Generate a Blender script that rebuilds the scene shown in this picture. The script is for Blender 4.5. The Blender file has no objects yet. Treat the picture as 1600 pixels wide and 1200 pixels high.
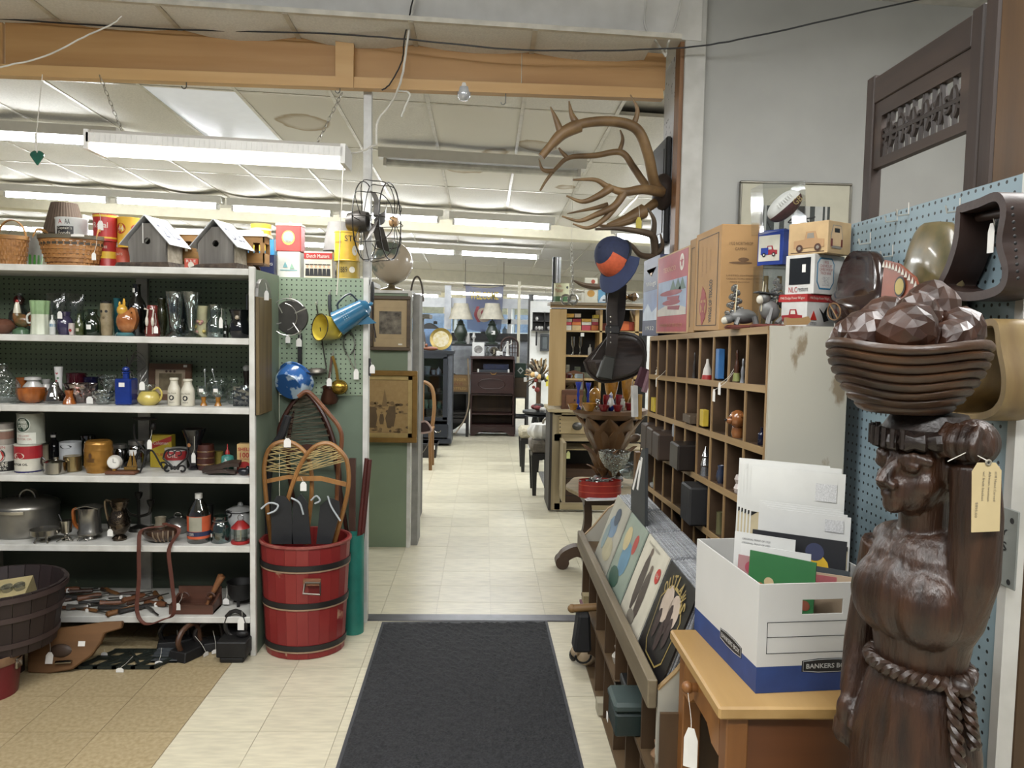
import bpy,bmesh,math,random
from mathutils import Vector as V,Matrix,noise as NZ
random.seed(7)
MT,MR,ru,cos,sin=Matrix.Translation,Matrix.Rotation,random.uniform,math.cos,math.sin
sc=bpy.context.scene;COL=sc.collection;PI=math.pi
# ---------------------------------------------------------------- camera, world, exposure
F=1200.0;CAMZ=1.56
TH=math.atan(79.1/1200);PS=math.radians(2.12);RO=.018
CM=MR(-PS,3,'Z')@MR(PI/2-TH,3,'X')@MR(RO,3,'Z')
CP=V((0,0,CAMZ))
cd=bpy.data.cameras.new('camera');cam=bpy.data.objects.new('camera',cd);COL.objects.link(cam)
cd.sensor_width=36;cd.lens=F/1600*36;cd.clip_start=.05;cd.clip_end=80
cam.location=CP;cam.rotation_euler=CM.to_euler();sc.camera=cam
sc.view_settings.view_transform='Standard';sc.view_settings.look='None'
sc.view_settings.gamma=1;sc.view_settings.use_curve_mapping=False
sc.view_settings.exposure=0.0
sc.cycles.transparent_max_bounces=24;sc.cycles.max_bounces=8
sc.cycles.caustics_reflective=False;sc.cycles.caustics_refractive=False
sc.cycles.sample_clamp_indirect=4
wd=bpy.data.worlds.new('world');sc.world=wd;wd.use_nodes=True
wd.node_tree.nodes['Background'].inputs[0].default_value=(.86,.9,1,1)
wd.node_tree.nodes['Background'].inputs[1].default_value=.2
def area(name,loc,sx,sy,power,rot=(0,0,0),col=(1,.99,.97)):
    l=bpy.data.lights.new(name,'AREA');l.shape='RECTANGLE';l.size=sx;l.size_y=sy
    l.energy=power;l.color=col
    o=bpy.data.objects.new(name,l);o.location=loc;o.rotation_euler=rot;COL.objects.link(o)
    return o
# shop ceiling lamps over and behind the camera, an added wall light, then the tube rows of the far room
area('overhead_light',(-.9,1.5,3.3),2.4,.35,60)
area('overhead_light',(.5,-.6,3.3),2.4,.35,125)
area('overhead_light',(-2.6,.3,3.3),2.4,.35,80)
area('overhead_light',(2.2,1.9,3.2),1.2,.35,66)  # added unseen light, brightens the grey wall and pegboard top
# ---------------------------------------------------------------- picture ray helpers (depth always given)
def ray(px,py):return CM@V(((px-800)/F,(600-py)/F,-1))
def at(px,py,Y):d=ray(px,py);return CP+d*(Y/d.y)
def atX(px,py,X):d=ray(px,py);return CP+d*(X/d.x)
def atZ(px,py,Z):d=ray(px,py);return CP+d*((Z-CAMZ)/d.z)
# ---------------------------------------------------------------- materials
def lin(h):
    if not isinstance(h,str):return(*h,1)
    c=[int(h[i:i+2],16)/255 for i in(0,2,4)]
    return(*[x/12.92 if x<=.04045 else((x+.055)/1.055)**2.4 for x in c],1)
MC={}
def tone(c,sat=.94,val=.84): # muted paint tones
    y=.2126*c[0]+.7152*c[1]+.0722*c[2];return tuple(max(0,(y+(x-y)*sat)*val)for x in c[:3])+(1,)
def newmat(name):
    m=bpy.data.materials.new(name);m.use_nodes=True
    nt=m.node_tree;nt.nodes.clear();return m,nt,nt.nodes,nt.links
def P(col,rough=.5,metal=0,var=.12,sc_=14,st=(1,1,1),col2=None,thr=None,bump=0,em=0,rnd=0,det=4,coat=0):
    """procedural surface: one colour with noise variation, or two colours mixed by noise (thr = wear threshold)"""
    key=(col,rough,metal,var,sc_,st,col2,thr,bump,em,rnd,det,coat)
    if key in MC:return MC[key]
    m,nt,N,L=newmat('m_%s'%(col if isinstance(col,str)else 'c'))
    out=N.new('ShaderNodeOutputMaterial');b=N.new('ShaderNodeBsdfPrincipled');L.new(b.outputs[0],out.inputs[0])
    b.inputs['Roughness'].default_value=rough;b.inputs['Metallic'].default_value=metal
    if coat:b.inputs['Coat Weight'].default_value=coat;b.inputs['Coat Roughness'].default_value=.08
    tc=N.new('ShaderNodeTexCoord');mp=N.new('ShaderNodeMapping');L.new(tc.outputs['Object'],mp.inputs[0])
    mp.inputs['Scale'].default_value=st
    nz=N.new('ShaderNodeTexNoise');nz.inputs['Scale'].default_value=sc_;nz.inputs['Detail'].default_value=det
    L.new(mp.outputs[0],nz.inputs[0])
    cr=N.new('ShaderNodeValToRGB');L.new(nz.outputs[0],cr.inputs[0])
    c1=tone(lin(col))
    if col2:c0=tone(lin(col2))
    else:
        c0=tuple(x*(1-var*1.6)for x in c1[:3])+(1,);c1=tuple(min(1,x*(1+var))for x in c1[:3])+(1,)
    e=cr.color_ramp.elements
    if thr:e[0].position=thr-.02;e[1].position=thr+.02
    else:e[0].position=.3;e[1].position=.7
    e[0].color=c0;e[1].color=c1
    src=cr.outputs[0]
    if rnd:
        oi=N.new('ShaderNodeObjectInfo');hs=N.new('ShaderNodeHueSaturation')
        mr=N.new('ShaderNodeMapRange');L.new(oi.outputs['Random'],mr.inputs[0])
        mr.inputs[3].default_value=1-rnd;mr.inputs[4].default_value=1+rnd
        L.new(mr.outputs[0],hs.inputs['Value']);L.new(src,hs.inputs['Color']);src=hs.outputs[0]
    L.new(src,b.inputs['Base Color'])
    if bump:
        bp=N.new('ShaderNodeBump');bp.inputs['Strength'].default_value=bump;bp.inputs['Distance'].default_value=.01
        L.new(nz.outputs[0],bp.inputs['Height']);L.new(bp.outputs[0],b.inputs['Normal'])
    if em:
        b.inputs['Emission Color'].default_value=lin(col);b.inputs['Emission Strength'].default_value=em
    MC[key]=m;return m
def G(col,refl=.12,rough=.03,facet=0):
    """clear or tinted glass: tinted see-through with a Fresnel gloss on top"""
    key=('G',col,refl,rough,facet)
    if key in MC:return MC[key]
    m,nt,N,L=newmat('glass');out=N.new('ShaderNodeOutputMaterial')
    t=N.new('ShaderNodeBsdfTransparent');t.inputs[0].default_value=lin(col)
    g=N.new('ShaderNodeBsdfGlossy');g.inputs['Roughness'].default_value=rough
    lw=N.new('ShaderNodeLayerWeight');lw.inputs[0].default_value=.35
    mr=N.new('ShaderNodeMapRange');mr.inputs[3].default_value=refl;mr.inputs[4].default_value=min(1,refl+.45)
    mx=N.new('ShaderNodeMixShader')
    L.new(lw.outputs['Facing'],mr.inputs[0]);L.new(mr.outputs[0],mx.inputs[0])
    L.new(t.outputs[0],mx.inputs[1]);L.new(g.outputs[0],mx.inputs[2]);L.new(mx.outputs[0],out.inputs[0])
    if facet:
        tc=N.new('ShaderNodeTexCoord');vo=N.new('ShaderNodeTexVoronoi');vo.inputs['Scale'].default_value=facet
        bp=N.new('ShaderNodeBump');bp.inputs['Strength'].default_value=.8;bp.inputs['Distance'].default_value=.01
        L.new(tc.outputs['Object'],vo.inputs['Vector']);L.new(vo.outputs[0],bp.inputs['Height'])
        L.new(bp.outputs[0],g.inputs['Normal']);L.new(bp.outputs[0],lw.inputs['Normal'])
    MC[key]=m;return m
def W(c1,c2,ax='z',s=18,rough=.55,bump=.15,**k):
    """wood with grain along one axis"""
    st={'x':(.08,1,1),'y':(1,.08,1),'z':(1,1,.08)}[ax]
    return P(c1,rough,0,.1,s,st,c2,None,bump,**k)
def PEG(col,pitch=.0254,ax='xz'):
    """pegboard: painted hardboard with a grid of dark holes"""
    key=('peg',col,ax)
    if key in MC:return MC[key]
    m,nt,N,L=newmat('pegboard');out=N.new('ShaderNodeOutputMaterial');b=N.new('ShaderNodeBsdfPrincipled')
    L.new(b.outputs[0],out.inputs[0]);b.inputs['Roughness'].default_value=.45
    tc=N.new('ShaderNodeTexCoord');sp=N.new('ShaderNodeSeparateXYZ');L.new(tc.outputs['Object'],sp.inputs[0])
    def mth(op,a,bb=None):
        n=N.new('ShaderNodeMath');n.operation=op
        for i,x in enumerate((a,bb)):
            if x is None:continue
            if isinstance(x,(int,float)):n.inputs[i].default_value=x
            else:L.new(x,n.inputs[i])
        return n.outputs[0]
    sq=[]
    for a in ax:
        f=mth('FRACT',mth('DIVIDE',sp.outputs[a.upper()],pitch));s=mth('SUBTRACT',f,.5);sq.append(mth('MULTIPLY',s,s))
    d=mth('LESS_THAN',mth('ADD',sq[0],sq[1]),.024)
    nz=N.new('ShaderNodeTexNoise');nz.inputs['Scale'].default_value=6;L.new(tc.outputs['Object'],nz.inputs[0])
    cr=N.new('ShaderNodeValToRGB');L.new(nz.outputs[0],cr.inputs[0]);c=lin(col)
    cr.color_ramp.elements[0].color=tuple(x*.82 for x in c[:3])+(1,);cr.color_ramp.elements[1].color=tuple(x*1.12 for x in c[:3])+(1,)
    mx=N.new('ShaderNodeMixRGB');L.new(d,mx.inputs[0]);L.new(cr.outputs[0],mx.inputs[1]);mx.inputs[2].default_value=(.006,.007,.006,1)
    L.new(mx.outputs[0],b.inputs['Base Color']);MC[key]=m;return m
# ---------------------------------------------------------------- mesh building
TX={}
def text_mesh(s,bold=0):
    k=(s,bold)
    if k not in TX:
        c=bpy.data.curves.new('t','FONT');c.body=s;c.size=1;c.resolution_u=2;c.offset=bold
        o=bpy.data.objects.new('t',c);COL.objects.link(o)
        me=bpy.data.meshes.new_from_object(o.evaluated_get(bpy.context.evaluated_depsgraph_get()))
        vs=[v.co.copy()for v in me.vertices];fs=[tuple(p.vertices)for p in me.polygons]
        x0=min(v.x for v in vs);x1=max(v.x for v in vs);y0=min(v.y for v in vs);y1=max(v.y for v in vs)
        for v in vs:v.x=(v.x-(x0+x1)/2)/(x1-x0);v.y=(v.y-(y0+y1)/2)/(y1-y0)
        bpy.data.objects.remove(o);bpy.data.meshes.remove(me);bpy.data.curves.remove(c)
        TX[k]=(vs,fs)
    return TX[k]
class B:
    def __init__(s):s.v=[];s.f=[];s.m=[]
    def add(s,vs,fs,mi=0,T=None):
        n=len(s.v);s.v+=[(T@V(v)if T else V(v))for v in vs]
        s.f+=[tuple(i+n for i in f)for f in fs];s.m+=[mi]*len(fs);return s
    def bx(s,x0,x1,y0,y1,z0,z1,mi=0,T=None):
        return s.add([(x,y,z)for z in(z0,z1)for y in(y0,y1)for x in(x0,x1)],
                     [(0,2,3,1),(4,5,7,6),(0,1,5,4),(2,6,7,3),(0,4,6,2),(1,3,7,5)],mi,T)
    def hexa(s,p,mi=0): # eight corners: bottom quad then top quad
        return s.add(p,[(0,3,2,1),(4,5,6,7),(0,1,5,4),(1,2,6,5),(2,3,7,6),(3,0,4,7)],mi)
    def lathe(s,prof,n=20,c=(0,0,0),mi=0,sx=1,sy=1,T=None,rip=0,k=0):
        vs=[];fs=[];m=len(prof)
        for i in range(n):
            a=2*PI*i/n;q=1+rip*cos(k*a)
            for r,z in prof:vs.append((c[0]+r*q*cos(a)*sx,c[1]+r*q*sin(a)*sy,c[2]+z))
        for i in range(n):
            j=(i+1)%n
            for t in range(m-1):fs.append((i*m+t,j*m+t,j*m+t+1,i*m+t+1))
        if prof[0][0]>1e-6:fs.append(tuple(i*m for i in range(n))[::-1])
        if prof[-1][0]>1e-6 and prof[-1]!=prof[0]:fs.append(tuple(i*m+m-1 for i in range(n)))
        return s.add(vs,fs,mi,T)
    def cup(s,prof,n=20,t=.003,**k): # open vessel: outside then inside
        ins=[(max(r-t,.0005),z+(t if i==0 else 0))for i,(r,z)in enumerate(prof)][::-1]
        return s.lathe([(.0,prof[0][1])]+list(prof)+ins+[(0,prof[0][1]+t)],n,**k)
    def tube(s,pts,r=.003,n=6,mi=0,closed=False,T=None):
        pts=[V(p)for p in pts];m=len(pts);vs=[];fs=[];up=None
        for i,p in enumerate(pts):
            a=pts[i-1]if(i or closed)else p;b=pts[(i+1)%m]if(i<m-1 or closed)else p
            t=(b-a).normalized()if(b-a).length>1e-9 else V((0,0,1))
            if up is None:
                up=t.orthogonal().normalized()
            up=(up-t*up.dot(t));up=up.normalized()if up.length>1e-6 else t.orthogonal().normalized()
            w=t.cross(up);rr=r[i]if isinstance(r,(list,tuple))else r
            for j in range(n):a2=2*PI*j/n;vs.append(p+up*rr*cos(a2)+w*rr*sin(a2))
        for i in range(m if closed else m-1):
            q=(i+1)%m
            for j in range(n):k2=(j+1)%n;fs.append((i*n+j,i*n+k2,q*n+k2,q*n+j))
        if not closed:fs+=[tuple(range(n))[::-1],tuple((m-1)*n+j for j in range(n))]
        return s.add(vs,fs,mi,T)
    def strip(s,pts,wv,t=.003,mi=0,closed=False,T=None): # flat bar: width vector wv, thickness t
        pts=[V(p)for p in pts];m=len(pts);vs=[];fs=[]
        for i,p in enumerate(pts):
            a=pts[i-1]if(i or closed)else p;b=pts[(i+1)%m]if(i<m-1 or closed)else p
            w=V(wv[i])if isinstance(wv,list)else V(wv)
            nn=(b-a).cross(w);nn=nn.normalized()*t/2 if nn.length>1e-9 else V((0,0,t/2))
            vs+=[p-w/2-nn,p+w/2-nn,p+w/2+nn,p-w/2+nn]
        for i in range(m if closed else m-1):
            q=(i+1)%m
            for j in range(4):k2=(j+1)%4;fs.append((i*4+j,i*4+k2,q*4+k2,q*4+j))
        if not closed:fs+=[(3,2,1,0),tuple((m-1)*4+j for j in range(4))]
        return s.add(vs,fs,mi,T)
    def sph(s,c,r,n=12,m=8,mi=0,T=None):
        r=(r,r,r)if isinstance(r,(int,float))else r
        vs=[(c[0]+r[0]*sin(PI*j/m)*cos(2*PI*i/n),c[1]+r[1]*sin(PI*j/m)*sin(2*PI*i/n),c[2]+r[2]*cos(PI*j/m))for i in range(n)for j in range(1,m)]
        vs+=[(c[0],c[1],c[2]+r[2]),(c[0],c[1],c[2]-r[2])];t=n*(m-1);fs=[]
        for i in range(n):
            q=(i+1)%n
            for j in range(m-2):fs.append((i*(m-1)+j,i*(m-1)+j+1,q*(m-1)+j+1,q*(m-1)+j))
            fs+=[(t,i*(m-1),q*(m-1)),(t+1,q*(m-1)+m-2,i*(m-1)+m-2)]
        return s.add(vs,fs,mi,T)
    def prism(s,o,d,mi=0,T=None): # outline in the local xz plane, from y=0 to y=d
        n=len(o);vs=[(x,0,z)for x,z in o]+[(x,d,z)for x,z in o]
        return s.add(vs,[tuple(range(n)),tuple(range(n,2*n))[::-1]]+[(i,i+n,(i+1)%n+n,(i+1)%n)for i in range(n)],mi,T)
    def flat(s,o,mi=0,T=None):return s.add([(x,0,z)for x,z in o],[tuple(range(len(o)))],mi,T)
    def text(s,t,c,w,h,mi=0,T=None,bold=0,rcyl=0): # facing -y, centred at c; rcyl bends it round a cylinder at the origin
        vs,fs=text_mesh(t,bold);o=[]
        for v in vs:
            x=v.x*w;z=v.y*h
            if rcyl:a=(x+c[0])/rcyl;o.append((rcyl*sin(a),-rcyl*cos(a),c[2]+z))
            else:o.append((c[0]+x,c[1],c[2]+z))
        return s.add(o,fs,mi,T)
    def patch(s,c,w,h,mi=0,rcyl=.05,n=8): # label wrapped on a cylinder round the origin
        vs=[];fs=[]
        for i in range(n+1):
            a=(c[0]+w*(i/n-.5))/rcyl
            for z in(c[2]-h/2,c[2]+h/2):vs.append((rcyl*sin(a),-rcyl*cos(a),z))
        return s.add(vs,[(2*i,2*i+2,2*i+3,2*i+1)for i in range(n)],mi)
    def disc(s,c,r,mi=0,rcyl=0,n=20,rz=None,T=None):
        rz=rz or r;o=[]
        for i in range(n):
            x=r*cos(2*PI*i/n);z=rz*sin(2*PI*i/n)
            if rcyl:a=(x+c[0])/rcyl;o.append((rcyl*sin(a),-rcyl*cos(a),c[2]+z))
            else:o.append((c[0]+x,c[1],c[2]+z))
        return s.add(o,[tuple(range(n))],mi,T)
    def build(s,name,mats,parent=None,loc=None,rot=None,bev=0,sm=40,label=None,cat=None,group=None,kind=None,recalc=True):
        me=bpy.data.meshes.new(name);me.from_pydata([tuple(v)for v in s.v],[],s.f)
        mats=mats if isinstance(mats,(list,tuple))else[mats]
        for m in mats:me.materials.append(m)
        if len(mats)>1:me.polygons.foreach_set('material_index',s.m)
        if recalc:
            bm=bmesh.new();bm.from_mesh(me);bmesh.ops.recalc_face_normals(bm,faces=bm.faces);bm.to_mesh(me);bm.free()
        if sm:
            me.polygons.foreach_set('use_smooth',[True]*len(me.polygons));me.set_sharp_from_angle(angle=math.radians(sm))
        o=bpy.data.objects.new(name,me);COL.objects.link(o)
        if parent:o.parent=parent
        if loc is not None:o.location=loc
        if rot is not None:o.rotation_euler=rot
        if bev:
            md=o.modifiers.new('b','BEVEL');md.width=bev;md.segments=1;md.limit_method='ANGLE'
        tag(o,label,cat,group,kind);return o
def tag(o,label=None,cat=None,group=None,kind=None):
    if label:o['label']=label
    if cat:o['category']=cat
    if group:o['group']=group
    if kind:o['kind']=kind
    return o
def thing(name,label,cat,loc=(0,0,0),rot=(0,0,0),group=None):
    o=bpy.data.objects.new(name,None);COL.objects.link(o);o.empty_display_size=.05
    o.location=loc;o.rotation_euler=rot;return tag(o,label,cat,group)
def dup(o,loc=None,rot=None,label=None,parent=None,group=None):
    c=o.copy();COL.objects.link(c);c.parent=parent
    if loc is not None:c.location=loc
    if rot is not None:c.rotation_euler=rot
    if label:c['label']=label
    if group:c['group']=group
    for ch in list(o.children):dup(ch,parent=c)
    return c
def BX(dx,dy,dz,mi=0):return B().bx(-dx/2,dx/2,-dy/2,dy/2,0,dz,mi)
def wob(pts,a=.002):
    return[V(p)+V((ru(-a,a),ru(-a,a),ru(-a,a)))for p in pts]
def arc(c,r,a0,a1,n=10,ax='xz',rz=None):
    rz=rz or r;o=[]
    for i in range(n+1):
        a=a0+(a1-a0)*i/n;p=(r*cos(a),rz*sin(a))
        o.append(V(c)+(V((p[0],0,p[1]))if ax=='xz' else V((p[0],p[1],0))if ax=='xy' else V((0,p[0],p[1]))))
    return o
def spline(pts,n=6): # Catmull-Rom through points
    pts=[V(p)for p in pts];o=[];q=[pts[0]*2-pts[1]]+pts+[pts[-1]*2-pts[-2]]
    for i in range(1,len(q)-2):
        for j in range(n):
            t=j/n;p0,p1,p2,p3=q[i-1:i+3]
            o.append(.5*((2*p1)+(p2-p0)*t+(2*p0-5*p1+4*p2-p3)*t*t+(3*p1-p0-3*p2+p3)*t**3))
    return o+[pts[-1]]
ORD='first second third fourth fifth sixth seventh eighth ninth tenth eleventh twelfth thirteenth fourteenth fifteenth sixteenth seventeenth eighteenth nineteenth twentieth'.split();ORD+=['twenty-'+o for o in ORD[:6]]
WHITE=P('e8e6e0',.6,var=.04);STRING=P('d8d4c8',.8,var=.05);BLACK=P('141414',.45);INK=P('1b1b1d',.6,var=.02)
def price_tag(parent,p,w=.022,h=.034,top=None,rz=0,m=None,name='price_tag'):
    """paper tag hanging at p (its centre, local) with its string up to top"""
    b=B();o=[(-w/2,-h/2),(w/2,-h/2),(w/2,h*.22),(w*.22,h/2),(-w*.22,h/2),(-w/2,h*.22)]
    T=MT(V(p))@MR(rz,4,'Z');b.prism(o,.0012,0,T)
    if top is not None:b.tube(spline([V(p)+V((0,0,h*.4)),(V(p)+V(top))/2+V((.004,-.002,.004)),V(top)],3),.0009,4,1)
    return b.build(name,[m or WHITE,STRING],parent,sm=0)
def sticker(parent,c,w,h,rcyl=0,m=None):
    b=B()
    if rcyl:b.patch(c,w,h,0,rcyl,4)
    else:b.bx(c[0]-w/2,c[0]+w/2,c[1]-.0006,c[1]+.0006,c[2]-h/2,c[2]+h/2)
    return b.build('price_sticker',m or WHITE,parent,sm=0)
def dims(px,Y):
    x0,x1,yt=px;c=at((x0+x1)/2,yt,Y);return c.x,(at(x1,yt,Y)-at(x0,yt,Y)).length/2,c.z
def LT(name,label,cat,px,Y,zb,prof,m,group=None,n=20,sx=1,sy=1,cup=0,rip=0,k=0,rz=0,sm=40):
    """turned object filling picture columns x0..x1 up to row yt at depth Y, standing at height zb"""
    X,R,zt=dims(px,Y);H=zt-zb;b=B();pr=[(r*R,z*H)for r,z in prof]
    if cup:b.cup(pr,n,cup,sx=sx,sy=sy,rip=rip,k=k)
    else:b.lathe(pr,n,sx=sx,sy=sy,rip=rip,k=k)
    o=b.build(name,m,label=label,cat=cat,group=group,loc=(X,Y,zb),rot=(0,0,rz),sm=sm)
    return o,R,H
# ================================================================ SETTING
def cz(X,Y):return 3.178-.033*(X+Y) # the far room's ceiling falls to the right and to the back
ST='structure'
TILE=P('d2cab0',.3,var=.1,sc_=9,st=(1,5,1),rnd=.05,bump=.03);TAN=P('b3a17e',.45,sc_=60,col2='97855f',rnd=.04)
SLAB=P('c8c0a8',.4)
fl=B().bx(-8,4,-3,21,-.05,-.004).build('floor',SLAB,kind=ST,sm=0)
def tile_mesh(name,m,dx,dy):
    return B().bx(0,dx-.0025,0,dy-.0025,-.004,0).build(name,m,fl,sm=0)
DX,DY=.303,.29;tp=None
for i in range(-4,4):
    for j in range(-1,30):
        X=-.243+i*DX;Y=2.338+j*DY
        if(X>.6 and Y<4.2)or X>.95 or(X<-1.2)or(Y>4.2 and X<-.9):continue
        if tp is None:tp=tile_mesh('tile',TILE,DX,DY);tp.location=(X,Y,0)
        else:dup(tp,(X,Y,ru(-.0006,0)),parent=fl)
tp=tile_mesh('tile',TAN,DX,DY);tp.location=(-1.155-DX,2.338,0)
for i in range(1,8):
    for j in range(-1,6):
        if(i,j)!=(1,0):dup(tp,(-1.155-i*DX,2.338+j*DY,ru(-.0006,0)),parent=fl)
B().bx(-1.2,1.0,4.07,4.16,-.003,.006).build('trim_1',P('6c6b70',.35,.6),kind=ST,bev=.002)
# far room ceiling: deck, sagging panels, grid bars
PAN=P('e2dfd8',.8,var=.06,sc_=90,bump=.15,rnd=.03)
ce=B().bx(-8,4,4.15,21,.06,.12).build('ceiling',P('c9c4b8',.9),kind=ST,loc=(0,0,3.178),rot=(-.033,.033,0),sm=0)
def stain_mat(spots):
    m,nt,N,L=newmat('stained panel');out=N.new('ShaderNodeOutputMaterial');b=N.new('ShaderNodeBsdfPrincipled');L.new(b.outputs[0],out.inputs[0])
    b.inputs['Roughness'].default_value=.85;tc=N.new('ShaderNodeTexCoord');prev=None
    nz=N.new('ShaderNodeTexNoise');nz.inputs['Scale'].default_value=7;L.new(tc.outputs['Object'],nz.inputs[0])
    for(x,y,r)in spots:
        vm=N.new('ShaderNodeVectorMath');vm.operation='DISTANCE';L.new(tc.outputs['Object'],vm.inputs[0]);vm.inputs[1].default_value=(x,y,0)
        ad=N.new('ShaderNodeMath');ad.operation='MULTIPLY_ADD';L.new(nz.outputs[0],ad.inputs[0]);ad.inputs[1].default_value=.12;L.new(vm.outputs['Value'],ad.inputs[2])
        cr=N.new('ShaderNodeValToRGB');L.new(ad.outputs[0],cr.inputs[0]);e=cr.color_ramp.elements
        q=r+.06;e[0].position=q-.08;e[0].color=(.3,.3,.3,1);e[1].position=q;e[1].color=(0,0,0,1)
        n=cr.color_ramp.elements.new(q-.02);n.color=(1,1,1,1)
        if prev:
            mxm=N.new('ShaderNodeMath');mxm.operation='MAXIMUM';L.new(prev,mxm.inputs[0]);L.new(cr.outputs[0],mxm.inputs[1]);prev=mxm.outputs[0]
        else:prev=cr.outputs[0]
    mx=N.new('ShaderNodeMixRGB');L.new(prev,mx.inputs[0]);mx.inputs[1].default_value=lin('d6d3cc');mx.inputs[2].default_value=lin('a3937a')
    L.new(mx.outputs[0],b.inputs['Base Color']);return m
def panel(name,m,sag):
    b=B();n=5;vs=[];fs=[]
    for i in range(n):
        for j in range(n):
            u,v=i/(n-1),j/(n-1);vs.append((.012+u*.583,.012+v*1.176,-sag*16*u*(1-u)*v*(1-v)))
    for i in range(n-1):
        for j in range(n-1):fs.append((i*n+j,i*n+j+1,i*n+n+j+1,i*n+n+j))
    b.add(vs,fs);return b.build(name,m,ce,sm=60)
pp=[panel('ceiling_panel',PAN,s)for s in(.008,.03,.05)]
LITE=P('e6ebf4',.25,var=.02,em=.25)
stains={(0,6):[(.15,.35,.22)],(1,6):[(.3,.25,.11),(.5,.9,.1)],(-1,6):[(.45,.3,.14)],(-2,5):[(.3,.55,.2)],(1,5):[(.15,.8,.16)],(0,5):[(.45,1.05,.12)],(-4,6):[(.3,.5,.2)]}
first=set()
for i in range(-11,7):
    for j in range(0,11):
        X=-.377+.607*i;Y=3.85+1.2*j
        if j==0 and X>.5:continue
        if(i,j)==(-3,1):o=panel('ceiling_panel',LITE,.03);o['label']='white plastic light diffuser panel'
        elif(i,j+4)in stains:o=panel('ceiling_panel',stain_mat(stains[(i,j+4)]),.02)
        else:
            k=random.choice((0,1,1,2))if j<6 else 0
            if k in first:o=dup(pp[k],parent=ce)
            else:o=pp[k];first.add(k)
        o.location=(X,Y,0)
GB=P('cfcabd',.4,.2)
for i in range(-11,8):B().bx(-.012,.012,3.85 if i<2 else 4.3,17,-.006,.02).build('grid_bar',GB,ce,loc=(-.377+.607*i,0,0),sm=0)
for j in range(0,12):B().bx(-7.1,3.9 if j else.95,-.012,.012,-.004,.02).build('grid_bar',GB,ce,loc=(0,3.85+1.2*j,0),sm=0)
CRM=P('dcd5bb',.6,var=.04)
B().bx(-8,4,9.15,9.35,-.16,.03).build('ceiling_beam',CRM,ce,sm=0)
B().bx(-8,4,14.6,14.85,-.2,.03).build('ceiling_beam',CRM,ce,sm=0)
# plastered beam and plywood header over the opening
PLA=P('e6e4de',.7,sc_=5,col2='cfcdc6',bump=.05)
zf=[at(-150,-22,4.0).z,at(1096,64,4.0).z];zb2=[at(-150,2,4.12).z,at(1096,85,4.12).z];xa=at(-150,0,4).x;xb=at(1096,60,4).x
B().hexa([(xa,4.0,zf[0]),(xb,4.0,zf[1]),(xb,4.5,zb2[1]),(xa,4.5,zb2[0]),(xa,4.0,4.2),(xb,4.0,4.2),(xb,4.5,4.2),(xa,4.5,4.2)]).build('trim_2',PLA,kind=ST,sm=0)
hd=thing('trim_3',None,None);hd['kind']=ST
PLY=[W('b98f56','a3763e','x',s)for s in(10,7)];PLYE=W('c7a066','b88c50','x',12)
def quadp(name,c,Y,t,m,par,**k): # flat board given by four picture corners on the plane Y
    q=[at(x,y,Y)for x,y in c];return B().hexa([q[0],q[1],q[1]+V((0,t,0)),q[0]+V((0,t,0)),q[3],q[2],q[2]+V((0,t,0)),q[3]+V((0,t,0))]).build(name,m,par,sm=0,**k)
quadp('plywood_sheet',[(8,104),(527,125),(523,44),(8,10)],4.14,.02,PLY[0],hd)
quadp('plywood_sheet',[(-150,96),(4,102),(4,9),(-150,-4)],4.14,.02,PLY[1],hd)
quadp('plywood_sheet',[(552,125),(814,133),(815,70),(552,46)],4.14,.02,PLY[1],hd)
quadp('plywood_sheet',[(815.5,134),(1039,140),(1041,84),(816,70)],4.14,.02,PLY[0],hd)
quadp('bottom_rail',[(-150,112),(1037,154),(1036,138),(-150,94)],4.10,.06,PLYE,hd)
quadp('batten',[(524,136),(552,137),(553,49),(524,47)],4.09,.03,PLYE,hd)
quadp('top_strip',[(-150,12),(540,57),(540,49),(-150,0)],4.125,.015,PLYE,hd)
# plain grey back wall, post, jamb
GW=P('b3b3ae',.75,sc_=2.2,col2='a6a6a1',bump=.04)
B().bx(1.12,3.6,4.05,4.12,0,3.9).build('wall_back',GW,kind=ST,sm=0)
B().bx(3.5,3.6,-2.5,4.05,0,3.9).build('wall_right',GW,kind=ST,sm=0)
PW=P('c9c8c2',.6,sc_=9,col2='b5b3ac',bump=.06)
B().bx(1.005,1.115,4.006,4.09,0,3.9).build('post',PW,kind=ST,bev=.004)
B().bx(.985,1.005,4.02,4.12,0,3.1).build('trim_4',W('8b6236','70492a'),kind=ST,sm=0)
B().bx(1.0,1.1,4.12,4.42,0,3.1).build('jamb',P('cfcfd2',.5,sc_=30,col2='5f5f66',thr=.36,bump=.3),kind=ST,sm=0)
zc=at(1150,3,4.05).z
B().hexa([(-5,-3,zc+.3),(3.6,-3,zc+.05),(3.6,4.06,zc-.03),(-5,4.06,zc+.3),(-5,-3,zc+.4),(3.6,-3,zc+.15),(3.6,4.06,zc+.07),(-5,4.06,zc+.4)]).build('ceiling',P('cdccc6',.8),kind=ST,sm=0)
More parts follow.
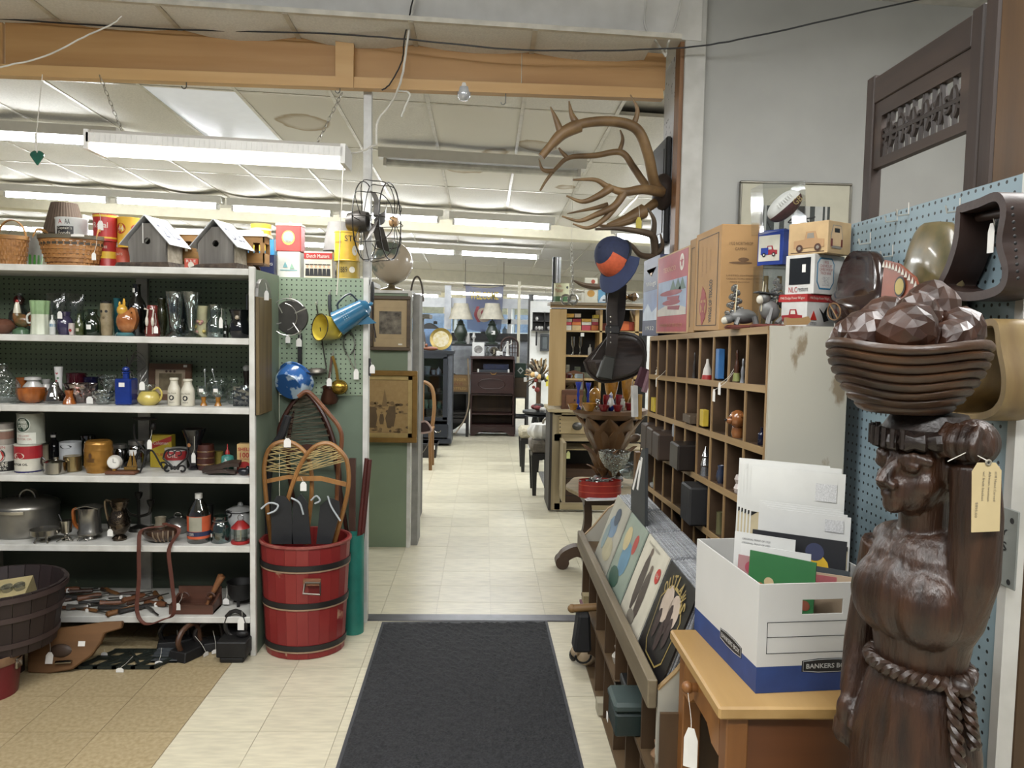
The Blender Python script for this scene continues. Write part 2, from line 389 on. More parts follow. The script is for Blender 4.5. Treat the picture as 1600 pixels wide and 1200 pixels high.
# far room walls
WB=P('d8d8d4',.6,sc_=4)
B().bx(-8.1,-8,4.2,21,0,3.4).build('wall_left',P('cfc8ae',.7),kind=ST,sm=0)
B().bx(.62,4,10.4,10.5,0,2.0).build('wall_end',WB,kind=ST,sm=0)
B().bx(3.9,4,4.2,21,0,3.0).build('wall_right',WB,kind=ST,sm=0)
bw=B().bx(-8,4,20.4,20.5,0,3.4).build('wall_back',P('ded6b4',.7),kind=ST,sm=0)
wn=thing('window_1',None,None);wn['kind']=ST
WF=P('e4e6e6',.5,var=.03)
for k in range(6):
    x=-5.2+k*1.5;B().bx(x,x+1.36,20.33,20.36,1.15,2.05).build('pane',P('8fa6c4',.15),wn,sm=0)
    B().bx(x-.1,x-.02,20.3,20.4,.9,2.2).build('mullion',WF,wn,sm=0)
B().bx(-5.4,3.9,20.28,20.4,1.5,1.58).build('window_rail',WF,wn,sm=0);B().bx(-5.4,3.9,20.28,20.4,.95,1.1).build('window_rail',WF,wn,sm=0)
# glazed partition beyond the furniture
wp=thing('window_2',None,None);wp['kind']=ST
def pbox(x0,x1,y0,y1,Y,t,name,m,par,**k):
    a=at(x0,y1,Y);c=at(x1,y0,Y);xm=(a.x+c.x)/2
    return B().bx(a.x,c.x,Y,Y+t,a.z,c.z).build(name,m,par,sm=0,**k)
pbox(640,900,469,479,13.0,.12,'window_rail',P('e6e8ea',.5,sc_=8,col2='cfd2d6'),wp)
pbox(694,705,446,530,12.9,.1,'window_post',P('dfe2e6',.5,sc_=8,col2='b9bdc4'),wp)
pbox(640,900,523,530,13.0,.3,'window_sill',P('33312f',.5),wp)
pbox(640,900,531,620,13.05,.1,'panel',P('a9adb4',.7),wp)
pbox(793,799,479,523,13.02,.08,'mullion',WF,wp);pbox(770,900,501,506,13.02,.08,'mullion',WF,wp)
pbox(640,693,480,522,13.06,.01,'pane',G('e8eef2',.04),wp);pbox(706,792,480,522,13.06,.01,'pane',G('e8eef2',.04),wp);pbox(800,900,480,522,13.06,.01,'pane',G('e8eef2',.04),wp)
pbox(807,814,440,590,12.6,.12,'post',CRM,None,kind=ST)
a=at(826,665,11.0);B().bx(a.x-.035,a.x+.035,11,11.08,0,at(826,460,11).z).build('post',W('4d4c4b','2e2d2c'),kind=ST,sm=0)
# ---------------------------------------------------------------- lamps
TUBE=P('f6faff',.4,var=0,em=48);HOUS=P('dedcd6',.45,var=.03)
def tube_light(x0,x1,Y,z,label,lit=True,power=26,group='fluorescent tube rows on the far room ceiling'):
    t=thing('tube_light',label,'ceiling lamp',((x0+x1)/2,Y,z),(0,.033,0),group);w=x1-x0
    B().prism([(-.05,0),(.05,0),(.075,.07),(-.075,.07)],w,0,MR(-PI/2,4,'Z')@MT((0,-w/2,0))).build('housing',HOUS,t,sm=0)
    n=max(1,round(w/1.2));q=w/n
    for i in range(n):
        xa_,xb_=-w/2+i*q+.05,-w/2+(i+1)*q-.05
        B().tube([(xa_,0,-.03),(xb_,0,-.03)],.026,8).build('tube',TUBE if lit else P('d8d8d2',.3),t)
        for e in(xa_,xb_):B().bx(e-.012,e+.012,-.03,.03,-.058,0).build('lamp_holder',HOUS,t,sm=0)
    top=cz((x0+x1)/2,Y)-z
    if top>.15:[B().tube([(s_*w*.35,0,.07),(s_*w*.35,0,top+.03)],.006,5).build('hanger',HOUS,t)for s_ in(-1,1)]
    if lit:l=area('lamp_light',(0,0,-.062),w-.1,.06,power*w/1.2,col=(.94,.98,1));l.parent=t
    return t
def row(px0,px1,Y,label,lit=True,drop=.13,power=26):
    a=at(px0[0],px0[1],Y).x;b=at(px1[0],px1[1],Y).x;return tube_light(a,b,Y,cz((a+b)/2,Y)-drop,label,lit,power)
row((-120,200),(188,222),5.9,'lit tube lamp behind the hanging shop light, partly cut by it')
row((592,236),(915,262),6.0,'long unlit tube fixture behind the antlers',False)
row((2,297),(348,318),8.3,'twin lit tube lamp above the pleated lampshade and birdhouse')
row((357,316),(692,340),8.37,'twin lit tube lamp passing behind the white post and fan')
row((702,340),(866,352),8.42,'single lit tube at the end of the middle row, near the antlers')
row((-40,343),(340,372),10.9,'lit tube lamp low behind the baskets and birdhouses',power=12)
row((350,372),(575,380),10.9,'lit tube lamp behind the tea tins',power=12)
row((585,379),(845,399),10.9,'lit tube lamp above the globe, last before the second beam',power=12)
for k,(a,b)in enumerate(((-3.3,-.9),(-.8,1.6))):tube_light(a,b,15.8,cz(0,15.8)-.3,'lit tube lamp beyond the glazed partition, %s'%('over the glass cabinet' if k==0 else 'over the welcome flag'),power=16)
for k,(a,b)in enumerate(((-4.3,-1.9),(-1.8,.6),(.7,3.1))):tube_light(a,b,18.2,cz(0,18.2)-.28,'lit tube lamp in the furthest room, '+('over its first blue windows','over its middle blue windows','over the blue windows by the grey post')[k],power=20)
for Y in(6.0,8.6):tube_light(1.4,3.6,Y,cz(2.5,Y)-.16,'added unseen tube lamp beyond the grey wall, '+('first row' if Y<7 else 'second row'),power=30)  # hidden tubes added only to brighten the middle of the far ceiling
for x0_,x1_,Y,lb in((-2.1,.3,1.3,'over the doorway side'),(-.7,1.7,-.8,'over the middle of the shop')):tube_light(x0_,x1_,Y,3.2,'added out-of-view tube lamp of the front room, '+lb,power=6)  # unseen tubes added so that light reaches the plastered header
def wrap_light(x0,x1,Y,z,label,wd_=.2,power=26,hooks=None):
    w=x1-x0;t=thing('shop_light',label,'ceiling lamp',((x0+x1)/2,Y,z),(0,.03,0))
    B().prism([(-wd_/2,0),(wd_/2,0),(wd_/2,.045),(wd_/4,.07),(-wd_/4,.07),(-wd_/2,.045)],w,0,MR(-PI/2,4,'Z')@MT((0,-w/2,0))).build('housing',HOUS,t,sm=0)
    B().prism([(-wd_/2+.01,0),(-wd_/2+.04,-.035),(wd_/2-.04,-.035),(wd_/2-.01,0)],w-.03,0,MR(-PI/2,4,'Z')@MT((0,-w/2+.015,0))).build('diffuser',P('fffaf0',.3,var=0,em=4),t,sm=0)
    b=B()
    for i in range(int(w/.025)):b.bx(-w/2+.012+i*.025,-w/2+.018+i*.025,-wd_/2-.002,-wd_/2+.004,0,.045)
    b.build('ribs',P('dedcd6',.4),t,sm=0)['kind']='stuff'
    for s_ in(-1,1):B().bx(s_*(w/2)-.012,s_*(w/2)+.012,-wd_/2,wd_/2,-.035,.06).build('end_cap',HOUS,t,sm=0)
    l=area('lamp_light',(0,0,-.045),w-.1,wd_*.6,power);l.parent=t
    return t
xl=at(150,235,3.95).x;xr=at(541,248,3.95).x;zl=at(345,243,3.95).z+.01
sl=wrap_light(xl,xr,3.95,zl,'long lit shop light hanging on chains below the plywood header')
def chain(p,q,name,par,m=None,lw=.011):
    p,q=V(p),V(q);n=max(2,int((q-p).length/.03));b=B();d=(q-p).normalized();s_=d.orthogonal().normalized();u=d.cross(s_)
    for i in range(n):
        c=p+(q-p)*((i+.5)/n);w=s_ if i%2 else u
        b.tube([c+d*(.02*cos(a))+w*(lw*.7*sin(a))for a in[2*PI*k/8 for k in range(8)]],.0016,4,closed=True)
    return b.build(name,m or P('9a958a',.35,.8),par,sm=60)
for hx,hy,bx_,by_ in((152,124,197,226),(531,140,489,232)):
    p=at(hx,hy,4.08);q=at(bx_,by_,3.97);chain(p-V(sl.location),q-V(sl.location),'chain',sl)
pc=at(537,253,3.93);qc=at(533,455,3.93)
B().tube(wob([pc.lerp(qc,i/12)for i in range(13)],.002),.003,5).build('pull_cord',STRING,sl,loc=-V(sl.location))
a=at(862,334,8.7).x;b_=at(1020,342,8.7).x
wrap_light(a,b_,8.7,at(940,336,8.7).z,'short lit lamp seen behind the antler tines',.22,40)
lg=thing('glass_bulb','small clear bulb socket under the plywood header','lamp',at(725,146,4.12))
B().lathe([(.03,.03),(.035,0),(.034,-.02),(.02,-.035),(.0,-.04)],14).build('bulb',P('c9ccd0',.15,.3),lg);B().lathe([(.022,.05),(.025,.02)],12).build('socket',HOUS,lg)
for x,y,lb in((291,135,'wire hook under the header above the first birdhouse'),(790,160,'bent wire hook under the header between bulb and antlers'),(531,142,'wire hook under the header by its batten, holding the lamp chain')):
    p=at(x,y-14,4.11);B().tube([p,p-V((0,0,.045))]+arc(p-V((.012,0,.045)),.012,0,-PI,6),.0028,5).build('ceiling_hook',P('5c5a55',.4,.8),label=lb,cat='hook')
# cords on the beam
def cord(name,pts,r,m,label,cat='cord',Y=3.97):
    return B().tube(wob(spline([at(x,y,yy)for x,y,yy in pts],6),.0015),r,6).build(name,m,label=label,cat=cat)
cord('extension_cord',[(650,-10,3.96),(638,55,3.95),(628,120,4.0),(612,160,4.1),(590,190,4.16),(588,225,4.18)],.006,P('dddad0',.5),'white power cord hanging from the beam to the white post')
cord('lamp_cord',[(588,226,4.18),(565,236,4.1),(545,240,4.0)],.005,P('dddad0',.5),'short white cord joining the shop light at the white post')
cord('cord_end',[(620,142,4.08),(640,146,4.08),(634,165,4.08),(627,183,4.08)],.005,P('dddad0',.5),'loose white cord end with plug hanging under the header')
cord('phone_wire',[(0,105,3.9),(70,88,3.92),(130,58,3.95),(175,38,3.98),(190,25,3.98)],.004,P('dddad0',.5),'pale wire sagging across the plywood by the frame edge')
cord('black_wire',[(-20,28,4.11),(250,45,4.08),(500,52,4.02),(640,62,3.96),(800,77,3.95),(950,79,3.95),(1090,72,3.9),(1200,52,3.8),(1440,-2,3.7)],.004,BLACK,'thin black wire running along the header and past the post')
cord('power_cord',[(645,0,3.96),(632,60,3.96),(628,95,4.05),(610,130,4.07),(597,141,4.09)],.004,BLACK,'black cord clipped down the plywood beside the white cord')
cord('cable_bundle',[(1010,-5,3.94),(1008,40,3.94),(1025,65,3.94),(1040,88,3.97)],.006,P('d0cec6',.5),'thick pale cable looped at the corner of the plastered beam')
cord('cable_bundle',[(1066,-5,3.94),(1055,40,3.94),(1043,70,3.95),(1040,88,3.97)],.006,P('d0cec6',.5),'straight pale cable joining the loop at the beam corner')
cord('wall_wire',[(1090,70,4.02),(1094,180,4.03),(1090,280,4.03),(1092,400,4.03)],.003,P('c9c7c0',.5),'thin white wire stapled down between post and grey wall')
hp_=at(57,246,3.95);gh=thing('glass_heart','green glass heart ornament hanging on a white ribbon below the header','ornament',hp_);B().prism([(0,-.04)]+[(.036*cos(a)*1.0+(0),.012+.024*sin(a))for a in[0,.5,1,1.4]]+[(0,.02)]+[(-.036*cos(a),.012+.024*sin(a))for a in[1.4,1,.5,0]],.014).build('heart',P('1f5a48',.1,coat=.6),gh,bev=.004,sm=0);zt_=at(57,120,4.05).z-hp_.z;B().tube([(0,.007,.02),(0,.007,.13),(.004,.06,zt_)],.0022,5).build('wire',STRING,gh);B().strip([(-.006,.007,.03),(-.004,.007,.12)],(.012,0,0),.001).build('ribbon',STRING,gh,sm=0)
# entrance mat
mat0=[atZ(597,973,0),atZ(855,971,0),atZ(912,1200,0),atZ(525,1200,0)]
e=.12;ext=[mat0[0],mat0[1],mat0[1]+(mat0[2]-mat0[1])*1.6,mat0[0]+(mat0[3]-mat0[0])*1.6]
mt=thing('floor_mat','black ribbed entrance mat in the opening of the aisle','mat',(0,0,0))
c=sum(ext,V())/4;ins=[p+(c-p).normalized()*.04 for p in ext]
def slabq(q,z0,z1):return B().hexa([(p.x,p.y,z0)for p in(q[3],q[2],q[1],q[0])]+[(p.x,p.y,z1)for p in(q[3],q[2],q[1],q[0])])
slabq(ext,.001,.005).build('rubber_edge',P('3a3b40',.6),mt,sm=0)
b=B();n=60;m_=90;vs=[];fs=[]
for i in range(n+1):
    for j in range(m_+1):
        u,v=i/n,j/m_;p=(ins[0]*(1-u)+ins[1]*u)*(1-v)+(ins[3]*(1-u)+ins[2]*u)*v;vs.append((p.x,p.y,.008+ru(0,.007)))
for i in range(n):
    for j in range(m_):fs.append((i*(m_+1)+j,(i+1)*(m_+1)+j,(i+1)*(m_+1)+j+1,i*(m_+1)+j+1))
b.add(vs,fs);pile=b.build('pile',P('323336',.95,sc_=120,col2='0c0c0d',bump=.5),mt,sm=0)
# ================================================================ DISPLAY SHELF (along the aisle opening)
YF,YB=3.62,4.03
ZT,Z1,Z2,Z3,Z4,Z5=[at(200,y,YF).z for y in(416,525.5,635,744.5,852.5,963.5)]
xr=at(394,700,YF).x;xl=-2.49
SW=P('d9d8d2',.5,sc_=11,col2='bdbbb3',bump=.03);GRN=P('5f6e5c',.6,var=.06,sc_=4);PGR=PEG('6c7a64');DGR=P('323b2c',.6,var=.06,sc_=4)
sh=thing('display_shelf','long white open shelf with green pegboard back, full of small antiques','shelf',(0,0,0))
for z in(ZT,Z1,Z2,Z3,Z4,Z5):
    B().bx(xl,xr-.012,YF,YB,z-.03,z).build('shelf_board',SW,sh,bev=.002,sm=0)
b=B();b.bx(xr-.012,xr+.014,YF-.004,YF+.02,0,ZT+.01);b.build('front_post',SW,sh,bev=.002,sm=0)
B().bx(xr-.006,xr+.012,YF+.02,YB+.02,0,ZT).build('end_panel',P('6d7b68',.6,var=.05,sc_=3),sh,sm=0)
B().bx(xl-.02,xl,YF,YB+.02,0,ZT).build('side_panel',P('a09c92',.6),sh,sm=0)
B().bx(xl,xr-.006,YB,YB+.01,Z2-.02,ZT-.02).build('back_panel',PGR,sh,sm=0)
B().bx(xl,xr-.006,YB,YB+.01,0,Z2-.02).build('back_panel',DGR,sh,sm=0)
a=at(215,700,4.0).x;c=at(232,700,4.0).x
for i,(z0,z1)in enumerate(((Z1,ZT-.03),(Z2,Z1-.03),(Z3,Z2-.03),(Z4,Z3-.03),(Z5,Z4-.03))):B().bx(a,c,4.008,YB,z0,z1).build('batten',P('a6a49e',.6),sh,sm=0)
ZT,Z1,Z2,Z3,Z4,Z5=[z+.0006 for z in(ZT,Z1,Z2,Z3,Z4,Z5)]
# pegboard partition facing the aisle
px1=at(573,700,4.05).x;zp=at(500,434,4.05).z;zm=at(500,617,4.05).z
pt=thing('pegboard_partition','green pegboard partition hung with kitchenware beside the white shelf','partition',(0,0,0))
B().bx(xr+.013,px1-.02,4.05,4.065,zm,zp).build('pegboard',PEG('7b8b75'),pt,sm=0)
B().bx(xr+.013,px1-.02,4.052,4.065,0,zm-.003).build('lower_panel',GRN,pt,sm=0)
B().bx(px1-.02,px1+.006,4.04,4.1,0,zp+.005).build('edge_strip',SW,pt,sm=0)
B().bx(xr+.013,px1+.006,4.066,4.5,zp-.03,zp-.004).build('top_board',SW,pt,sm=0)
pf=at(575,200,4.2);B().bx(pf.x-.022,pf.x+.022,4.18,4.22,zp-.003,cz(pf.x,4.2)-.005).build('post',P('cfcfcb',.5),kind=ST,bev=.003)
zp+=.0006
# ---------------------------------------------------------------- profiles and small makers
CANP=[(1,0),(1,.02),(.97,.035),(.97,.955),(1,.97),(1,1),(.93,1),(.92,.975),(0,.975)]
BOT=[(.9,0),(1,.03),(1,.55),(.85,.68),(.35,.78),(.3,.96),(.4,.97),(.4,1),(0,1)]
VASE=[(.6,0),(.62,.04),(.95,.3),(1,.45),(.8,.7),(.6,.85),(.75,.97),(.7,1),(.5,.9),(0,.9)]
def can(label,px,Y,zb,m,top=None,name='tin_can',group=None):
    o,R,H=LT(name,label,'can',px,Y,zb,CANP[:7],m,group)
    B().lathe([(0,H*.985),(R*.93,H*.985),(R*.9,H*.975),(0,H*.972)],20).build('lid',top or P('b8b4a8',.3,.7),o)
    return o,R*.97+.0009,H
def art(o,mats,fn,name='printed_label'):
    b=B();fn(b);return b.build(name,mats,o,sm=0,recalc=False)
def handle(o,pts,r,m,name='handle',n=6):return B().tube(spline(pts,5),r,n).build(name,m,o)
def boxt(name,label,cat,px,yb,Y,dy,m,zb=None,group=None,rz=0,bev=.0015):
    X,R,zt=dims(px,Y);zb=zb if zb is not None else at((px[0]+px[1])/2,yb,Y).z
    return BX(2*R,dy,zt-zb).build(name,m,label=label,cat=cat,group=group,loc=(X,Y+dy/2,zb),rot=(0,0,rz),bev=bev,sm=0),2*R,zt-zb
RED=P('a32420',.4);YEL=P('d9b01c',.4);OWH=P('d8d4c4',.45);DBL=P('1c2548',.4);CY=P('2c80b0',.4);GOLD=P('b8862c',.3,.6);CHR=P('b9b5ac',.16,1,var=.2,sc_=6);IRON=P('1d1c1c',.55,.3,bump=.1);TINM=P('9c9a94',.35,.8,var=.2)
WICK=W('b07a3c','80521f','x',60)
# woven splint basket: staves and weavers are real strips
def basket(name,label,X,Y,zb,R,r0,H,sy,m,rimm,handle_pts=None,rows=6,n=22,hm=None):
    t=thing(name,label,'basket',(X,Y,zb));b=B()
    rad=lambda u:r0+(R-r0)*u**.7
    for k in range(rows):
        u=(k+.5)/rows;pts=[]
        for i in range(n*2):
            a=PI*i/n;q=rad(u)+.0022*(1 if(i//1+k)%2 else-1);pts.append((q*cos(a),q*sin(a)*sy,H*u))
        b.strip(pts,(0,0,H/rows*.86),.0025,0,True)
    b.build('weave',m,t)
    b=B()
    for i in range(n):
        a=2*PI*(i+.5)/n;b.strip([(rad(u)*cos(a),rad(u)*sin(a)*sy,H*u)for u in(0,.35,.7,1)],(-.016*sin(a),.016*cos(a),0),.002)
    b.build('staves',m,t)
    B().lathe([(0,.002),(r0,.002),(r0,.006),(0,.006)],n,sy=sy).build('bottom',m,t)
    B().strip([((R+.003)*cos(2*PI*i/40),(R+.003)*sin(2*PI*i/40)*sy,H)for i in range(40)],(0,0,.018),.006,0,True).build('rim',rimm,t)
    if handle_pts:B().strip(spline(handle_pts,6),(0,.014,0),.004).build('handle',hm or rimm,t)
    return t
def dims2(x0,x1,yt,Y):X,R,z=dims((x0,x1,yt),Y);return X,R,z
# ---------------------------------------------------------------- top of the shelf
X,R,z=dims2(-4,42,376,3.72)
basket('splint_basket','small round splint basket with arched handle at the shelf end',X,3.72,ZT,R,R*.75,z-ZT+.012,.9,WICK,W('a87838','7d5420','x',30),[(R*cos(a)*.95,0,z-ZT+.01+.085*sin(a))for a in[PI*k/8 for k in range(9)]])
X,R,z=dims2(12,66,370,3.9)
o,R,H=LT('pail','pale metal pail with green lower band behind the splint basket','pail',(12,66,370),3.92,ZT,[(.82,0),(1,.97),(1.03,1)],[P('b9bab2',.35,.5)],cup=.003)
B().lathe([(R*.825,.004),(R*.895,H*.42)],24).build('green_band',P('4aa02c',.5),o);handle(o,arc((0,0,H*.95),R,0,PI,8,rz=.06),.0018,TINM,'bail')
t=thing('table_lamp','lamp with brown pleated shade standing behind the market basket','lamp',(at(101,340,3.92).x,3.92,ZT))
zs=[at(101,y,3.92).z-ZT for y in(366,318)];R=(at(132,360,3.92)-at(70,360,3.92)).length/2
b=B();n=72;vs=[]
for i in range(n):
    q=1+.02*(i%2);a=2*PI*i/n;vs+=[(R*q*cos(a),R*q*sin(a),zs[0]),(R*.6*q*cos(a),R*.6*q*sin(a),zs[1])]
b.add(vs,[(2*i,(2*i+2)%(2*n),(2*i+3)%(2*n),2*i+1)for i in range(n)]);b.build('lamp_shade',P('4d3d2e',.8),t,sm=0)
B().lathe([(.05,0),(.05,.01),(.015,.03),(.03,.06),(.012,.09),(.01,zs[0]+.04),(0,zs[0]+.04)],14).build('base',P('4a3a2a',.4),t)
X,R,z=dims2(60,160,372,3.78)
mb=basket('market_basket','big oval splint market basket with dark rim and swing handles',X,3.8,ZT,R,R*.7,z-ZT,.75,WICK,P('59503c',.6),rows=7,n=30)
b=B();b.strip([((R*.93+.004)*cos(2*PI*i/40),(R*.93+.004)*sin(2*PI*i/40)*.75,(z-ZT)*.78)for i in range(40)],(0,0,.012),.004,0,True);b.build('dark_weaver',P('3a3226',.6),mb)
for s_ in(-1,1):B().strip(spline([(s_*R*.98,-.07,z-ZT),(s_*R*.95,-.04,z-ZT+.035),(s_*R*.9,.02,z-ZT+.03),(s_*R*.95,.06,z-ZT)],4),(0,.002,.014),.004).build('handle',W('b98a48','8f6228','x'),mb)
price_tag(mb,(R*.92,-.08,.05),.02,.035,(R*.93,-.05,z-ZT));price_tag(mb,(R*.6,-.13,z-ZT+.002),.06,.012)
o,r,H=can('white tin with black seafood lettering standing in the market basket',(88,136,342),3.84,ZT+.06,P('d9dcd9',.35))
def f(b):
    b.patch((0,0,H*.62),.082,.05,0,r);b.text("Captain's",(0,0,H*.7),.07,.018,1,rcyl=r+.0008);b.text('Foods',(.0,0,H*.58),.056,.018,1,rcyl=r+.0008)
    b.text('A',(-.02,0,H*.88),.02,.02,2,rcyl=r);b.text('AA',(.015,0,H*.88),.024,.024,0,rcyl=r)
art(o,[BLACK,OWH,RED],f)
o1,r,H1=can('red and yellow banded can under the tall red can',(155,182,378),3.84,ZT,RED,group=None)
art(o1,[YEL,OWH],lambda b:(b.patch((0,0,H1*.5),.2,H1*.25,0,r,24),b.text('COFFEE',(-.01,0,H1*.78),.05,.012,1,rcyl=r)))
o,r,H=can('tall red coffee can with white tag stacked behind the market basket',(146,183,336),3.84,ZT+H1,P('b02624',.35),P('c23a30',.4))
art(o,[YEL,OWH],lambda b:(b.patch((0,0,H*.93),.3,.012,0,r,24),b.text('Royal',(0,0,H*.55),.07,.035,1,rcyl=r),b.patch((0,0,H*.12),.3,.008,0,r,24)))
price_tag(o,(.005,-r-.004,H*.55),.026,.045,(0,-r,H*1.0))
o1,r,H1=can('salmon red can below the yellow 44 can',(181,206,388),3.86,ZT,P('c4543a',.4));art(o1,[OWH],lambda b:b.text('OATS',(-.01,0,H1*.7),.04,.012,0,rcyl=r))
o,r,H=can('yellow can marked 44 in a red circle',(184,220,341),3.86,ZT+H1,P('d8a81e',.4),P('d8b040',.4))
art(o,[RED,OWH],lambda b:(b.disc((-.02,0,H*.62),.026,0,r),b.text('44',(-.02,0,H*.62),.032,.026,1,rcyl=r+.0006),b.disc((.05,0,H*.62),.02,0,r)))
# birdhouses
GRY=W('7a7670','5a5650','z',30,.8,.3);BARK=P('5a4c3e',.9,sc_=30,col2='2e2620',bump=.8)
def birdhouse(px,ypk,yeave,label,letters,YY,rz,pipe=False):
    x0,x1,xs=px;a=at(x0,415,YY);c=at(x1,415,YY);w=(c-a).length;Xc=(a.x+c.x)/2
    ze=at(x0,yeave,YY).z-ZT;zk=at((x0+x1)/2,ypk,YY).z-ZT;d=.15;zf_=.025
    t=thing('birdhouse',label,'birdhouse',(Xc,YY,ZT),(0,0,rz))
    b=B();n=14;o=[(-w/2,zf_),(w/2,zf_),(w/2,ze),(0,zk-.012),(-w/2,ze)]
    hr=.016;hz=zf_+(zk-zf_)*.47
    ring=[(hr*cos(2*PI*i/n),hz+hr*sin(2*PI*i/n))for i in range(n)]
    for y in(0,.01): # front with a real entrance hole: fan of quads between hole and outline
        k0=len(b.v);outer=[]
        for i in range(n):
            dx,dz=cos(2*PI*i/n),sin(2*PI*i/n);best=9
            for j in range(5):
                (ax,az),(bx_,bz)=o[j],o[(j+1)%5];ex,ez=bx_-ax,bz-az;den=dx*ez-dz*ex
                if abs(den)<1e-9:continue
                s_=(ax*ez-(az-hz)*ex)/den;u=(ax*dz-(az-hz)*dx)/den
                if s_>0 and-1e-6<=u<=1+1e-6:best=min(best,s_)
            outer.append((dx*best,hz+dz*best))
        b.add([(x,y,zz)for x,zz in ring]+[(x,y,zz)for x,zz in outer],[(i,(i+1)%n,n+(i+1)%n,n+i)for i in range(n)])
        b.add([(x,y,zz)for x,zz in o]+[(x,y,zz)for x,zz in outer],[(j,5+min(range(n),key=lambda i:(outer[i][0]-o[j][0])**2+(outer[i][1]-o[j][1])**2),(j+1)%5)for j in range(5)])
    b.add([(x,y,zz)for y in(0,.01)for x,zz in ring],[(i,(i+1)%n,n+(i+1)%n,n+i)for i in range(n)])
    b.build('front_board',GRY,t,sm=0)
    B().prism(o,.008,0,MT((0,d-.008,0))).build('back_board',GRY,t,sm=0)
    for s_ in(-1,1):
        B().bx(s_*w/2-(.01 if s_>0 else 0),s_*w/2+(0 if s_>0 else.01),.01,d,zf_,ze-.006).build('side_board',P('b3aa98',.9,sc_=40,col2='847a68',bump=.4),t,sm=0)
        q=V((s_*(w/2+.03),0,ze-.026));p=V((0,0,zk));ov=.025
        nrm=V((s_*(zk-ze),0,w/2)).normalized()*.004
        B().hexa([p+V((0,-ov,0)),q+V((0,-ov,0)),q+V((0,d+ov,0)),p+V((0,d+ov,0)),p+V((0,-ov,0))+nrm,q+V((0,-ov,0))+nrm,q+V((0,d+ov,0))+nrm,p+V((0,d+ov,0))+nrm][:8]).build('roof_plate',P('cfd2d4',.35,.3),t,label='licence plate roof half',sm=0)
        if s_>0:
            L_=(q-p).length;ux=(q-p).normalized();T=Matrix(((0,-nrm.normalized().x,-ux.x,0),(1,-nrm.normalized().y,0,0),(0,-nrm.normalized().z,-ux.z,0),(0,0,0,1)))
            T=MT((p+q)/2+V((0,d/2,0))+nrm*1.2)@T;b=B();b.text(letters,(0,0,0),d*.9,L_*.45,0,T);b.build('plate_lettering',DBL,t,sm=0,recalc=False)
    b=B();b.bx(-w/2-.035,w/2+.04,-.05,d+.03,0,zf_-.002);b.v=wob(b.v,.006);b.build('base_board',BARK,t,sm=0)
    if pipe:B().bx(-.022,-.018,-.003,-.0005,hz-.01,zk-.03).build('crack_wire',P('d8d6d0',.5),t,sm=0)
birdhouse((199,262,285),338,374,'weathered birdhouse with licence plate roof and split face, by the yellow 44 can','2 IL',3.72,-.12,True)
birdhouse((308,366,390),344,378,'grey birdhouse with lettered plate roof at the end of the shelf top','DL6',3.72,-.12)
# wooden trolley car behind the birdhouses
a=at(270,362,3.95);c=at(417,362,3.95);L=c.x-a.x;zt=a.z-ZT-.05
tr=thing('toy_trolley','wooden toy trolley car with arched windows behind the birdhouses','toy',((a.x+c.x)/2,3.95,ZT))
TW=W('a87b3c','8d6228','x',25)
for y in(-.05,.045):
    B().bx(-L/2,L/2,y,y+.006,.05,.1).build('lower_wall',TW,tr,sm=0);B().bx(-L/2,L/2,y,y+.006,.15,zt+.03).build('upper_wall',TW,tr,sm=0)
    for k in range(9):B().bx(-L/2+k*(L-.02)/8,-L/2+k*(L-.02)/8+.022,y,y+.006,.1,.15).build('window_post',TW,tr,sm=0)
for x in(-L/2,L/2-.006):B().bx(x,x+.006,-.05,.05,.05,.1).build('end_wall',TW,tr,sm=0);B().bx(x,x+.006,-.05,.05,.15,zt+.03).build('end_wall',TW,tr,sm=0)
B().bx(-L/2,L/2,-.05,.05,.04,.05).build('floor_board',W('6b4a24','4e3416','x'),tr,sm=0)
B().prism([(-.065,0),(.065,0),(.05,.014),(-.05,.014)],L+.03,0,MT((-L/2-.015,0,zt+.03))@MR(-PI/2,4,'Z')).build('roof',P('c9b8a4',.6),tr,sm=0)
B().prism([(-.035,0),(.035,0),(.02,.02),(-.02,.02)],L*.9,0,MT((-L*.45,0,zt+.044))@MR(-PI/2,4,'Z')).build('clerestory',P('d8d0c8',.6),tr,sm=0)
for x in(-L*.35,L*.35):
    for y in(-.06,.05):B().tube([(x,y,.022),(x,y+.01,.022)],.022,14).build('wheel',W('6b4a24','4e3416','x'),tr)
o,w,h=boxt('booklet','small red and white booklet between the two birdhouses','booklet',(288,309,404),0,3.68,.012,P('b8452c',.5),ZT)
art(o,[OWH],lambda b:(b.text('R.b.E',(0,-.0075,h*.75),w*.7,.012,0),b.disc((0,-.0075,h*.35),.014,0)))
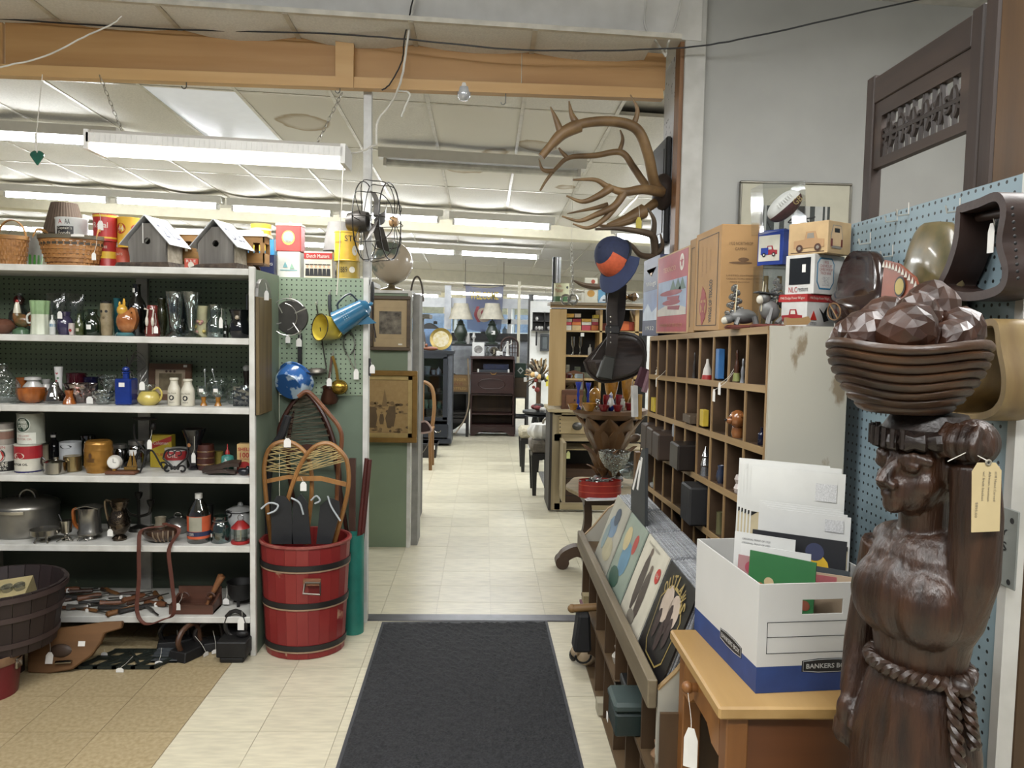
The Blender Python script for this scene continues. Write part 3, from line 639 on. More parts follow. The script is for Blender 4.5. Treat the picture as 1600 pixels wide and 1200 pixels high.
# tins on the partition top
o,r,H=can('plain yellow can behind the toy trolley end',(392,424,351),4.2,zp,P('d6b12a',.4),P('cdb050',.4));art(o,[P('e0d6b0',.5)],lambda b:b.patch((0,0,H*.9),.3,.01,0,r,20))
for k,(xa_,lb)in enumerate(((386,'cyan'),(407,'navy'))):
    o,w,h=boxt('cocoa_box',('navy box with cyan lid, first of the blue pair under the trolley end','navy box with white lettering, second of the blue pair by the red tea tin')[k],'box',(xa_,xa_+21,392),0,4.1,.06,DBL,zp,group='blue boxes on the partition top')
    art(o,[CY,OWH],lambda b:(b.bx(-w/2-.001,w/2+.001,-.031,.031,h-.02,h+.001,0),b.text('KING',(0,-.032,h*.5),w*.8,.012,1)))
o,w,h=boxt('cyan_box','bright cyan carton behind the navy boxes','box',(408,428,372),0,4.18,.05,CY,zp)
def teatin(px,yb,zb,label,m,body):
    o,w,h=boxt('tea_tin',label,'tin',px,yb,4.12,.1,m,zb,bev=.004)
    B().bx(-w/2-.002,w/2+.002,-.052,.052,h*.93,h+.004).build('lid',OWH,o,bev=.003,sm=0)
    return o,w,h
X,R,z=dims((433,469,393),4.12);hb=z-zp
o,w,h=boxt('tea_tin','pale square tin with teal ships under the red tea tin','tin',(433,469,393),0,4.12,.1,P('b9bcb2',.35),zp,bev=.004)
art(o,[P('5f9296',.5),OWH,P('7aa08a',.5)],lambda b:(b.prism([(-.03,h*.4),(-.005,h*.4),(-.018,h*.62)],-.0008,0,MT((0,-.0506,0))),b.prism([(.005,h*.35),(.03,h*.35),(.016,h*.55)],-.0008,2,MT((0,-.0506,0))),b.bx(-.045,.045,-.0512,-.0506,h*.28,h*.31,0)))
o,w,h=teatin((431,470,350),0,zp+hb+.001,'red square tea tin with cream lid and green oval, topmost of its pile',P('b23f3a',.4),None)
art(o,[P('c9b24a',.5),P('7fa890',.5),P('a05048',.5)],lambda b:(b.disc((0,-.0506,h*.5),.034,0,0,18,.038),b.disc((0,-.0512,h*.52),.028,1,0,16,.03),b.text('TEA',(0,-.0516,h*.36),.03,.01,2)))
B().sph((0,0,h+.01),.008,8,6).build('knob',OWH,o)
o,w,h=boxt('cigar_box','cigar tin with group portrait and red title band','tin',(475,519,393),0,4.1,.08,P('cfc6ae',.4),zp)
def f(b):
    b.bx(-w/2,w/2,-.0412,-.0404,h*.72,h*.95,0);b.text('Dutch Masters',(0,-.0418,h*.83),w*.8,h*.13,1)
    for k in range(6):
        x=-w*.38+k*w*.15;b.prism([(x-.011,h*.08),(x+.011,h*.08),(x+.009,h*.36),(x-.009,h*.36)],-.0008,2,MT((0,-.0404,0)));b.disc((x,-.0412,h*.44),.006,3);b.bx(x-.01,x+.01,-.0412,-.0404,h*.49,h*.53,2)
art(o,[RED,OWH,BLACK,P('c49a7a',.6)],f)
t=thing('table_lamp','lamp with plain grey tapered shade behind the yellow cans','lamp',(at(530,395,4.35).x,4.35,zp))
zs=[at(530,y,4.35).z-zp for y in(393,348)];R=(at(556,390,4.35)-at(505,390,4.35)).length/2
B().lathe([(R,zs[0]),(R*.68,zs[1])],28).build('lamp_shade',P('8d8b88',.8),t)if 0 else B().add(*(lambda n:([(R*(1 if k%2==0 else.68)*cos(2*PI*(k//2)/n),R*(1 if k%2==0 else.68)*sin(2*PI*(k//2)/n),zs[k%2])for k in range(2*n)],[(2*i,(2*i+2)%(2*n),(2*i+3)%(2*n),2*i+1)for i in range(n)]))(28)).build('lamp_shade',P('8d8b88',.8),t)
B().lathe([(.05,0),(.05,.012),(.02,.03),(.028,.05),(.01,.08),(.008,zs[0]+.03),(0,zs[0]+.03)],12).build('base',P('5c5a56',.4,.5),t)
zq=at(544,409,4.1).z-zp
o1,r,H1=can('dull gold can with dark lettering under the yellow can',(526,563,409),4.12,zp,P('9c8428',.4),P('a89040',.4));art(o1,[BLACK,OWH],lambda b:(b.text('1889',(-.02,0,H1*.5),.05,.03,0,rcyl=r),b.disc((.03,0,H1*.5),.016,1,r)))
o,r,H=can('bright yellow can with dark lettering, upper of two by the white post',(522,562,363),4.12,zp+H1+.001,P('d8ab16',.35),P('d0a830',.4))
art(o,[BLACK,OWH],lambda b:(b.text('STU',(.035,0,H*.75),.07,.03,0,rcyl=r),b.text('FRESH ROASTED',(-.04,0,H*.62),.05,.01,0,rcyl=r),b.disc((.055,0,H*.35),.016,1,r,16,.026)))
# ---------------------------------------------------------------- first shelf down (figurines and glass)
CLR=G('eef3f2',.1,.04);CUT=G('e6ecec',.12,.06,60);SMOKE=G('b9c4d6',.12);
LT('lumpy_dish','brown lumpy pottery dish at the shelf end','dish',(-20,22,498),3.72,Z1,[(.5,0),(.95,.35),(1,.6),(.7,.9),(.4,1),(0,.95)],P('6a4434',.3),rip=.04,k=7)
def fig(name,label,cat,X,Y,zb):return thing(name,label,cat,(X,Y,zb))
X,R,z=dims((15,50,468),3.74);H=z-Z1;t=fig('rooster_figurine','ceramic rooster figurine, red comb, white neck and brown tail','figurine',X,3.74,Z1)
B().lathe([(R*.75,0),(R*.7,H*.12),(R*.3,H*.2),(0,H*.2)],14).build('base',P('4d6a4e',.2),t)
B().sph((R*.1,0,H*.38),(R*.75,R*.5,H*.2),14,9).sph((-R*.35,0,H*.5),(R*.4,R*.4,H*.2),12,8).build('body',P('8a5530',.2,sc_=30,col2='3f4a2a'),t)
B().lathe([(R*.38,H*.45),(R*.3,H*.7),(R*.2,H*.85),(R*.12,H*.92),(0,H*.93)],12,c=(-R*.35,0,0)).build('neck',P('d8d2bc',.2),t)
B().sph((-R*.35,0,H*.92),(R*.16,R*.05,H*.08),8,6).sph((-R*.55,0,H*.72),(R*.12,R*.06,H*.09),8,6).build('comb',P('a02a26',.2),t)
B().strip(spline([(R*.5,0,H*.4),(R*.95,0,H*.62),(R*1.05,0,H*.4),(R*.9,0,H*.25)],5),(0,.03,0),.012).build('tail',P('7a4526',.2),t)
LT('decanter','clear decanter with dark red stopper behind the rooster','decanter',(20,42,446),3.95,Z1,[(.9,0),(1,.4),(.5,.62),(.35,.75),(.45,.84)],CLR)[0]
d0,R,H=LT('stopper_bottle','tall smoky bottle with red glass stopper in the shelf corner','bottle',(14,46,476),3.97,Z1,[(.8,0),(1,.3),(.9,.7),(.4,.9),(.4,1)],G('8a8f96',.12))
B().sph((0,0,H+.02),(R*.5,R*.5,.03),10,8).build('stopper',P('5c1f1c',.2),d0)
o,R,H=LT('celery_vase','celery shaped vase, green at the top and white below','vase',(48,77,470),3.72,Z1,[(1,0),(.95,.05),(.85,.5),(.9,.85),(.95,1),(.8,.99),(.7,.6),(0,.5)],P('cdd2bc',.35),rip=.05,k=9,n=44)
B().lathe([(R*.88,H*.6),(R*.93,H*.85),(R*.985,H*1.005),(R*.9,H*1.01)],44,rip=.06,k=9).build('leaf_tips',P('8aa878',.4),o)
handle(o,[(-R*.85,0,H*.65),(-R*1.4,0,H*.55),(-R*1.35,0,H*.35),(-R*.9,0,H*.35)],.005,P('cfd0c6',.3))
o,R,H=LT('small_bottle','tiny white bottle with blue band in front of the purple pitcher','bottle',(77,86,492),3.69,Z1,BOT,P('d3d6d0',.3));B().lathe([(R*1.02,H*.4),(R*1.02,H*.55)],12).build('blue_band',P('3d7aa0',.4),o)
o,R,H=LT('purple_pitcher','deep purple glass pitcher with white tag, in the shade','pitcher',(88,114,487),3.74,Z1,[(.7,0),(1,.3),(.95,.6),(.6,.8),(.75,1),(.65,.98),(.5,.8),(0,.7)],P('3a3450',.15,coat=.5))
price_tag(o,(0,-R-.004,H*.85),.022,.034)
def bag(label,pts,Y,mname='plastic_bag'):
    q=[at(x,y,Y)for x,y in pts];n=8;b=B();vs=[]
    for s_ in(-1,1):
        for i in range(n+1):
            for j in range(n+1):
                u,v=i/n,j/n;p=(q[0]*(1-u)+q[1]*u)*(1-v)+(q[3]*(1-u)+q[2]*u)*v;d=.03*sin(PI*u)*sin(PI*min(v*1.0,1))**.5
                vs.append(p+V((0,s_*(d+.0008)+ru(-.003,.003),0)))
    fs=[]
    for k in range(2):
        for i in range(n):
            for j in range(n):a_=k*(n+1)**2+i*(n+1)+j;fs.append((a_,a_+1,a_+n+2,a_+n+1))
    b.add(vs,fs);return b.build(mname,G('e6e9ea',.06,.12),label=label,cat='bag',recalc=False)
bag('clear crinkled plastic bag standing behind the purple pitcher',[(72,458),(101,456),(104,520),(76,522)],3.83)
bag('clear plastic bag beside the small green bottle',[(101,457),(131,460),(130,520),(104,521)],3.86)
o,R,H=LT('small_cup','little white cup with red flower between pitcher and green bottle','cup',(107,117,505),3.7,Z1,[(.7,0),(1,.5),(.9,1),(.8,.98),(0,.9)],P('cfc2ba',.3));art(o,[RED],lambda b:b.disc((0,0,H*.4),.007,0,R+.0008))
o,R,H=LT('green_bottle','small olive green bottle with round sticker','bottle',(117,130,490),3.68,Z1,[(.95,0),(1,.05),(1,.55),(.5,.75),(.4,1),(0,1)],P('39421e',.12,coat=.5));sticker(o,(0,0,H*.25),.014,.014,R+.001,P('b9b49a',.5))
o,R,H=LT('green_jug','squat dark green glass jug with square price sticker','jug',(131,158,483),3.72,Z1,[(.95,0),(1,.05),(1,.5),(.7,.7),(.5,.8),(.55,1),(0,1)],P('12200f',.08,coat=.6));sticker(o,(0,0,H*.32),.022,.022,R+.001);handle(o,[(-R*.4,0,H*.95),(-R*.9,-.01,H*.9),(-R*1.0,-.01,H*.55)],.004,P('12200f',.1))
o,R,H=LT('face_mug','beige owl-faced mug beside the dark green jug','mug',(156,176,474),3.74,Z1,[(.8,0),(.95,.15),(1,.45),(.85,.6),(.95,.8),(.9,1),(.8,.98),(0,.9)],P('a49474',.35,sc_=30,col2='7c6c4c'))
art(o,[BLACK,P('6a5a3a',.4)],lambda b:[b.disc((s_*R*.4,0,H*.75),R*.22,0,R*.97)for s_ in(-1,1)]+[b.disc((0,0,H*.55),R*.2,1,R*1.01)]);B().lathe([(R*.7,H*.96),(R*.75,H*1.06),(R*.3,H*1.08),(0,H*1.08)],14).build('lid',BLACK,o)
o,R,H=LT('teal_vase','narrow teal glazed vase behind the orange cat jar','vase',(177,189,466),3.82,Z1,[(.8,0),(1,.5),(.8,.8),(1,1),(.85,.98),(0,.8)],P('1d5a60',.12,coat=.5))
X,R,z=dims((175,214,466),3.7);H=z-Z1;t=fig('cat_jar','glossy orange squirrel-shaped jar with yellow head on a teal base','figurine',X,3.7,Z1)
OR=P('b5763c',.12,coat=.6,sc_=20,col2='8a4a1e');B().lathe([(R*.7,0),(R*.75,H*.04),(R*.6,H*.09),(0,H*.1)],16).build('base',P('3c6f74',.15,coat=.5),t)
B().sph((R*.15,0,H*.38),(R*.82,R*.65,H*.33),16,10).build('body',OR,t);B().sph((-R*.1,-R*.2,H*.68),(R*.42,R*.4,H*.16),12,8).sph((0,-R*.1,H*.86),(R*.12,R*.08,H*.14),8,6).sph((-R*.35,-R*.1,H*.82),(R*.1,R*.08,H*.1),8,6).build('head',P('d0a02c',.12,coat=.6),t)
B().strip(spline([(R*.7,0,H*.2),(R*1.0,-.01,H*.45),(R*.8,-.01,H*.72),(R*.45,0,H*.6)],6),(0,.03,0),.014).build('tail',OR,t)
o,R,H=LT('wine_bottle','tall black wine bottle with small white neck label','bottle',(199,228,444),3.76,Z1,[(.95,0),(1,.02),(1,.52),(.85,.64),(.45,.76),(.38,.86),(.38,.97),(.45,.975),(.45,1),(0,1)],P('0c0c0a',.08,coat=.6));sticker(o,(-.01,0,H*.88),.018,.02,R*.4+.0012)
o,R,H=LT('red_jug','dark red glazed jug with two white stork reliefs','jug',(226,250,477),3.7,Z1,[(.9,0),(1,.12),(.8,.4),(.6,.7),(.7,.95),(.6,1),(.5,.95),(0,.8)],P('6e2a22',.15,coat=.5))
for x in(-.4,.35):B().tube([(x*R,-R*.92,.012),(x*R,-R*.85,H*.3)],.0025,5).sph((x*R,-R*.8,H*.48),(.008,.008,.025),8,6).tube([(x*R,-R*.75,H*.6),(x*R+.004,-R*.72,H*.85),(x*R-.012,-R*.75,H*.88)],.004,5).build('stork_relief',P('d8d0c0',.2),o)
price_tag(o,(R*.95,-R-.01,H*.22),.02,.034,(R*.6,-R*.6,H*.75))
LT('dark_vase','dark green and brown bulb vase behind the red stork jug','vase',(244,261,466),3.86,Z1,VASE,P('3a3a1c',.15,coat=.5,sc_=20,col2='1e1e12'))
LT('hurricane_glass','clear footed hurricane glass, closer to the red jug','glass vase',(258,287,456),3.72,Z1,[(.95,0),(.9,.04),(.35,.14),(.6,.25),(.75,.6),(.9,.95),(.98,1)],CLR,cup=.002,n=24)
LT('smoked_beaker','pale smoky blue tall beaker standing behind the hurricane glass','glass vase',(264,295,456),3.86,Z1,[(.85,0),(.95,.1),(1,.75),(.9,.85),(.98,1)],SMOKE,cup=.003,n=24)
LT('squat_vase','round ribbed glass jar between the two tall clear glasses','glass vase',(270,292,498),3.8,Z1,[(.7,0),(1,.35),(.9,.65),(.6,.85),(.7,1)],G('cfd4dc',.14),cup=.003)
LT('trumpet_glass','tall clear trumpet glass with wide foot, further from the red jug','glass vase',(284,314,456),3.72,Z1,[(1,0),(.9,.04),(.3,.14),(.45,.3),(.65,.65),(.95,.97),(1,1)],CLR,cup=.002,n=24)
o,R,H=LT('flower_vase','cream vase with pink and yellow flower cluster','vase',(303,328,478),3.78,Z1,[(.7,0),(.9,.2),(.6,.6),(.75,1),(.65,.98),(0,.8)],P('b9b48c',.3));b=B()
for k in range(7):b.sph((ru(-.7,.6)*R,-R*.8,H*ru(.15,.5)),.009,7,5,k%2)
b.build('flowers',[P('c48f86',.4),P('c9b45c',.4)],o)
o,R,H=LT('glass_jug','clear glass jug with hanging tag beside the black vase','glass jug',(322,350,476),3.72,Z1,[(.85,0),(1,.1),(1,.4),(.55,.6),(.65,.95),(.75,1)],CLR,cup=.002);price_tag(o,(R*.95,-.04,H*.45),.017,.05,(R*.7,0,H*.9))
handle(o,[(R*.6,0,H*.9),(R*1.1,0,H*.8),(R*1.0,0,H*.4)],.004,CLR)
o,R,H=LT('small_flask','small dark flask with pale label tucked by the glass jug','bottle',(349,357,500),3.74,Z1,BOT,P('22261e',.15));sticker(o,(0,0,H*.3),.008,.012,R+.001)
LT('tall_flask','pale clear bottle neck rising behind the black ruffled vase','bottle',(380,393,460),3.9,Z1,[(1,0),(1,.4),(.5,.65),(.4,.95),(.5,1)],G('cfc9b6',.2))
o,R,H=LT('ruffled_vase','shiny black ruffled jug with a pale rosette','vase',(358,391,484),3.72,Z1,[(.7,0),(1,.2),(.95,.45),(.7,.65),(.95,.95),(1.05,1),(.85,.9),(.6,.7),(0,.6)],P('0e0e14',.08,coat=.7),rip=.05,k=5);B().sph((0,-R*.8,H*.72),.011,8,6).build('rosette',P('b9aa92',.3),o)
# ---------------------------------------------------------------- second shelf down (glassware)
AMB=G('c87a24',.14,.05,50);AMBD=P('a35a18',.12,coat=.5,sc_=25,col2='7c3f10');PNK=G('d2b8b4',.2,.06,40)
LT('cut_decanter','big clear cut glass decanter at the shelf end','decanter',(-18,28,568),3.74,Z2,[(.7,0),(1,.15),(1,.45),(.5,.75),(.25,.85),(.35,.92),(.25,1),(0,1)],CUT)
price_tag(LT('glass_saucer','small glass saucer with white tag over the shelf edge','saucer',(14,34,628),3.68,Z2,[(.5,0),(1,1),(.95,1),(0,.3)],CUT)[0],(-.045,-.068,-.01),.034,.042,(0,0,.005))
LT('amber_dish','amber glass dish partly behind the carnival bowl','dish',(25,44,590),3.86,Z2,[(.6,0),(1,.7),(1,1),(.9,.98),(.5,.2),(0,.1)],AMBD)
LT('carnival_bowl','orange amber carnival glass bowl with scalloped rim','bowl',(28,70,606),3.72,Z2,[(.55,0),(.9,.25),(1,.7),(.97,1),(.9,.98),(.85,.6),(.5,.15),(0,.1)],AMBD,rip=.03,k=12,n=48)
o,R,H=LT('apothecary_jar','white filled glass jar with flat glass lid behind the carnival bowl','jar',(37,66,588),3.84,Z2,[(.9,0),(1,.05),(1,.6),(.6,.78),(.6,.82),(.85,.86),(.8,.97),(.4,1),(0,1)],P('c9c8c2',.2,coat=.4))
LT('apothecary_jar','smaller white jar with lid between carnival bowl and bud vase','jar',(64,80,592),3.88,Z2,[(.9,0),(1,.05),(1,.6),(.6,.78),(.8,.86),(.8,1),(0,1)],P('c0bfba',.2,coat=.4))
LT('flask_vase','clear glass flask shaped vase in front of the small jar','glass vase',(69,101,597),3.72,Z2,[(.8,0),(1,.12),(.95,.35),(.45,.75),(.35,1)],G('d6d4d0',.16),cup=.002)
o,R,H=LT('bud_vase','slim white milk glass bud vase with painted flowers','vase',(85,98,573),3.8,Z2,[(1,0),(1,.1),(.7,.3),(.8,.7),(1,1),(.8,.97),(0,.9)],P('d8d8d6',.25));art(o,[P('a8484c',.5),P('5d7a5a',.5)],lambda b:(b.disc((0,0,H*.82),.006,0,R*.9),b.disc((.004,0,H*.68),.005,1,R*.86),b.disc((-.004,0,H*.6),.005,0,R*.84)))
LT('amber_vase','small brown amber glass vase with waist','vase',(98,118,610),3.69,Z2,[(1,0),(.8,.3),(.5,.6),(.7,1),(.6,.98),(0,.7)],AMBD)
o,R,H=LT('ruffled_bowl','pale pink ruffled glass basket bowl with sticker','bowl',(103,150,599),3.75,Z2,[(.4,0),(.55,.25),(.85,.7),(1,1)],PNK,cup=.003,rip=.08,k=7,n=42);sticker(o,(-.02,-R*.6,H*.35),.016,.016)
LT('ruby_bowl','dark ruby red glass bowl at the back of the shelf','bowl',(104,134,583),3.9,Z2,[(.6,0),(.9,.3),(1,1),(.93,.98),(0,.2)],P('4a1420',.1,coat=.5))
LT('cobalt_bowl','dark cobalt glass bowl beside the ruby bowl','bowl',(131,153,589),3.9,Z2,[(.6,0),(.9,.3),(1,1),(.93,.98),(0,.2)],P('141638',.1,coat=.5))
o,R,H=LT('crystal_bowl','sparkling cut crystal bowl with white tag, in front of the cobalt bowl','bowl',(144,179,610),3.7,Z2,[(.45,0),(.6,.1),(.9,.6),(1,1)],CUT,cup=.003,rip=.04,k=10,n=40);price_tag(o,(-R*1.05,-.02,.02),.03,.034,(-R*.7,0,H*.8))
LT('crystal_dish','cut crystal stemmed dish behind the crystal bowl','dish',(153,184,586),3.86,Z2,[(.6,0),(.55,.04),(.15,.1),(.15,.4),(.7,.6),(1,1)],CUT,cup=.003)
X,R,z=dims((184,210,588),3.7);h=z-Z2;t=thing('square_bottle','cobalt blue square bottle with stopper and white sticker','bottle',(X,3.7,Z2));CB=P('15307c',.08,coat=.5)
B().bx(-R,R,-R,R,0,h*.93).build('body',CB,t,bev=.006,sm=0);B().lathe([(R*.4,h*.92),(R*.38,h*1.1),(R*.5,h*1.12),(R*.5,h*1.16),(0,h*1.16)],14).build('neck',CB,t);B().sph((0,0,h*1.25),(R*.45,R*.45,h*.1),10,8).build('stopper',CB,t);sticker(t,(-.003,-R-.001,h*.72),.026,.02)
b=B();X0=at(205,570,3.92).x
for k in range(7):b.tube(spline([(.05*cos(k),.02*sin(k*2),0),(.05*cos(k+1),.03*sin(k),.09+.02*(k%3)),(.06*cos(k*2.1),.02,.16+.02*(k%2)),(.03*cos(k*2.1+1),0,.2+.015*(k%4)),(.05*cos(k*2.1+2),0,.18)],6),.0025,5)
b.build('wire_ornament',P('8c8a86',.3,.7),label='tangled pale wire scroll ornament behind the blue bottle',cat='ornament',loc=(X0,3.94,Z2))
o,R,H=LT('squat_pitcher','squat yellow pitcher with looped handle and white tag','pitcher',(215,250,611),3.7,Z2,[(.6,0),(.95,.25),(1,.5),(.8,.85),(.6,1),(.55,.98),(0,.8)],P('c4b055',.2,coat=.4));handle(o,[(R*.3,0,H*1.0),(R*.8,0,H*1.25),(R*1.15,0,H*.9),(R*1.05,0,H*.45),(R*.9,0,H*.3)],.005,P('c4b055',.2));price_tag(o,(-R*.35,-.03,H*1.4),.026,.04,(-R*.2,0,H*1.9))
B().lathe([(R*.5,H*.98),(R*.45,H*1.3),(R*.6,H*1.5)],16).build('glass_neck',CLR,o)
t=thing('framed_print','wooden framed small print leaning at the back behind the milk bottles','picture',at(267,632,3.97));c=[at(x,y,3.97)-t.location for x,y in((234,632),(300,632),(300,569),(234,568))]
w=c[1].x-c[0].x;hh=at(267,568,3.97).z-Z2;t.location=(t.location.x,3.96,Z2);t.rotation_euler=(-.08,0,0);FW=W('6e4a30','4e3420')
for x0,x1,z0,z1 in((-w/2,w/2,0,.03),(-w/2,w/2,hh-.03,hh),(-w/2,-w/2+.03,.03,hh-.03),(w/2-.03,w/2,.03,hh-.03)):B().bx(x0,x1,-.008,.008,z0,z1).build('frame_bar',FW,t,sm=0)
B().bx(-w/2+.03,w/2-.03,0,.006,.03,hh-.03).build('mat_board',P('b9a68c',.8),t,sm=0);B().bx(-w/2+.05,w/2-.05,-.002,0,.05,hh-.05).build('print',P('6a5f48',.8,sc_=30,col2='8a7c5e'),t,sm=0);art(t,[P('4a3020',.6)],lambda b:[b.disc((x,-.003,hh-.04),.006)for x in(-.02,0,.02)]);sticker(t,(w/2-.03,-.009,hh-.012),.018,.012)
for k,(x0,x1,yt,Y)in enumerate(((262,282,590,3.7),(283,304,592,3.69))):
    o,R,H=LT('milk_bottle',('cream milk bottle with round black emblem, nearer the yellow pitcher','cream milk bottle with round black emblem, nearer the stemmed glasses')[k],'bottle',(x0,x1,yt),Y,Z2,[(.95,0),(1,.02),(1,.5),(.92,.62),(.6,.8),(.55,.9),(.68,.92),(.68,.98),(.6,1),(0,1)],P('d3cdba',.25),group='milk bottles')
    r=R+.0009;art(o,[INK,P('d3cdba',.3)],lambda b:(b.text('Dairy Foods',(-.003,0,H*.45),R*1.5,.008,0,rcyl=r),b.disc((-.002,0,H*.29),.0125,0,r),b.disc((-.002,0,H*.29),.006,1,r+.0005),b.text('GRADE A',(-.002,0,H*.13),R*.9,.006,0,rcyl=r)))
for k,(x0,x1)in enumerate(((308,328),(330,351))):
    o,R,H=LT('sundae_glass',('sundae glass with amber stem and straight stirrer by the milk bottles','sundae glass with amber stem and slanted stirrer')[k],'glass',(x0,x1,603),3.7,Z2,[(.55,.45),(.9,.6),(1,.8),(.9,1)],CLR,group='amber stemmed sundae glasses',cup=.002)
    B().lathe([(R*.55,0),(R*.5,H*.05),(R*.3,H*.2),(R*.42,H*.46),(0,H*.46)],14).build('stem',P('9a6414',.12,coat=.5),o);B().tube([(R*(.3-.2*k),0,H*.6),(R*(.2-1.0*k),0,H*1.75)],.0015,5).sph((R*(.2-1.0*k),0,H*1.78),(.005,.005,.009),8,6).build('stirrer',P('c4c8c8',.15,.6),o);sticker(o,(0,-R-.001,H*.8),.02,.016)
LT('glass_stack','stack of clear pressed glass dishes behind the sundae glasses','glassware',(320,358,590),3.88,Z2,[(.7,0),(1,.2),(.75,.3),(1,.5),(.75,.6),(1,.8),(.8,1)],CUT)
LT('crystal_jar','round crystal jar with starburst stopper behind the glass box','jar',(352,379,590),3.82,Z2,[(.6,0),(1,.3),(.9,.55),(.4,.68),(.4,.75),(.55,.85),(.3,1),(0,1)],CUT)
X,R,z=dims((364,392,604),3.69);b=B();h=z-Z2
for q in((-R,-R+.003,-.04,.04),(R-.003,R,-.04,.04),(-R,R,-.04,-.037),(-R,R,.037,.04)):b.bx(q[0],q[1],q[2],q[3],0,h)
b.bx(-R,R,-.04,.04,0,.004);o=b.build('glass_box',G('cfd6d6',.16,.05,40),label='ribbed clear glass box with dark lettering at its foot',cat='box',loc=(X,3.73,Z2),sm=0);art(o,[INK],lambda b:b.text('BLACKWOOD',(0,-.0412,.01),R*1.7,.01,0))
X,R,z=dims((378,393,571),3.9);H=z-Z2;t=thing('dark_statuette','small dark bust statuette with white cap at the shelf corner','figurine',(X,3.9,Z2));B().lathe([(R,0),(R,H*.3),(R*.7,H*.45),(R*.5,H*.6),(R*.75,H*.75),(R*.7,H*.92),(0,H)],14).build('body',P('2a201a',.3),t);B().sph((0,-.004,H*.92),(R*.75,R*.75,H*.1),10,7).build('cap',P('b9b9b6',.4),t)
# ---------------------------------------------------------------- third shelf down (oil cans, iron)
o1,r,H=can('round oil can with red disc and black base band',(-12,21,694),3.72,Z3,P('c5c3ba',.4))
art(o1,[BLACK,RED,OWH],lambda b:(b.patch((0,0,H*.22),2*PI*r*.9,H*.36,0,r,24),b.disc((.0,0,H*.62),.036,0,r),b.disc((.0,0,H*.62),.03,1,r+.0006),b.text('MOTOR OIL',(.01,0,H*.14),.06,.012,2,rcyl=r+.0006),b.text('GENUINE',(.01,0,H*.3),.07,.022,2,rcyl=r+.0006),b.text('PENN',(.01,0,H*.93),.05,.012,1,rcyl=r)))
o,r,h=can('silver and copper striped can atop the red disc oil can',(-12,20,661),3.72,Z3+H+.001,P('9c958c',.35,.4));art(o,[P('7a5a4c',.4),OWH],lambda b:(b.patch((0,0,h*.45),.3,h*.35,0,r,24),b.patch((0,0,h*.7),.3,h*.06,1,r,24)))
o1,r,H=can('red and white motor oil can, lower of the pair beside it',(24,64,693),3.71,Z3,P('c9c5b6',.4));o1['label']='red topped motor oil can with oval emblem under the grey oil can'
art(o1,[P('a01a24',.4),OWH,BLACK,P('2a2858',.4)],lambda b:(b.patch((0,0,H*.73),2*PI*r*.9,H*.44,0,r,28),b.disc((-.012,0,H*.62),.026,1,r+.0006,20,.015),b.text('Esso',(-.012,0,H*.62),.034,.014,0,rcyl=r+.0012,bold=.02),b.text('MOTOR OIL',(-.012,0,H*.32),.078,.011,2,rcyl=r,bold=.02),b.patch((0,0,H*.05),.35,H*.06,3,r,24)))
o,r,h=can('grey green oil can with dark round emblem on top of the red topped can',(28,68,645),3.72,Z3+H+.001,P('8d9084',.4))
art(o,[P('16301f',.4),P('c5c7bc',.5),P('a0524c',.5)],lambda b:(b.patch((0,0,h*.2),.1,h*.38,1,r),b.disc((-.008,0,h*.65),.036,1,r),b.disc((-.008,0,h*.65),.033,0,r+.0006),b.text('QUAKER',(-.008,0,h*.73),.046,.014,1,rcyl=r+.0012,bold=.02),b.text('STATE',(-.008,0,h*.6),.04,.014,1,rcyl=r+.0012,bold=.02),b.text('DE LUXE',(-.004,0,h*.29),.05,.008,2,rcyl=r+.0006),b.text('MOTOR OIL',(-.004,0,h*.18),.075,.01,2,rcyl=r+.0006)))
can('cream can edge showing behind the red topped oil can',(58,75,695),3.86,Z3,P('b8ad92',.4))
o,R,H=LT('ink_bottle','black bottle with white label behind the chrome cups','bottle',(74,94,676),3.9,Z3,BOT,P('131316',.15));sticker(o,(0,0,H*.9),.03,.012,R*.45)
CUPP=[(.85,0),(.9,.06),(1,.1),(1,.9),(.9,1)]
o,R,H=LT('chrome_kettle','shiny chrome lidded sugar pot at the front edge','pot',(70,105,714),3.68,Z3,[(.9,0),(1,.05),(1,.72),(.7,.82),(.2,.86),(.2,1),(0,1)],CHR);handle(o,[(-R*.98,0,H*.8),(-R*1.25,0,H*.95),(-R*1.3,0,H*.6),(-R*1.0,0,H*.4)],.005,P('2a1c14',.4))
LT('chrome_mug','chrome mug with brass tint behind the chrome pot','mug',(100,127,712),3.74,Z3,[(.9,0),(1,.05),(1,1),(.9,.99),(0,.9)],P('a89468',.2,.9))
o,R,H=LT('enamel_mug','white enamel mug with black swoosh stacked behind the chrome pots','mug',(94,126,690),3.84,Z3,[(1,0),(1,1),(.92,.99),(.9,.7),(0,.7)],P('b5b8ba',.3));art(o,[BLACK],lambda b:b.disc((.0,0,H*.85),.03,0,R+.0009,16,.009))
LT('lidded_jar','dim glass jar with metal lid behind the gold barrel jar','jar',(124,150,680),3.92,Z3,[(1,0),(1,.75),(.8,.85),(.85,.86),(.85,1),(0,1)],G('8f9694',.15))
o,R,H=LT('barrel_jar','golden barrel shaped cookie jar with dark lettering','jar',(133,175,688),3.73,Z3,[(.85,0),(.87,.06),(.93,.1),(1,.2),(1.03,.25),(1,.3),(1,.66),(1.03,.7),(1,.75),(.96,.84),(.98,.88),(.94,.95),(.8,1),(0,1)],P('a8782e',.25,.55),n=28);art(o,[P('4a2c10',.5)],lambda b:(b.text('COOKIES',(-.01,0,H*.42),.04,.018,0,rcyl=R+.001,bold=.03),b.disc((-.01,0,H*.56),.008,0,R+.001,10,.014)))
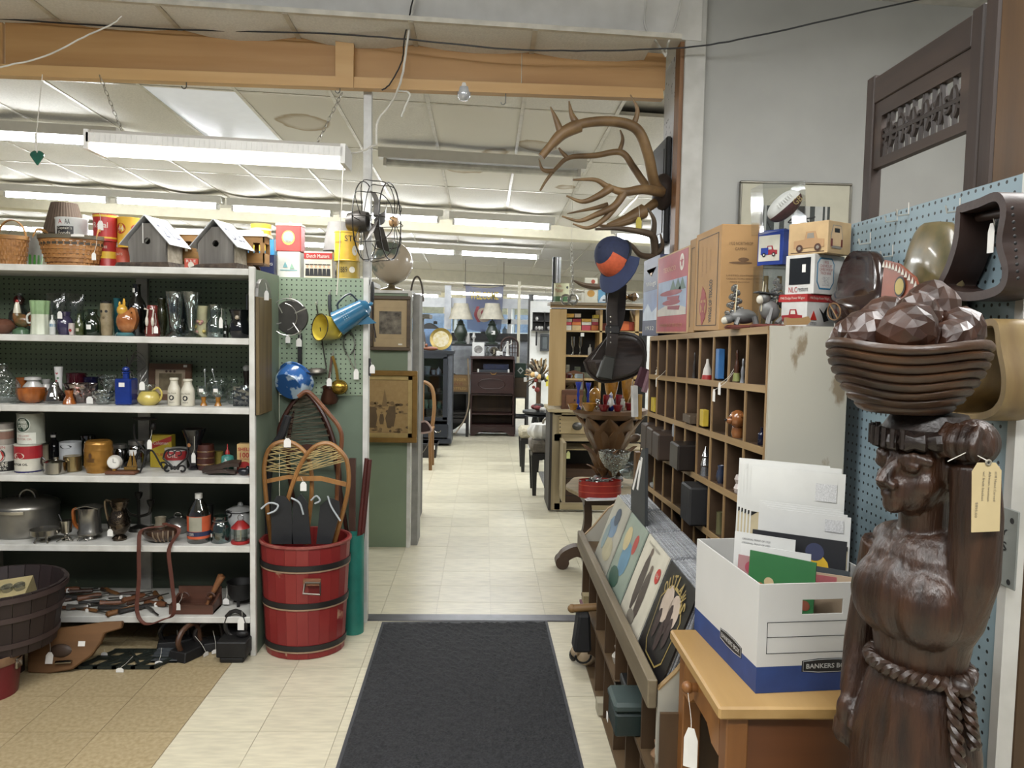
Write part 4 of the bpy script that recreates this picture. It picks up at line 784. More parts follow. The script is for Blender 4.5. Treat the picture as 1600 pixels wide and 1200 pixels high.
X=at(191,740,3.68).x;t=thing('desk_clock','small round clock and brass sailboat on a brown wooden base','clock',(X,3.68,Z3));B().bx(-.07,.07,-.03,.03,0,.016).build('base',W('6d4228','4d2c18','x'),t,bev=.004)
B().lathe([(.0,-.012),(.032,-.012),(.034,0),(.03,.012),(0,.012)],24,T=MT((-.035,0,.056))@MR(PI/2,4,'X')).build('case',P('c8c4bc',.3),t);B().disc((-.035,-.0135,.056),.026).build('dial',P('e4e2da',.4),t,sm=0);art(t,[INK],lambda b:(b.bx(-.036,-.034,-.0145,-.014,.056,.074),b.bx(-.035,-.022,-.0145,-.014,.055,.057)),'clock_hands');B().bx(-.042,-.028,-.008,.008,.014,.03).build('clock_foot',GOLD,t)
B().prism([(.02,.035),(.045,.035),(.042,.1)],.003).prism([(.05,.035),(.07,.035),(.052,.11)],.003).bx(.01,.068,-.005,.008,.02,.034).build('sailboat',P('b08a48',.25,.9),t,sm=0)
for k,(x0,x1,yt,lb)in enumerate(((176,199,694,'dark glass jar behind the desk clock'),(200,226,688,'glass jar with pale lid and white label behind the brass sailboat'))):
    o,R,H=LT('lidded_jar',lb,'jar',(x0,x1,yt),3.86,Z3,[(.95,0),(1,.05),(1,.7),(.8,.82)],G('7d8480',.15));B().lathe([(R*.9,H*.84),(R*.9,H),(0,H)],16).build('lid',P('8f8d86',.3,.7),o)
    if k:sticker(o,(0,0,H*.58),.036,.028,R+.001)
def rods(name,label,cat,X,Y,Z,paths,r=.004,m=IRON,extra=None):
    t=thing(name,label,cat,(X,Y,Z))
    for k,p in enumerate(paths):B().tube(spline(p,6),r,6).build('iron_rod',m,t)
    return t
def scroll(cx,cz_,r,a0,turns,s=1):return[(cx+s*r*(1-.55*k/14)*cos(a0+turns*2*PI*k/14),0,cz_+r*(1-.55*k/14)*sin(a0+turns*2*PI*k/14))for k in range(15)]
X=at(228,700,3.76).x;zt=at(228,653,3.76).z-Z3
t=rods('candle_stand','tall black wrought iron candle stand with scroll feet and tag','candle holder',X,3.76,Z3,[[(-.055,0,zt*.88),(-.05,0,zt*.6),(-.01,0,zt*.4),(.0,0,zt*.25),(.0,0,.05)],[(.03,0,zt*.9),(.02,0,zt*.5),(0,0,zt*.3),(0,0,.05)],[(0,0,zt*.3),(-.03,0,.1),(-.07,0,.03)]+scroll(-.085,.025,.02,PI/4,.9,1),[(0,0,zt*.3),(.03,0,.1),(.07,0,.03)]+scroll(.085,.025,.02,3*PI/4,-.9,1),[(0,0,.1),(0,-.03,.04),(.0,-.07,.006)]],.0045)
B().lathe([(.0,zt*.96),(.05,zt*.97),(.06,zt),(.045,zt),(0,zt*.98)],20,sy=.8).build('plate',IRON,t);B().sph((.045,-.02,zt*.86),(.014,.014,.02),8,6).build('drip_bowl',IRON,t);price_tag(t,(.03,-.03,zt*.52),.022,.046,(.04,-.02,zt*.85))
b_,w,h=boxt('oil_tin','yellow rectangular oil tin with red band behind the iron stand','tin',(234,268,680),0,3.86,.05,P('b8a01a',.35),Z3);art(b_,[P('a83028',.4),P('d8c8c0',.5)],lambda b:(b.prism([(-w/2,h*.55),(w/2,h*.82),(w/2,h*.98),(-w/2,h*.72)],-.0008,0,MT((0,-.0251,0))),b.text('Coleman',(0,-.027,h*.76),w*.7,h*.1,1),b.text('FUEL',(0,-.0262,h*.4),w*.5,h*.08,0)))
o,r,H=can('red over white can behind the iron scroll trivet',(258,292,700),3.84,Z3,P('b9b7b2',.4),BLACK);art(o,[P('9c2a2c',.4),OWH],lambda b:(b.patch((0,0,H*.68),.35,H*.42,0,r,24),b.text('OIL',(0,0,H*.7),.05,.02,1,rcyl=r+.0006)))
X=at(273,720,3.7).x;zt=at(273,700,3.7).z-Z3
t=rods('scroll_trivet','low black wrought iron stand with two front scrolls','stand',X,3.7,Z3,[[(-.055,0,zt*.6),(-.02,0,zt*.35),(0,0,.02)]+[],[(.055,0,zt*.6),(.02,0,zt*.35),(0,0,.02)],[(0,0,.035)]+scroll(-.035,.022,.02,0,.9),[(0,0,.035)]+scroll(.035,.022,.02,PI,-.9),[(-.055,0,zt*.6),(-.05,.03,zt*.85),(0,.05,zt*.9),(.05,.03,zt*.85),(.055,0,zt*.6)]],.0045);B().tube(scroll(-.018,zt*.78,.02,0,.8)+scroll(.018,zt*.78,.02,PI,-.8),.003,5).build('scroll_top',IRON,t)
o,R,H=LT('black_urn','black flared urn vase with hanging tag','urn',(285,321,670),3.82,Z3,[(.5,0),(.55,.04),(.35,.1),(.6,.3),(.62,.55),(.7,.75),(1,.97),(1,1),(.85,.97),(.6,.7),(0,.6)],P('15151a',.2,coat=.4));price_tag(o,(.012,-R*.75,H*.32),.02,.05,(.02,-R*.9,H*.85));art(o,[P('a06a3a',.4)],lambda b:b.disc((-.012,0,H*.62),.01,0,R*.68))
o,R,H=LT('barrel_mug','dark brown banded wooden barrel mug beside the black urn','mug',(308,335,694),3.82,Z3,[(.85,0),(1,.3),(1,.7),(.9,1),(.8,.99),(0,.9)],P('46221a',.35));[B().lathe([(R*.99,H*z),(R*1.03,H*(z+.03)),(R*1.0,H*(z+.06))],18).build('band',P('6a4a22',.4),o)for z in(.2,.45,.7)]
LT('small_tin','small yellow and blue tin behind the oil bottle','tin',(336,349,705),3.88,Z3,CANP,P('8a7a30',.4))
o,R,H=LT('oil_bottle','teal and white flat oil can with red spout','bottle',(346,365,708),3.78,Z3,[(1,0),(1,.75),(.9,.85),(.3,.92),(.3,1),(0,1)],P('3d8c80',.35));art(o,[P('c9ccc8',.4)],lambda b:(b.disc((0,0,H*.38),R*.7,0,R+.0009,18,H*.26),b.disc((0,0,H*.62),R*.3,0,R+.0009,3,H*.2)));B().lathe([(R*.4,H*.95),(R*.35,H*1.1),(R*.12,H*1.22),(.002,H*1.5),(0,H*1.5)],12).build('spout_cap',RED,o)
b_,w,h=boxt('oil_box','tan oil tin with red lettering and scallop emblem at the shelf end','tin',(370,394,694),0,3.74,.05,P('bf9f66',.45),Z3);art(b_,[RED,P('d8c48c',.5),P('d8c020',.5)],lambda b:(b.text('SHELL',(0,-.0262,h*.82),w*.85,h*.12,0,bold=.02),b.text('100',(0,-.0262,h*.62),w*.6,h*.18,0,bold=.02),b.text('MOTOR OIL',(0,-.0262,h*.48),w*.6,h*.06,0),b.bx(-w/2,w/2,-.0262,-.0255,0,h*.28,0),b.disc((0,-.0268,h*.28),w*.36,0,0,16,h*.12),b.text('PRODUCTS',(0,-.0274,h*.16),w*.7,h*.06,1)))
LB=P('3a2c24',.6,bump=.3);b=B();b.strip(spline([(-.08,0,.02),(-.02,-.01,.03),(.04,0,.05),(.09,.01,.05)],5),(0,.05,.01),.018);b.strip(spline([(-.05,-.02,.012),(.02,-.03,.02),(.08,-.02,.012)],5),(0,.04,0),.014);b.tube(spline([(0,-.03,.01),(.03,-.05,.028),(.06,-.05,.01)],4),.002,5)
b.build('leather_pouch',LB,label='crumpled brown leather knife sheath lying before the oil bottle',cat='pouch',loc=(at(345,745,3.71).x,3.71,Z3))
b=B();b.sph((0,0,.018),(.03,.02,.018),10,7).sph((.022,-.01,.03),(.012,.012,.018),8,6);b.build('dark_trinket',P('15171f',.3),label='small dark blue trinket by the shelf post',cat='trinket',loc=(at(381,745,3.68).x,3.68,Z3))
# ---------------------------------------------------------------- fourth shelf down (metal ware)
ALU=P('8f8c85',.3,.85,var=.15,sc_=5)
o,R,H=LT('roaster_pot','large dull aluminium roasting pot with domed lid','pot',(-6,88,790),3.84,Z4,[(.96,0),(1,.05),(1,1),(.97,1)],ALU,n=36)
B().lathe([(R*1.02,H),(R*1.02,H*1.04),(R*.98,H*1.14),(R*.8,H*1.26),(R*.3,H*1.34),(0,H*1.35)],36).build('lid',ALU,o);B().strip(arc((R*.1,0,H*1.31),R*.26,PI,0,8,rz=R*.28),(0,.03,0),.007).build('lid_handle',ALU,o);B().strip(arc((R*.1,0,H*.97),R*1.04,-PI*.62,-PI*.38,6,'xy'),(0,0,.014),.012).build('latch',CHR,o)
o,R,H=LT('footed_bowl','silver footed bowl in front of the roasting pot','bowl',(48,92,826),3.68,Z4,[(.35,0),(.4,.1),(.25,.22),(.6,.35),(.95,.6),(1,1)],P('9a968c',.2,.9),cup=.003);handle(o,[(R*.9,0,H*.6),(R*1.25,0,H*.85),(R*1.25,0,H*1.05),(R*.95,0,H)],.004,CHR)
for a_ in(2.4,4.2,5.4):B().tube([(R*.5*cos(a_),R*.5*sin(a_),.03),(R*.8*cos(a_),R*.8*sin(a_),0.002)],.005,6).build('foot',CHR,o)
o,R,H=LT('silver_goblet','small silver goblet with a slanted spoon','goblet',(93,112,813),3.7,Z4,[(.6,0),(.6,.04),(.2,.12),(.3,.3),(.9,.42),(1,1)],CHR,cup=.003);B().tube([(0,0,H*.5),(-R*1.1,0,H*1.3)],.003,5).build('spoon',CHR,o)
b=B();[b.tube(spline([(.02*cos(k),0,.004),(.05*cos(k*1.3),.02*sin(k),.012+.004*k),(.07*cos(k*1.3+.5),.04*sin(k*2),.006)],4),.0025,5)for k in range(5)];b.build('fork_set',CHR,label='bent silver forks lying between goblet and pewter jug',cat='cutlery',loc=(at(117,848,3.68).x,3.68,Z4))
o,R,H=LT('pewter_jug','pewter jug with orange brown wooden handle','jug',(120,160,792),3.73,Z4,[(.5,0),(.55,.04),(.5,.1),(.9,.18),(.92,.24),(.82,.3),(.82,.9),(.9,1)],P('98958e',.25,.9),cup=.003,n=28);B().strip(spline([(-R*.8,0,H*.95),(-R*1.25,0,H*.9),(-R*1.2,0,H*.5),(-R*.85,0,H*.32)],6),(0,.016,0),.01).build('handle',P('8d4c18',.3),o)
B().strip(spline([(-R*.9,0,H*.98),(0,0,H*1.06),(R*.95,0,H*.98)],5),(0,R*1.2,0),.004).build('lid',P('8a877f',.25,.9),o)
o,R,H=LT('ornate_pitcher','ornate embossed dark silver pitcher with scroll handle and tag','pitcher',(169,203,782),3.72,Z4,[(.6,0),(.65,.05),(.4,.12),(.9,.3),(1,.45),(.7,.7),(.6,.8),(.85,.95),(.9,1),(.75,.97),(0,.8)],P('5f5448',.14,.95,var=.5,sc_=30,bump=.6),n=28,rip=.03,k=9);handle(o,[(-R*.7,0,H*.95),(-R*1.25,0,H*.98),(-R*1.1,0,H*.6),(-R*.85,0,H*.4)],.007,P('8a7a66',.2,.9));price_tag(o,(-R*.3,-R-.01,H*.26),.026,.034,(-R*.8,-R*.4,H*.5))
X=at(217,800,3.9).x;zt=at(217,776,3.9).z-Z4;t=rods('candelabra','dark ornate candelabra in the shade by the batten','candle holder',X,3.9,Z4,[[(0,0,0),(0,0,zt*.9)],[(0,0,zt*.4),(-.05,0,zt*.5),(-.07,0,zt*.7)],[(0,0,zt*.4),(.05,0,zt*.5),(.06,0,zt*.7)]],.008,P('3a3833',.35,.7))
for x,q in((0,.92),(-.07,.7),(.06,.7)):B().lathe([(.008,0),(.018,.02),(.02,.035),(0,.03)],10,c=(x,0,zt*q)).build('cup',P('3a3833',.35,.7),t)
B().lathe([(.05,0),(.045,.015),(.01,.03),(0,.03)],16).build('base',P('3a3833',.35,.7),t)
DBR=P('4a3428',.2,coat=.4,sc_=12,col2='2e2018');o,R,H=LT('basket_vase','brown glazed gourd vase with pale neck carried in a plaited strap','vase',(222,280,822),3.7,Z4,[(.35,0),(.75,.15),(1,.55),(.95,.85),(.6,1),(0,1.02)],DBR,sy=.7)
B().lathe([(R*.36,H*.98),(R*.26,H*1.25),(R*.3,H*1.6),(R*.24,H*1.6),(0,H*1.3)],14).build('neck',P('6f6856',.4),o)
for k in range(5):B().tube(spline([(R*(-.2+.28*k),-R*.58,H*.86),(R*(-.1+.26*k),-R*.72,H*.5),(R*(.0+.2*k),-R*.5,H*.12)],4),.0035,5).build('glaze_rib',P('7a6854',.3),o)
b=B();SX=X0=at(251,850,3.7).x
zlow=at(240,976,3.6).z;zz=Z4
pts=spline([at(255,822,3.66),at(222,828,3.62),at(217,855,3.6),at(217,905,3.595),at(214,955,3.59),at(228,975,3.585),at(255,968,3.585),at(272,956,3.59),at(268,905,3.595),at(264,858,3.6),at(280,828,3.63),at(256,818,3.66)],5)
b.strip(pts,(.012,.012,0),.006);b.build('plaited_strap',P('5c2f22',.6,bump=.4),label='long plaited leather strap looped from the gourd vase over two shelves',cat='strap')
o,R,H=LT('serving_dish','silver covered serving dish with handle behind the gourd vase','dish',(257,300,806),3.86,Z4,[(.6,0),(.95,.4),(1,.5),(.8,.8),(.3,1),(0,1)],P('9a9a98',.2,.9));B().strip(arc((0,0,H*.98),.02,PI,0,6),(0,.01,0),.005).build('lid_handle',CHR,o);sticker(o,(-R*.5,-R*.8,H*.6),.024,.018)
o,R,H=LT('label_bottle','tall clear bottle with orange and blue paper label and white cap','bottle',(293,328,777),3.7,Z4,[(.95,0),(1,.03),(1,.62),(.85,.75),(.35,.95),(.3,1)],G('b5b9b4',.14),n=26);B().lathe([(R*.33,H*.98),(R*.33,H*1.09),(0,H*1.09)],14).build('cap',P('c9c8c2',.4),o);r=R+.001
art(o,[P('c0532a',.5),P('9a9886',.6),P('20284a',.5),OWH],lambda b:(b.patch((0,0,H*.36),2*PI*R*.8,H*.5,0,r,24),b.patch((0,0,H*.44),R*1.2,H*.32,1,r+.0006,10),b.patch((0,0,H*.22),2*PI*R*.79,H*.1,2,r+.0006,24),b.text('USA CIDER',(-.03,0,H*.22),.05,.012,3,rcyl=r+.0012)))
LT('dark_canister','dark canister with white sticker behind the labelled bottle','canister',(318,333,788),3.88,Z4,CANP,P('20211f',.3))
o,R,H=LT('mason_jar','aqua blue glass canning jar with wire bail','jar',(330,360,806),3.7,Z4,[(.95,0),(1,.04),(1,.6),(.8,.75),(.72,.8),(.75,1),(0,1)],G('8fb4b4',.14),n=26);handle(o,arc((0,0,H*.82),R*.8,PI,2*PI,8,'xy'),.0018,TINM,'bail');sticker(o,(-R*.9,0,H*.3),.016,.018,R+.001)
o,R,H=LT('enamel_pot','white enamel pot with black rimmed lid at the shelf end','pot',(355,396,797),3.86,Z4,[(.75,0),(.95,.2),(1,.9),(1.03,1),(0,1)],P('c9cac8',.3));B().lathe([(R*1.06,H),(R*1.04,H*1.03),(R*.6,H*1.15),(0,H*1.2)],24).build('lid',P('b9bab8',.3),o);B().sph((0,0,H*1.24),.014,8,6).build('lid_knob',P('b9bab8',.3),o);B().tube(arc((0,0,H),R*1.06,0,2*PI,24,'xy'),.003,5).build('black_rim',BLACK,o);B().tube(arc((-R*.6,-R*.9,H*.95),.015,0,2*PI,10),.005,5).build('ear',BLACK,o)
X,R,z=dims((361,391,813),3.68);H=z-Z4;t=thing('bird_feeder','red lantern shaped bird feeder with clear cylinder','feeder',(X,3.68,Z4));RR=P('9c2020',.3)
B().lathe([(R*.95,0),(R,.006),(R*.95,.014),(0,.014)],20).build('tray',RR,t);B().lathe([(R*1.0,H*.68),(R*.95,H*.72),(R*.35,H*.98),(R*.3,H),(0,H)],20).build('roof',RR,t);B().cup([(R*.72,.014),(R*.72,H*.68)],20,.002).build('cylinder',CLR,t);B().tube([(0,0,.014),(0,0,H*.7)],.004,6).build('rod',P('c9b890',.5),t);B().tube(arc((0,0,H*1.12),.014,0,2*PI,12),.0022,5).build('ring',P('8a8a88',.3,.8),t)
# ---------------------------------------------------------------- lowest shelf (tools) and the box rack
TCOL=[W('6e3f1c','4a2810','x'),P('1f1c1a',.5),P('8a8680',.3,.8),P('3a2418',.5),W('7d5226','5c3a16','x')]
k=0
for i in range(26):
    px=92+i*6.7;Y=3.66+ru(0,.25);x=at(px,955,Y).x;r=ru(.009,.015);L=ru(.1,.16);m=TCOL[(0 if i<7 and i%3 else i%5)]
    b=B();b.lathe([(r*.7,0),(r,L*.15),(r*.8,L*.6),(r*1.1,L*.95),(0,L)],8,T=MR(-PI/2,4,'Y')@Matrix.Identity(4));
    o=b.build('hand_tool',m,label='%s hand tool from the dark tub, %s, on the lowest shelf'%(ORD[i],('brown wooden handle','black handle','grey metal','dark leather brown handle','golden brown handle')[0 if i<7 and i%3 else i%5]),cat='tool',group='old hand tools on the lowest shelf',loc=(x,Y,Z5+r*1.15+(.018 if i%3==2 else 0)),rot=(0,ru(-.06,.06),ru(-.9,.9)))
    B().bx(.0,ru(.04,.09),-.004,.004,-.002,.002).build('blade',P('57544e',.35,.8),o,sm=0)
    if i%4==1:price_tag(o,(-L*.4,-.012,-.002),.016,.022,rz=.4)
X=at(302,950,3.68).x;w=(at(338,950,3.68)-at(270,950,3.68)).length;t=thing('letter_rack','brown wooden wall rack box with curled front brackets and tag','rack',(X,3.68,Z5));BW=W('5a3626','3e2418','x')
hb=at(302,915,3.78).z-Z5;B().bx(-w/2,w/2,.09,.1,0,hb).build('back_board',BW,t,sm=0);B().bx(-w/2,w/2,-.02,.09,0,.012).build('bottom_board',BW,t,sm=0);B().bx(-w/2,w/2,-.03,-.02,0,.045).build('front_board',BW,t,sm=0)
for s_ in(-1,1):B().prism([(0,0),(.11,0),(.1,hb*.7),(.05,hb*.55),(0,.045)],.01,0,MT((s_*(w/2-.005)+.005,-.02,0))@MR(PI/2,4,'Z')).build('side_bracket',BW,t,sm=0);B().tube(scroll(s_*w*.3,.06,.022,0,.8),.006,6).build('scroll_bracket',BW,t,loc=(0,.05,0))
price_tag(t,(-w*.28,-.036,.04),.022,.034,(-w*.3,.03,.08));o=B().lathe([(.008,0),(.01,.05),(.016,.12),(.02,.16),(0,.17)],10).build('wooden_spoon',W('8a5a34','6a4020'),label='wooden spoon standing in the wall rack box',cat='spoon',loc=(X+w*.2,3.74,Z5+.0125),rot=(-.1,.45,0))
o,R,H=LT('iron_kettle','black cast iron pot on three legs at the end of the lowest shelf','pot',(356,398,908),3.8,Z5+.03,[(.7,0),(.95,.3),(1,.9),(1.08,1),(1.0,1),(.9,.9),(.7,.1),(0,.08)],IRON)
for a_ in(.5,2.6,4.7):B().tube([(R*.6*cos(a_),R*.6*sin(a_),.01),(R*.7*cos(a_),R*.7*sin(a_),-.03)],.008,6).build('leg',IRON,o)
price_tag(o,(-R*.95,-R*.6,-.005),.03,.03,(-R*.95,-R*.4,H*.8))
# ---------------------------------------------------------------- things on the floor under the shelf
BTUB=P('2e2120',.55,sc_=18,st=(1,1,.1),col2='1f1514');c0=atZ(40,1015,0);R=.26
t=thing('wooden_tub','big dark brown wooden tub, tapered, holding boxed glassware','tub',(at(2,960,3.35).x,3.35,.17));zt=at(40,915,3.3).z-.17;b=B()
Rr=at(95,930,3.35).x-t.location.x;n=22
for i in range(n):
    a0,a1=2*PI*i/n+.006,2*PI*(i+1)/n-.006
    B().hexa([(r*cos(a),r*sin(a),z)for z,k in((0.004,.82),(zt,1))for r,a in((Rr*k,a0),(Rr*k,a1),(Rr*k-.014,a1),(Rr*k-.014,a0))]).build('stave',BTUB,t,sm=0)
B().lathe([(0,.03),(Rr*.82,.03),(Rr*.82,.045),(0,.045)],24).build('bottom',BTUB,t)
for z,k in((zt-.018,1.004),(zt*.62,.935),(zt*.2,.86)):B().strip([(Rr*k*cos(2*PI*i/36)+.0,Rr*k*sin(2*PI*i/36),z)for i in range(36)],(0,0,.022),.006,0,True).build('hoop',P('3a2c2a',.45),t)
t2=thing('glass_set_box','open cream carton with glass tumblers lying in the dark tub','box',(t.location.x+.04,3.33,zt+.07),(.3,-.1,.25))
B().bx(-.1,.1,-.07,.07,0,.09).build('carton',P('a8996c',.6),t2,sm=0);[B().lathe([(.02,0),(.023,.02),(0,.02)],14,c=(-.07+.047*k,-.02,.09)).build('tumbler',G('c9cfd2',.25,.05,40),t2)for k in range(4)]
c0=atZ(8,1080,0);o,R,H=None,None,None
lw=thing('low_stand','dark low stand under the wooden tub','stand',(t.location.x,3.35,0));B().bx(-.12,.1,-.1,.12,.14,.1695).build('top',P('2a1d16',.6),lw,sm=0);[B().bx(x,x+.03,y,y+.03,0,.14).build('leg',P('2a1d16',.6),lw,sm=0)for x in(-.1,.0)for y in(-.06,.08)]
t=thing('red_bucket','small dark red bucket with wire bail and wooden rim, before the tub','bucket',(c0.x-.05,c0.y-.02,0));R=atZ(30,1065,.05).x-t.location.x;H=at(8,1022,c0.y).z
B().cup([(R*.85,0),(R,H)],24,.004).build('body',P('6a1620',.35),t);B().strip([(R*1.01*cos(2*PI*i/28),R*1.01*sin(2*PI*i/28),H)for i in range(28)],(0,0,.035),.006,0,True).build('rim',W('8a6a4c','5f4630','x'),t);B().tube(arc((0,0,H*.95),R*1.05,-.2,PI+.2,10,'xy'),.003,5).build('bail',CHR,t);B().bx(R*.95,R*1.06,-.02,.02,H*.7,H*.98).build('ear',CHR,t,bev=.003)
# round-backed wooden board with handle (bellows board)
p0=[(42,1054),(75,1056),(110,1050),(138,1030),(150,1012),(155,997),(180,990),(181,979),(150,980),(110,986),(70,990),(45,1000),(38,1025)]
q=[at(x,y,3.42)for x,y in p0];z0=min(p.z for p in q);c=sum(q,V())/len(q)
b=B();b.prism([(p.x-c.x,p.z-z0)for p in q],.03);o=b.build('cutting_board',W('7a5632','5c3e20','x',12),label='big round edged wooden chopping board with handle leaning by the tub',cat='board',loc=(c.x,3.42,0.0),rot=(-.25,0,0),bev=.005,sm=0)
sticker(o,(.03,-.001,.13),.03,.022);price_tag(o,(-.1,-.012,.07),.032,.05,(-.11,-.004,.14));B().sph((-.06,0,.1),(.05,.012,.03),12,8).build('dark_scoop',P('3a281a',.6),o);B().tube([(-.07,-.012,.05),(.0,-.012,.055)],.008,8).build('metal_bar',CHR,o)
c=atZ(208,1035,0);b=B();w,d=.36,.2
t=thing('iron_grate','dark green cast iron floor grate with curled tag','grate',(c.x,c.y+.02,0),(0,0,.0));GI=P('252b26',.5,.3,bump=.2)
for y in(-d/2,0,d/2-.02):B().bx(-w/2+y*.5,w/2+y*.5,y,y+.02,.004,.016).build('bar',GI,t,sm=0)
for k in range(5):B().hexa([(-w/2+k*w/4-.012+yy*.5,yy,zz)for zz in(.004,.016)for yy in(-d/2,)]+[],0)if 0 else B().strip([(-w/2+.01+k*(w-.02)/4-d*.25,-d/2,.01),(-w/2+.01+k*(w-.02)/4+d*.25,d/2,.01)],(.02,0,0),.012).build('bar',GI,t,sm=0)
B().strip([(-w*.3,-d*.4,.014),(w*.3,d*.4,.014)],(.016,0,0),.008).strip([(w*.15,-d*.4,.014),(-w*.15,d*.4,.014)],(.016,0,0),.008).build('cross_bar',GI,t,sm=0)
price_tag(t,(-.01,-d/2-.03,.012),.034,.02,(0,-.02,.03));price_tag(t,(-w*.42,.02,.02),.03,.022,(-w*.5,d*.4,.02))
c=atZ(258,1030,0);b=B();[b.bx(-.06,.07,-.1+.03*k,-.078+.03*k,0,.012+.004*k)for k in range(4)];b.bx(-.06,.07,-.1,.0,0,.008);o=b.build('door_plate',P('5f6468',.4,.5),label='grey ribbed metal plate on the floor before the flatirons',cat='plate',loc=(c.x,c.y+.06,.0006),sm=0);price_tag(o,(.0,-.13,.012),.036,.018,(-.02,-.05,.05))
def flatiron(px,py,label,rz,s=1,hm=None,tagp=True):
    c=atZ(px,py,0);t=thing('flatiron',label,'iron',(c.x,c.y+.06,.0006),(0,0,rz));o=[(-.09*s,-.045*s),(.0,-.055*s),(.07*s,-.03*s),(.1*s,0),(.07*s,.03*s),(.0,.055*s),(-.09*s,.045*s)]
    b=B();b.add([(x,y,z*s)for z,q in((0,1),(.04,.9))for x,y in[(x*q,y*q)for x,y in o]],[tuple(range(7))[::-1],tuple(range(7,14))]+[(i,(i+1)%7,7+(i+1)%7,7+i)for i in range(7)]);b.build('sole',IRON,t,sm=0,bev=.004)
    B().tube(spline([(-.06*s,0,.03*s),(-.075*s,0,.08*s),(-.04*s,0,.12*s),(.03*s,0,.115*s),(.05*s,0,.03*s)],6),.011*s,8).build('handle',hm or P('302a28',.4,.3),t)
    if tagp:price_tag(t,(.0,-.085,.012),.034,.02,(0,-.02,.09))
flatiron(270,1018,'dark flatiron with shiny bent handle behind the grey plate',.3,1.05,P('3f3c3a',.25,.8))
flatiron(292,1030,'brown leather-like rusty flatiron standing on its heel in front',1.2,1.15,P('4a2e1c',.5))
flatiron(325,1020,'black flatiron with curled string tag between rusty iron and anvil',.5,1.05)
c=atZ(352,1040,0);t=thing('cast_iron_stand','heavy black cast iron block with looped handle and tag by the shelf post','iron',(c.x+.02,c.y+.12,.0006));B().bx(-.07,.07,-.1,.1,.025,.1).bx(-.055,.055,-.095,-.02,0,.025).bx(-.055,.055,.03,.095,0,.025).build('body',IRON,t,bev=.005,sm=0);B().tube(arc((-.01,0,.15),.05,-PI*.4,PI*1.4,12,rz=.065),.011,8).build('loop_handle',P('33312f',.35,.5),t);price_tag(t,(.03,-.05,.17),.03,.06,(.02,0,.22));B().sph((.03,-.03,.115),(.03,.02,.02),8,6).build('hinge',IRON,t)
# ---------------------------------------------------------------- kitchenware on the pegboard
YP=4.049
def wp_(x,y,Y=YP):return at(x,y,Y)
HOOK=P('c9c6bc',.35,.6)
def hook(par,p): # p local to par
    p=V(p);return B().tube([p+V((0,0,.02)),p,p+V((0,-.03,-.004)),p+V((0,-.036,.008))],.0022,5).build('peg_hook',HOOK,par)
# washboard plank on the end panel
X=xr+.013;t=thing('wood_plank_board','old narrow wooden plank with grey arched metal top on the shelf end','board',(X,3.82,0))
y0,y1=atX(405,540,X+.02).y-3.82,atX(425,540,X+.02).y-3.82;za,zb_=atX(415,530,X).z,atX(415,643,X).z;zc_=atX(414,437,X).z;zk=atX(414,466,X).z
B().bx(0,.02,y0,y1,zb_,zk).build('plank',W('6f5c34','4f3f22','z',30),t,bev=.002,sm=0);ym=(y0+y1)/2;rr=(y1-y0)/2
B().prism([(-rr,0),(rr,0)]+[(rr*cos(PI*i/10),(zc_-zk)*sin(PI*i/10)**.7)for i in range(1,10)],.016,0,MT((.016,ym,zk))@MR(PI/2,4,'Z')).build('metal_top',P('7a7873',.4,.6),t,sm=0)
price_tag(t,(.03,ym-.02,zk+.01),.026,.045,(.02,ym,zc_-.02),PI/2*.6);B().bx(-.002,.004,y0-.006,y0,zb_,zk).build('dark_edge',P('2a221a',.6),t,sm=0)
def hang(name,label,cat,x,y):p=wp_(x,y);return thing(name,label,cat,p)
S=4.05/F
t=hang('wire_strainer','round grey steel pan lid with bent wire rack, hung at the upper pegboard','pan',455,470);B().lathe([(.0,-.004),(.085,-.004),(.095,-.02),(.088,-.024),(0,-.026)],32,T=MT((0,-.01,-.085))@MR(-PI/2,4,'X')@Matrix.Scale(-1,4,V((0,0,1)))).build('pan',P('55534f',.4,.7),t)
RK=MT((0,-.045,-.085));b=B();b.tube(arc((-.005,0,0),.095,PI*.2,PI*1.75,24),.0028,5,T=RK);b.tube(arc((-.03,0,.0),.07,-PI*.4,PI*.45,14),.002,5,T=RK)
for q in(((.085,0,.045),(.03,.0,.02)),((-.06,0,.07),(-.035,0,.02)),((-.09,0,-.045),(-.04,0,-.03)),((.05,0,-.075),(.02,0,-.03))):b.tube(q,.003,5,T=RK)
b.build('wire_rack',P('c4c2ba',.3,.8),t);hook(t,(0,0,.02));price_tag(t,(-.005,-.05,-.2),.024,.036,(.0,-.04,-.175))
t=hang('enamel_pan','blue and white swirled enamel saucepan with black handle and tag','pan',470,520);SWL=P('2b5fa0',.2,sc_=9,col2='b9cfe0',thr=.48,coat=.5);M0=MT((-.02,-.03,-.24))@MR(-.35,4,'Z')@MR(PI/2+.5,4,'X')
B().lathe([(0,.075),(.075,.075),(.085,.06),(.09,0),(.1,-.004),(.1,-.01),(.085,-.004),(.07,.055),(0,.06)],30,T=M0).build('bowl',SWL,t);B().strip([(0,-.02,-.165),(0,-.02,-.09),(0,-.015,-.01)],(.022,0,0),.01).build('handle',BLACK,t,bev=.003);hook(t,(0,0,0));price_tag(t,(0,-.04,-.05),.028,.042,(0,-.02,0))
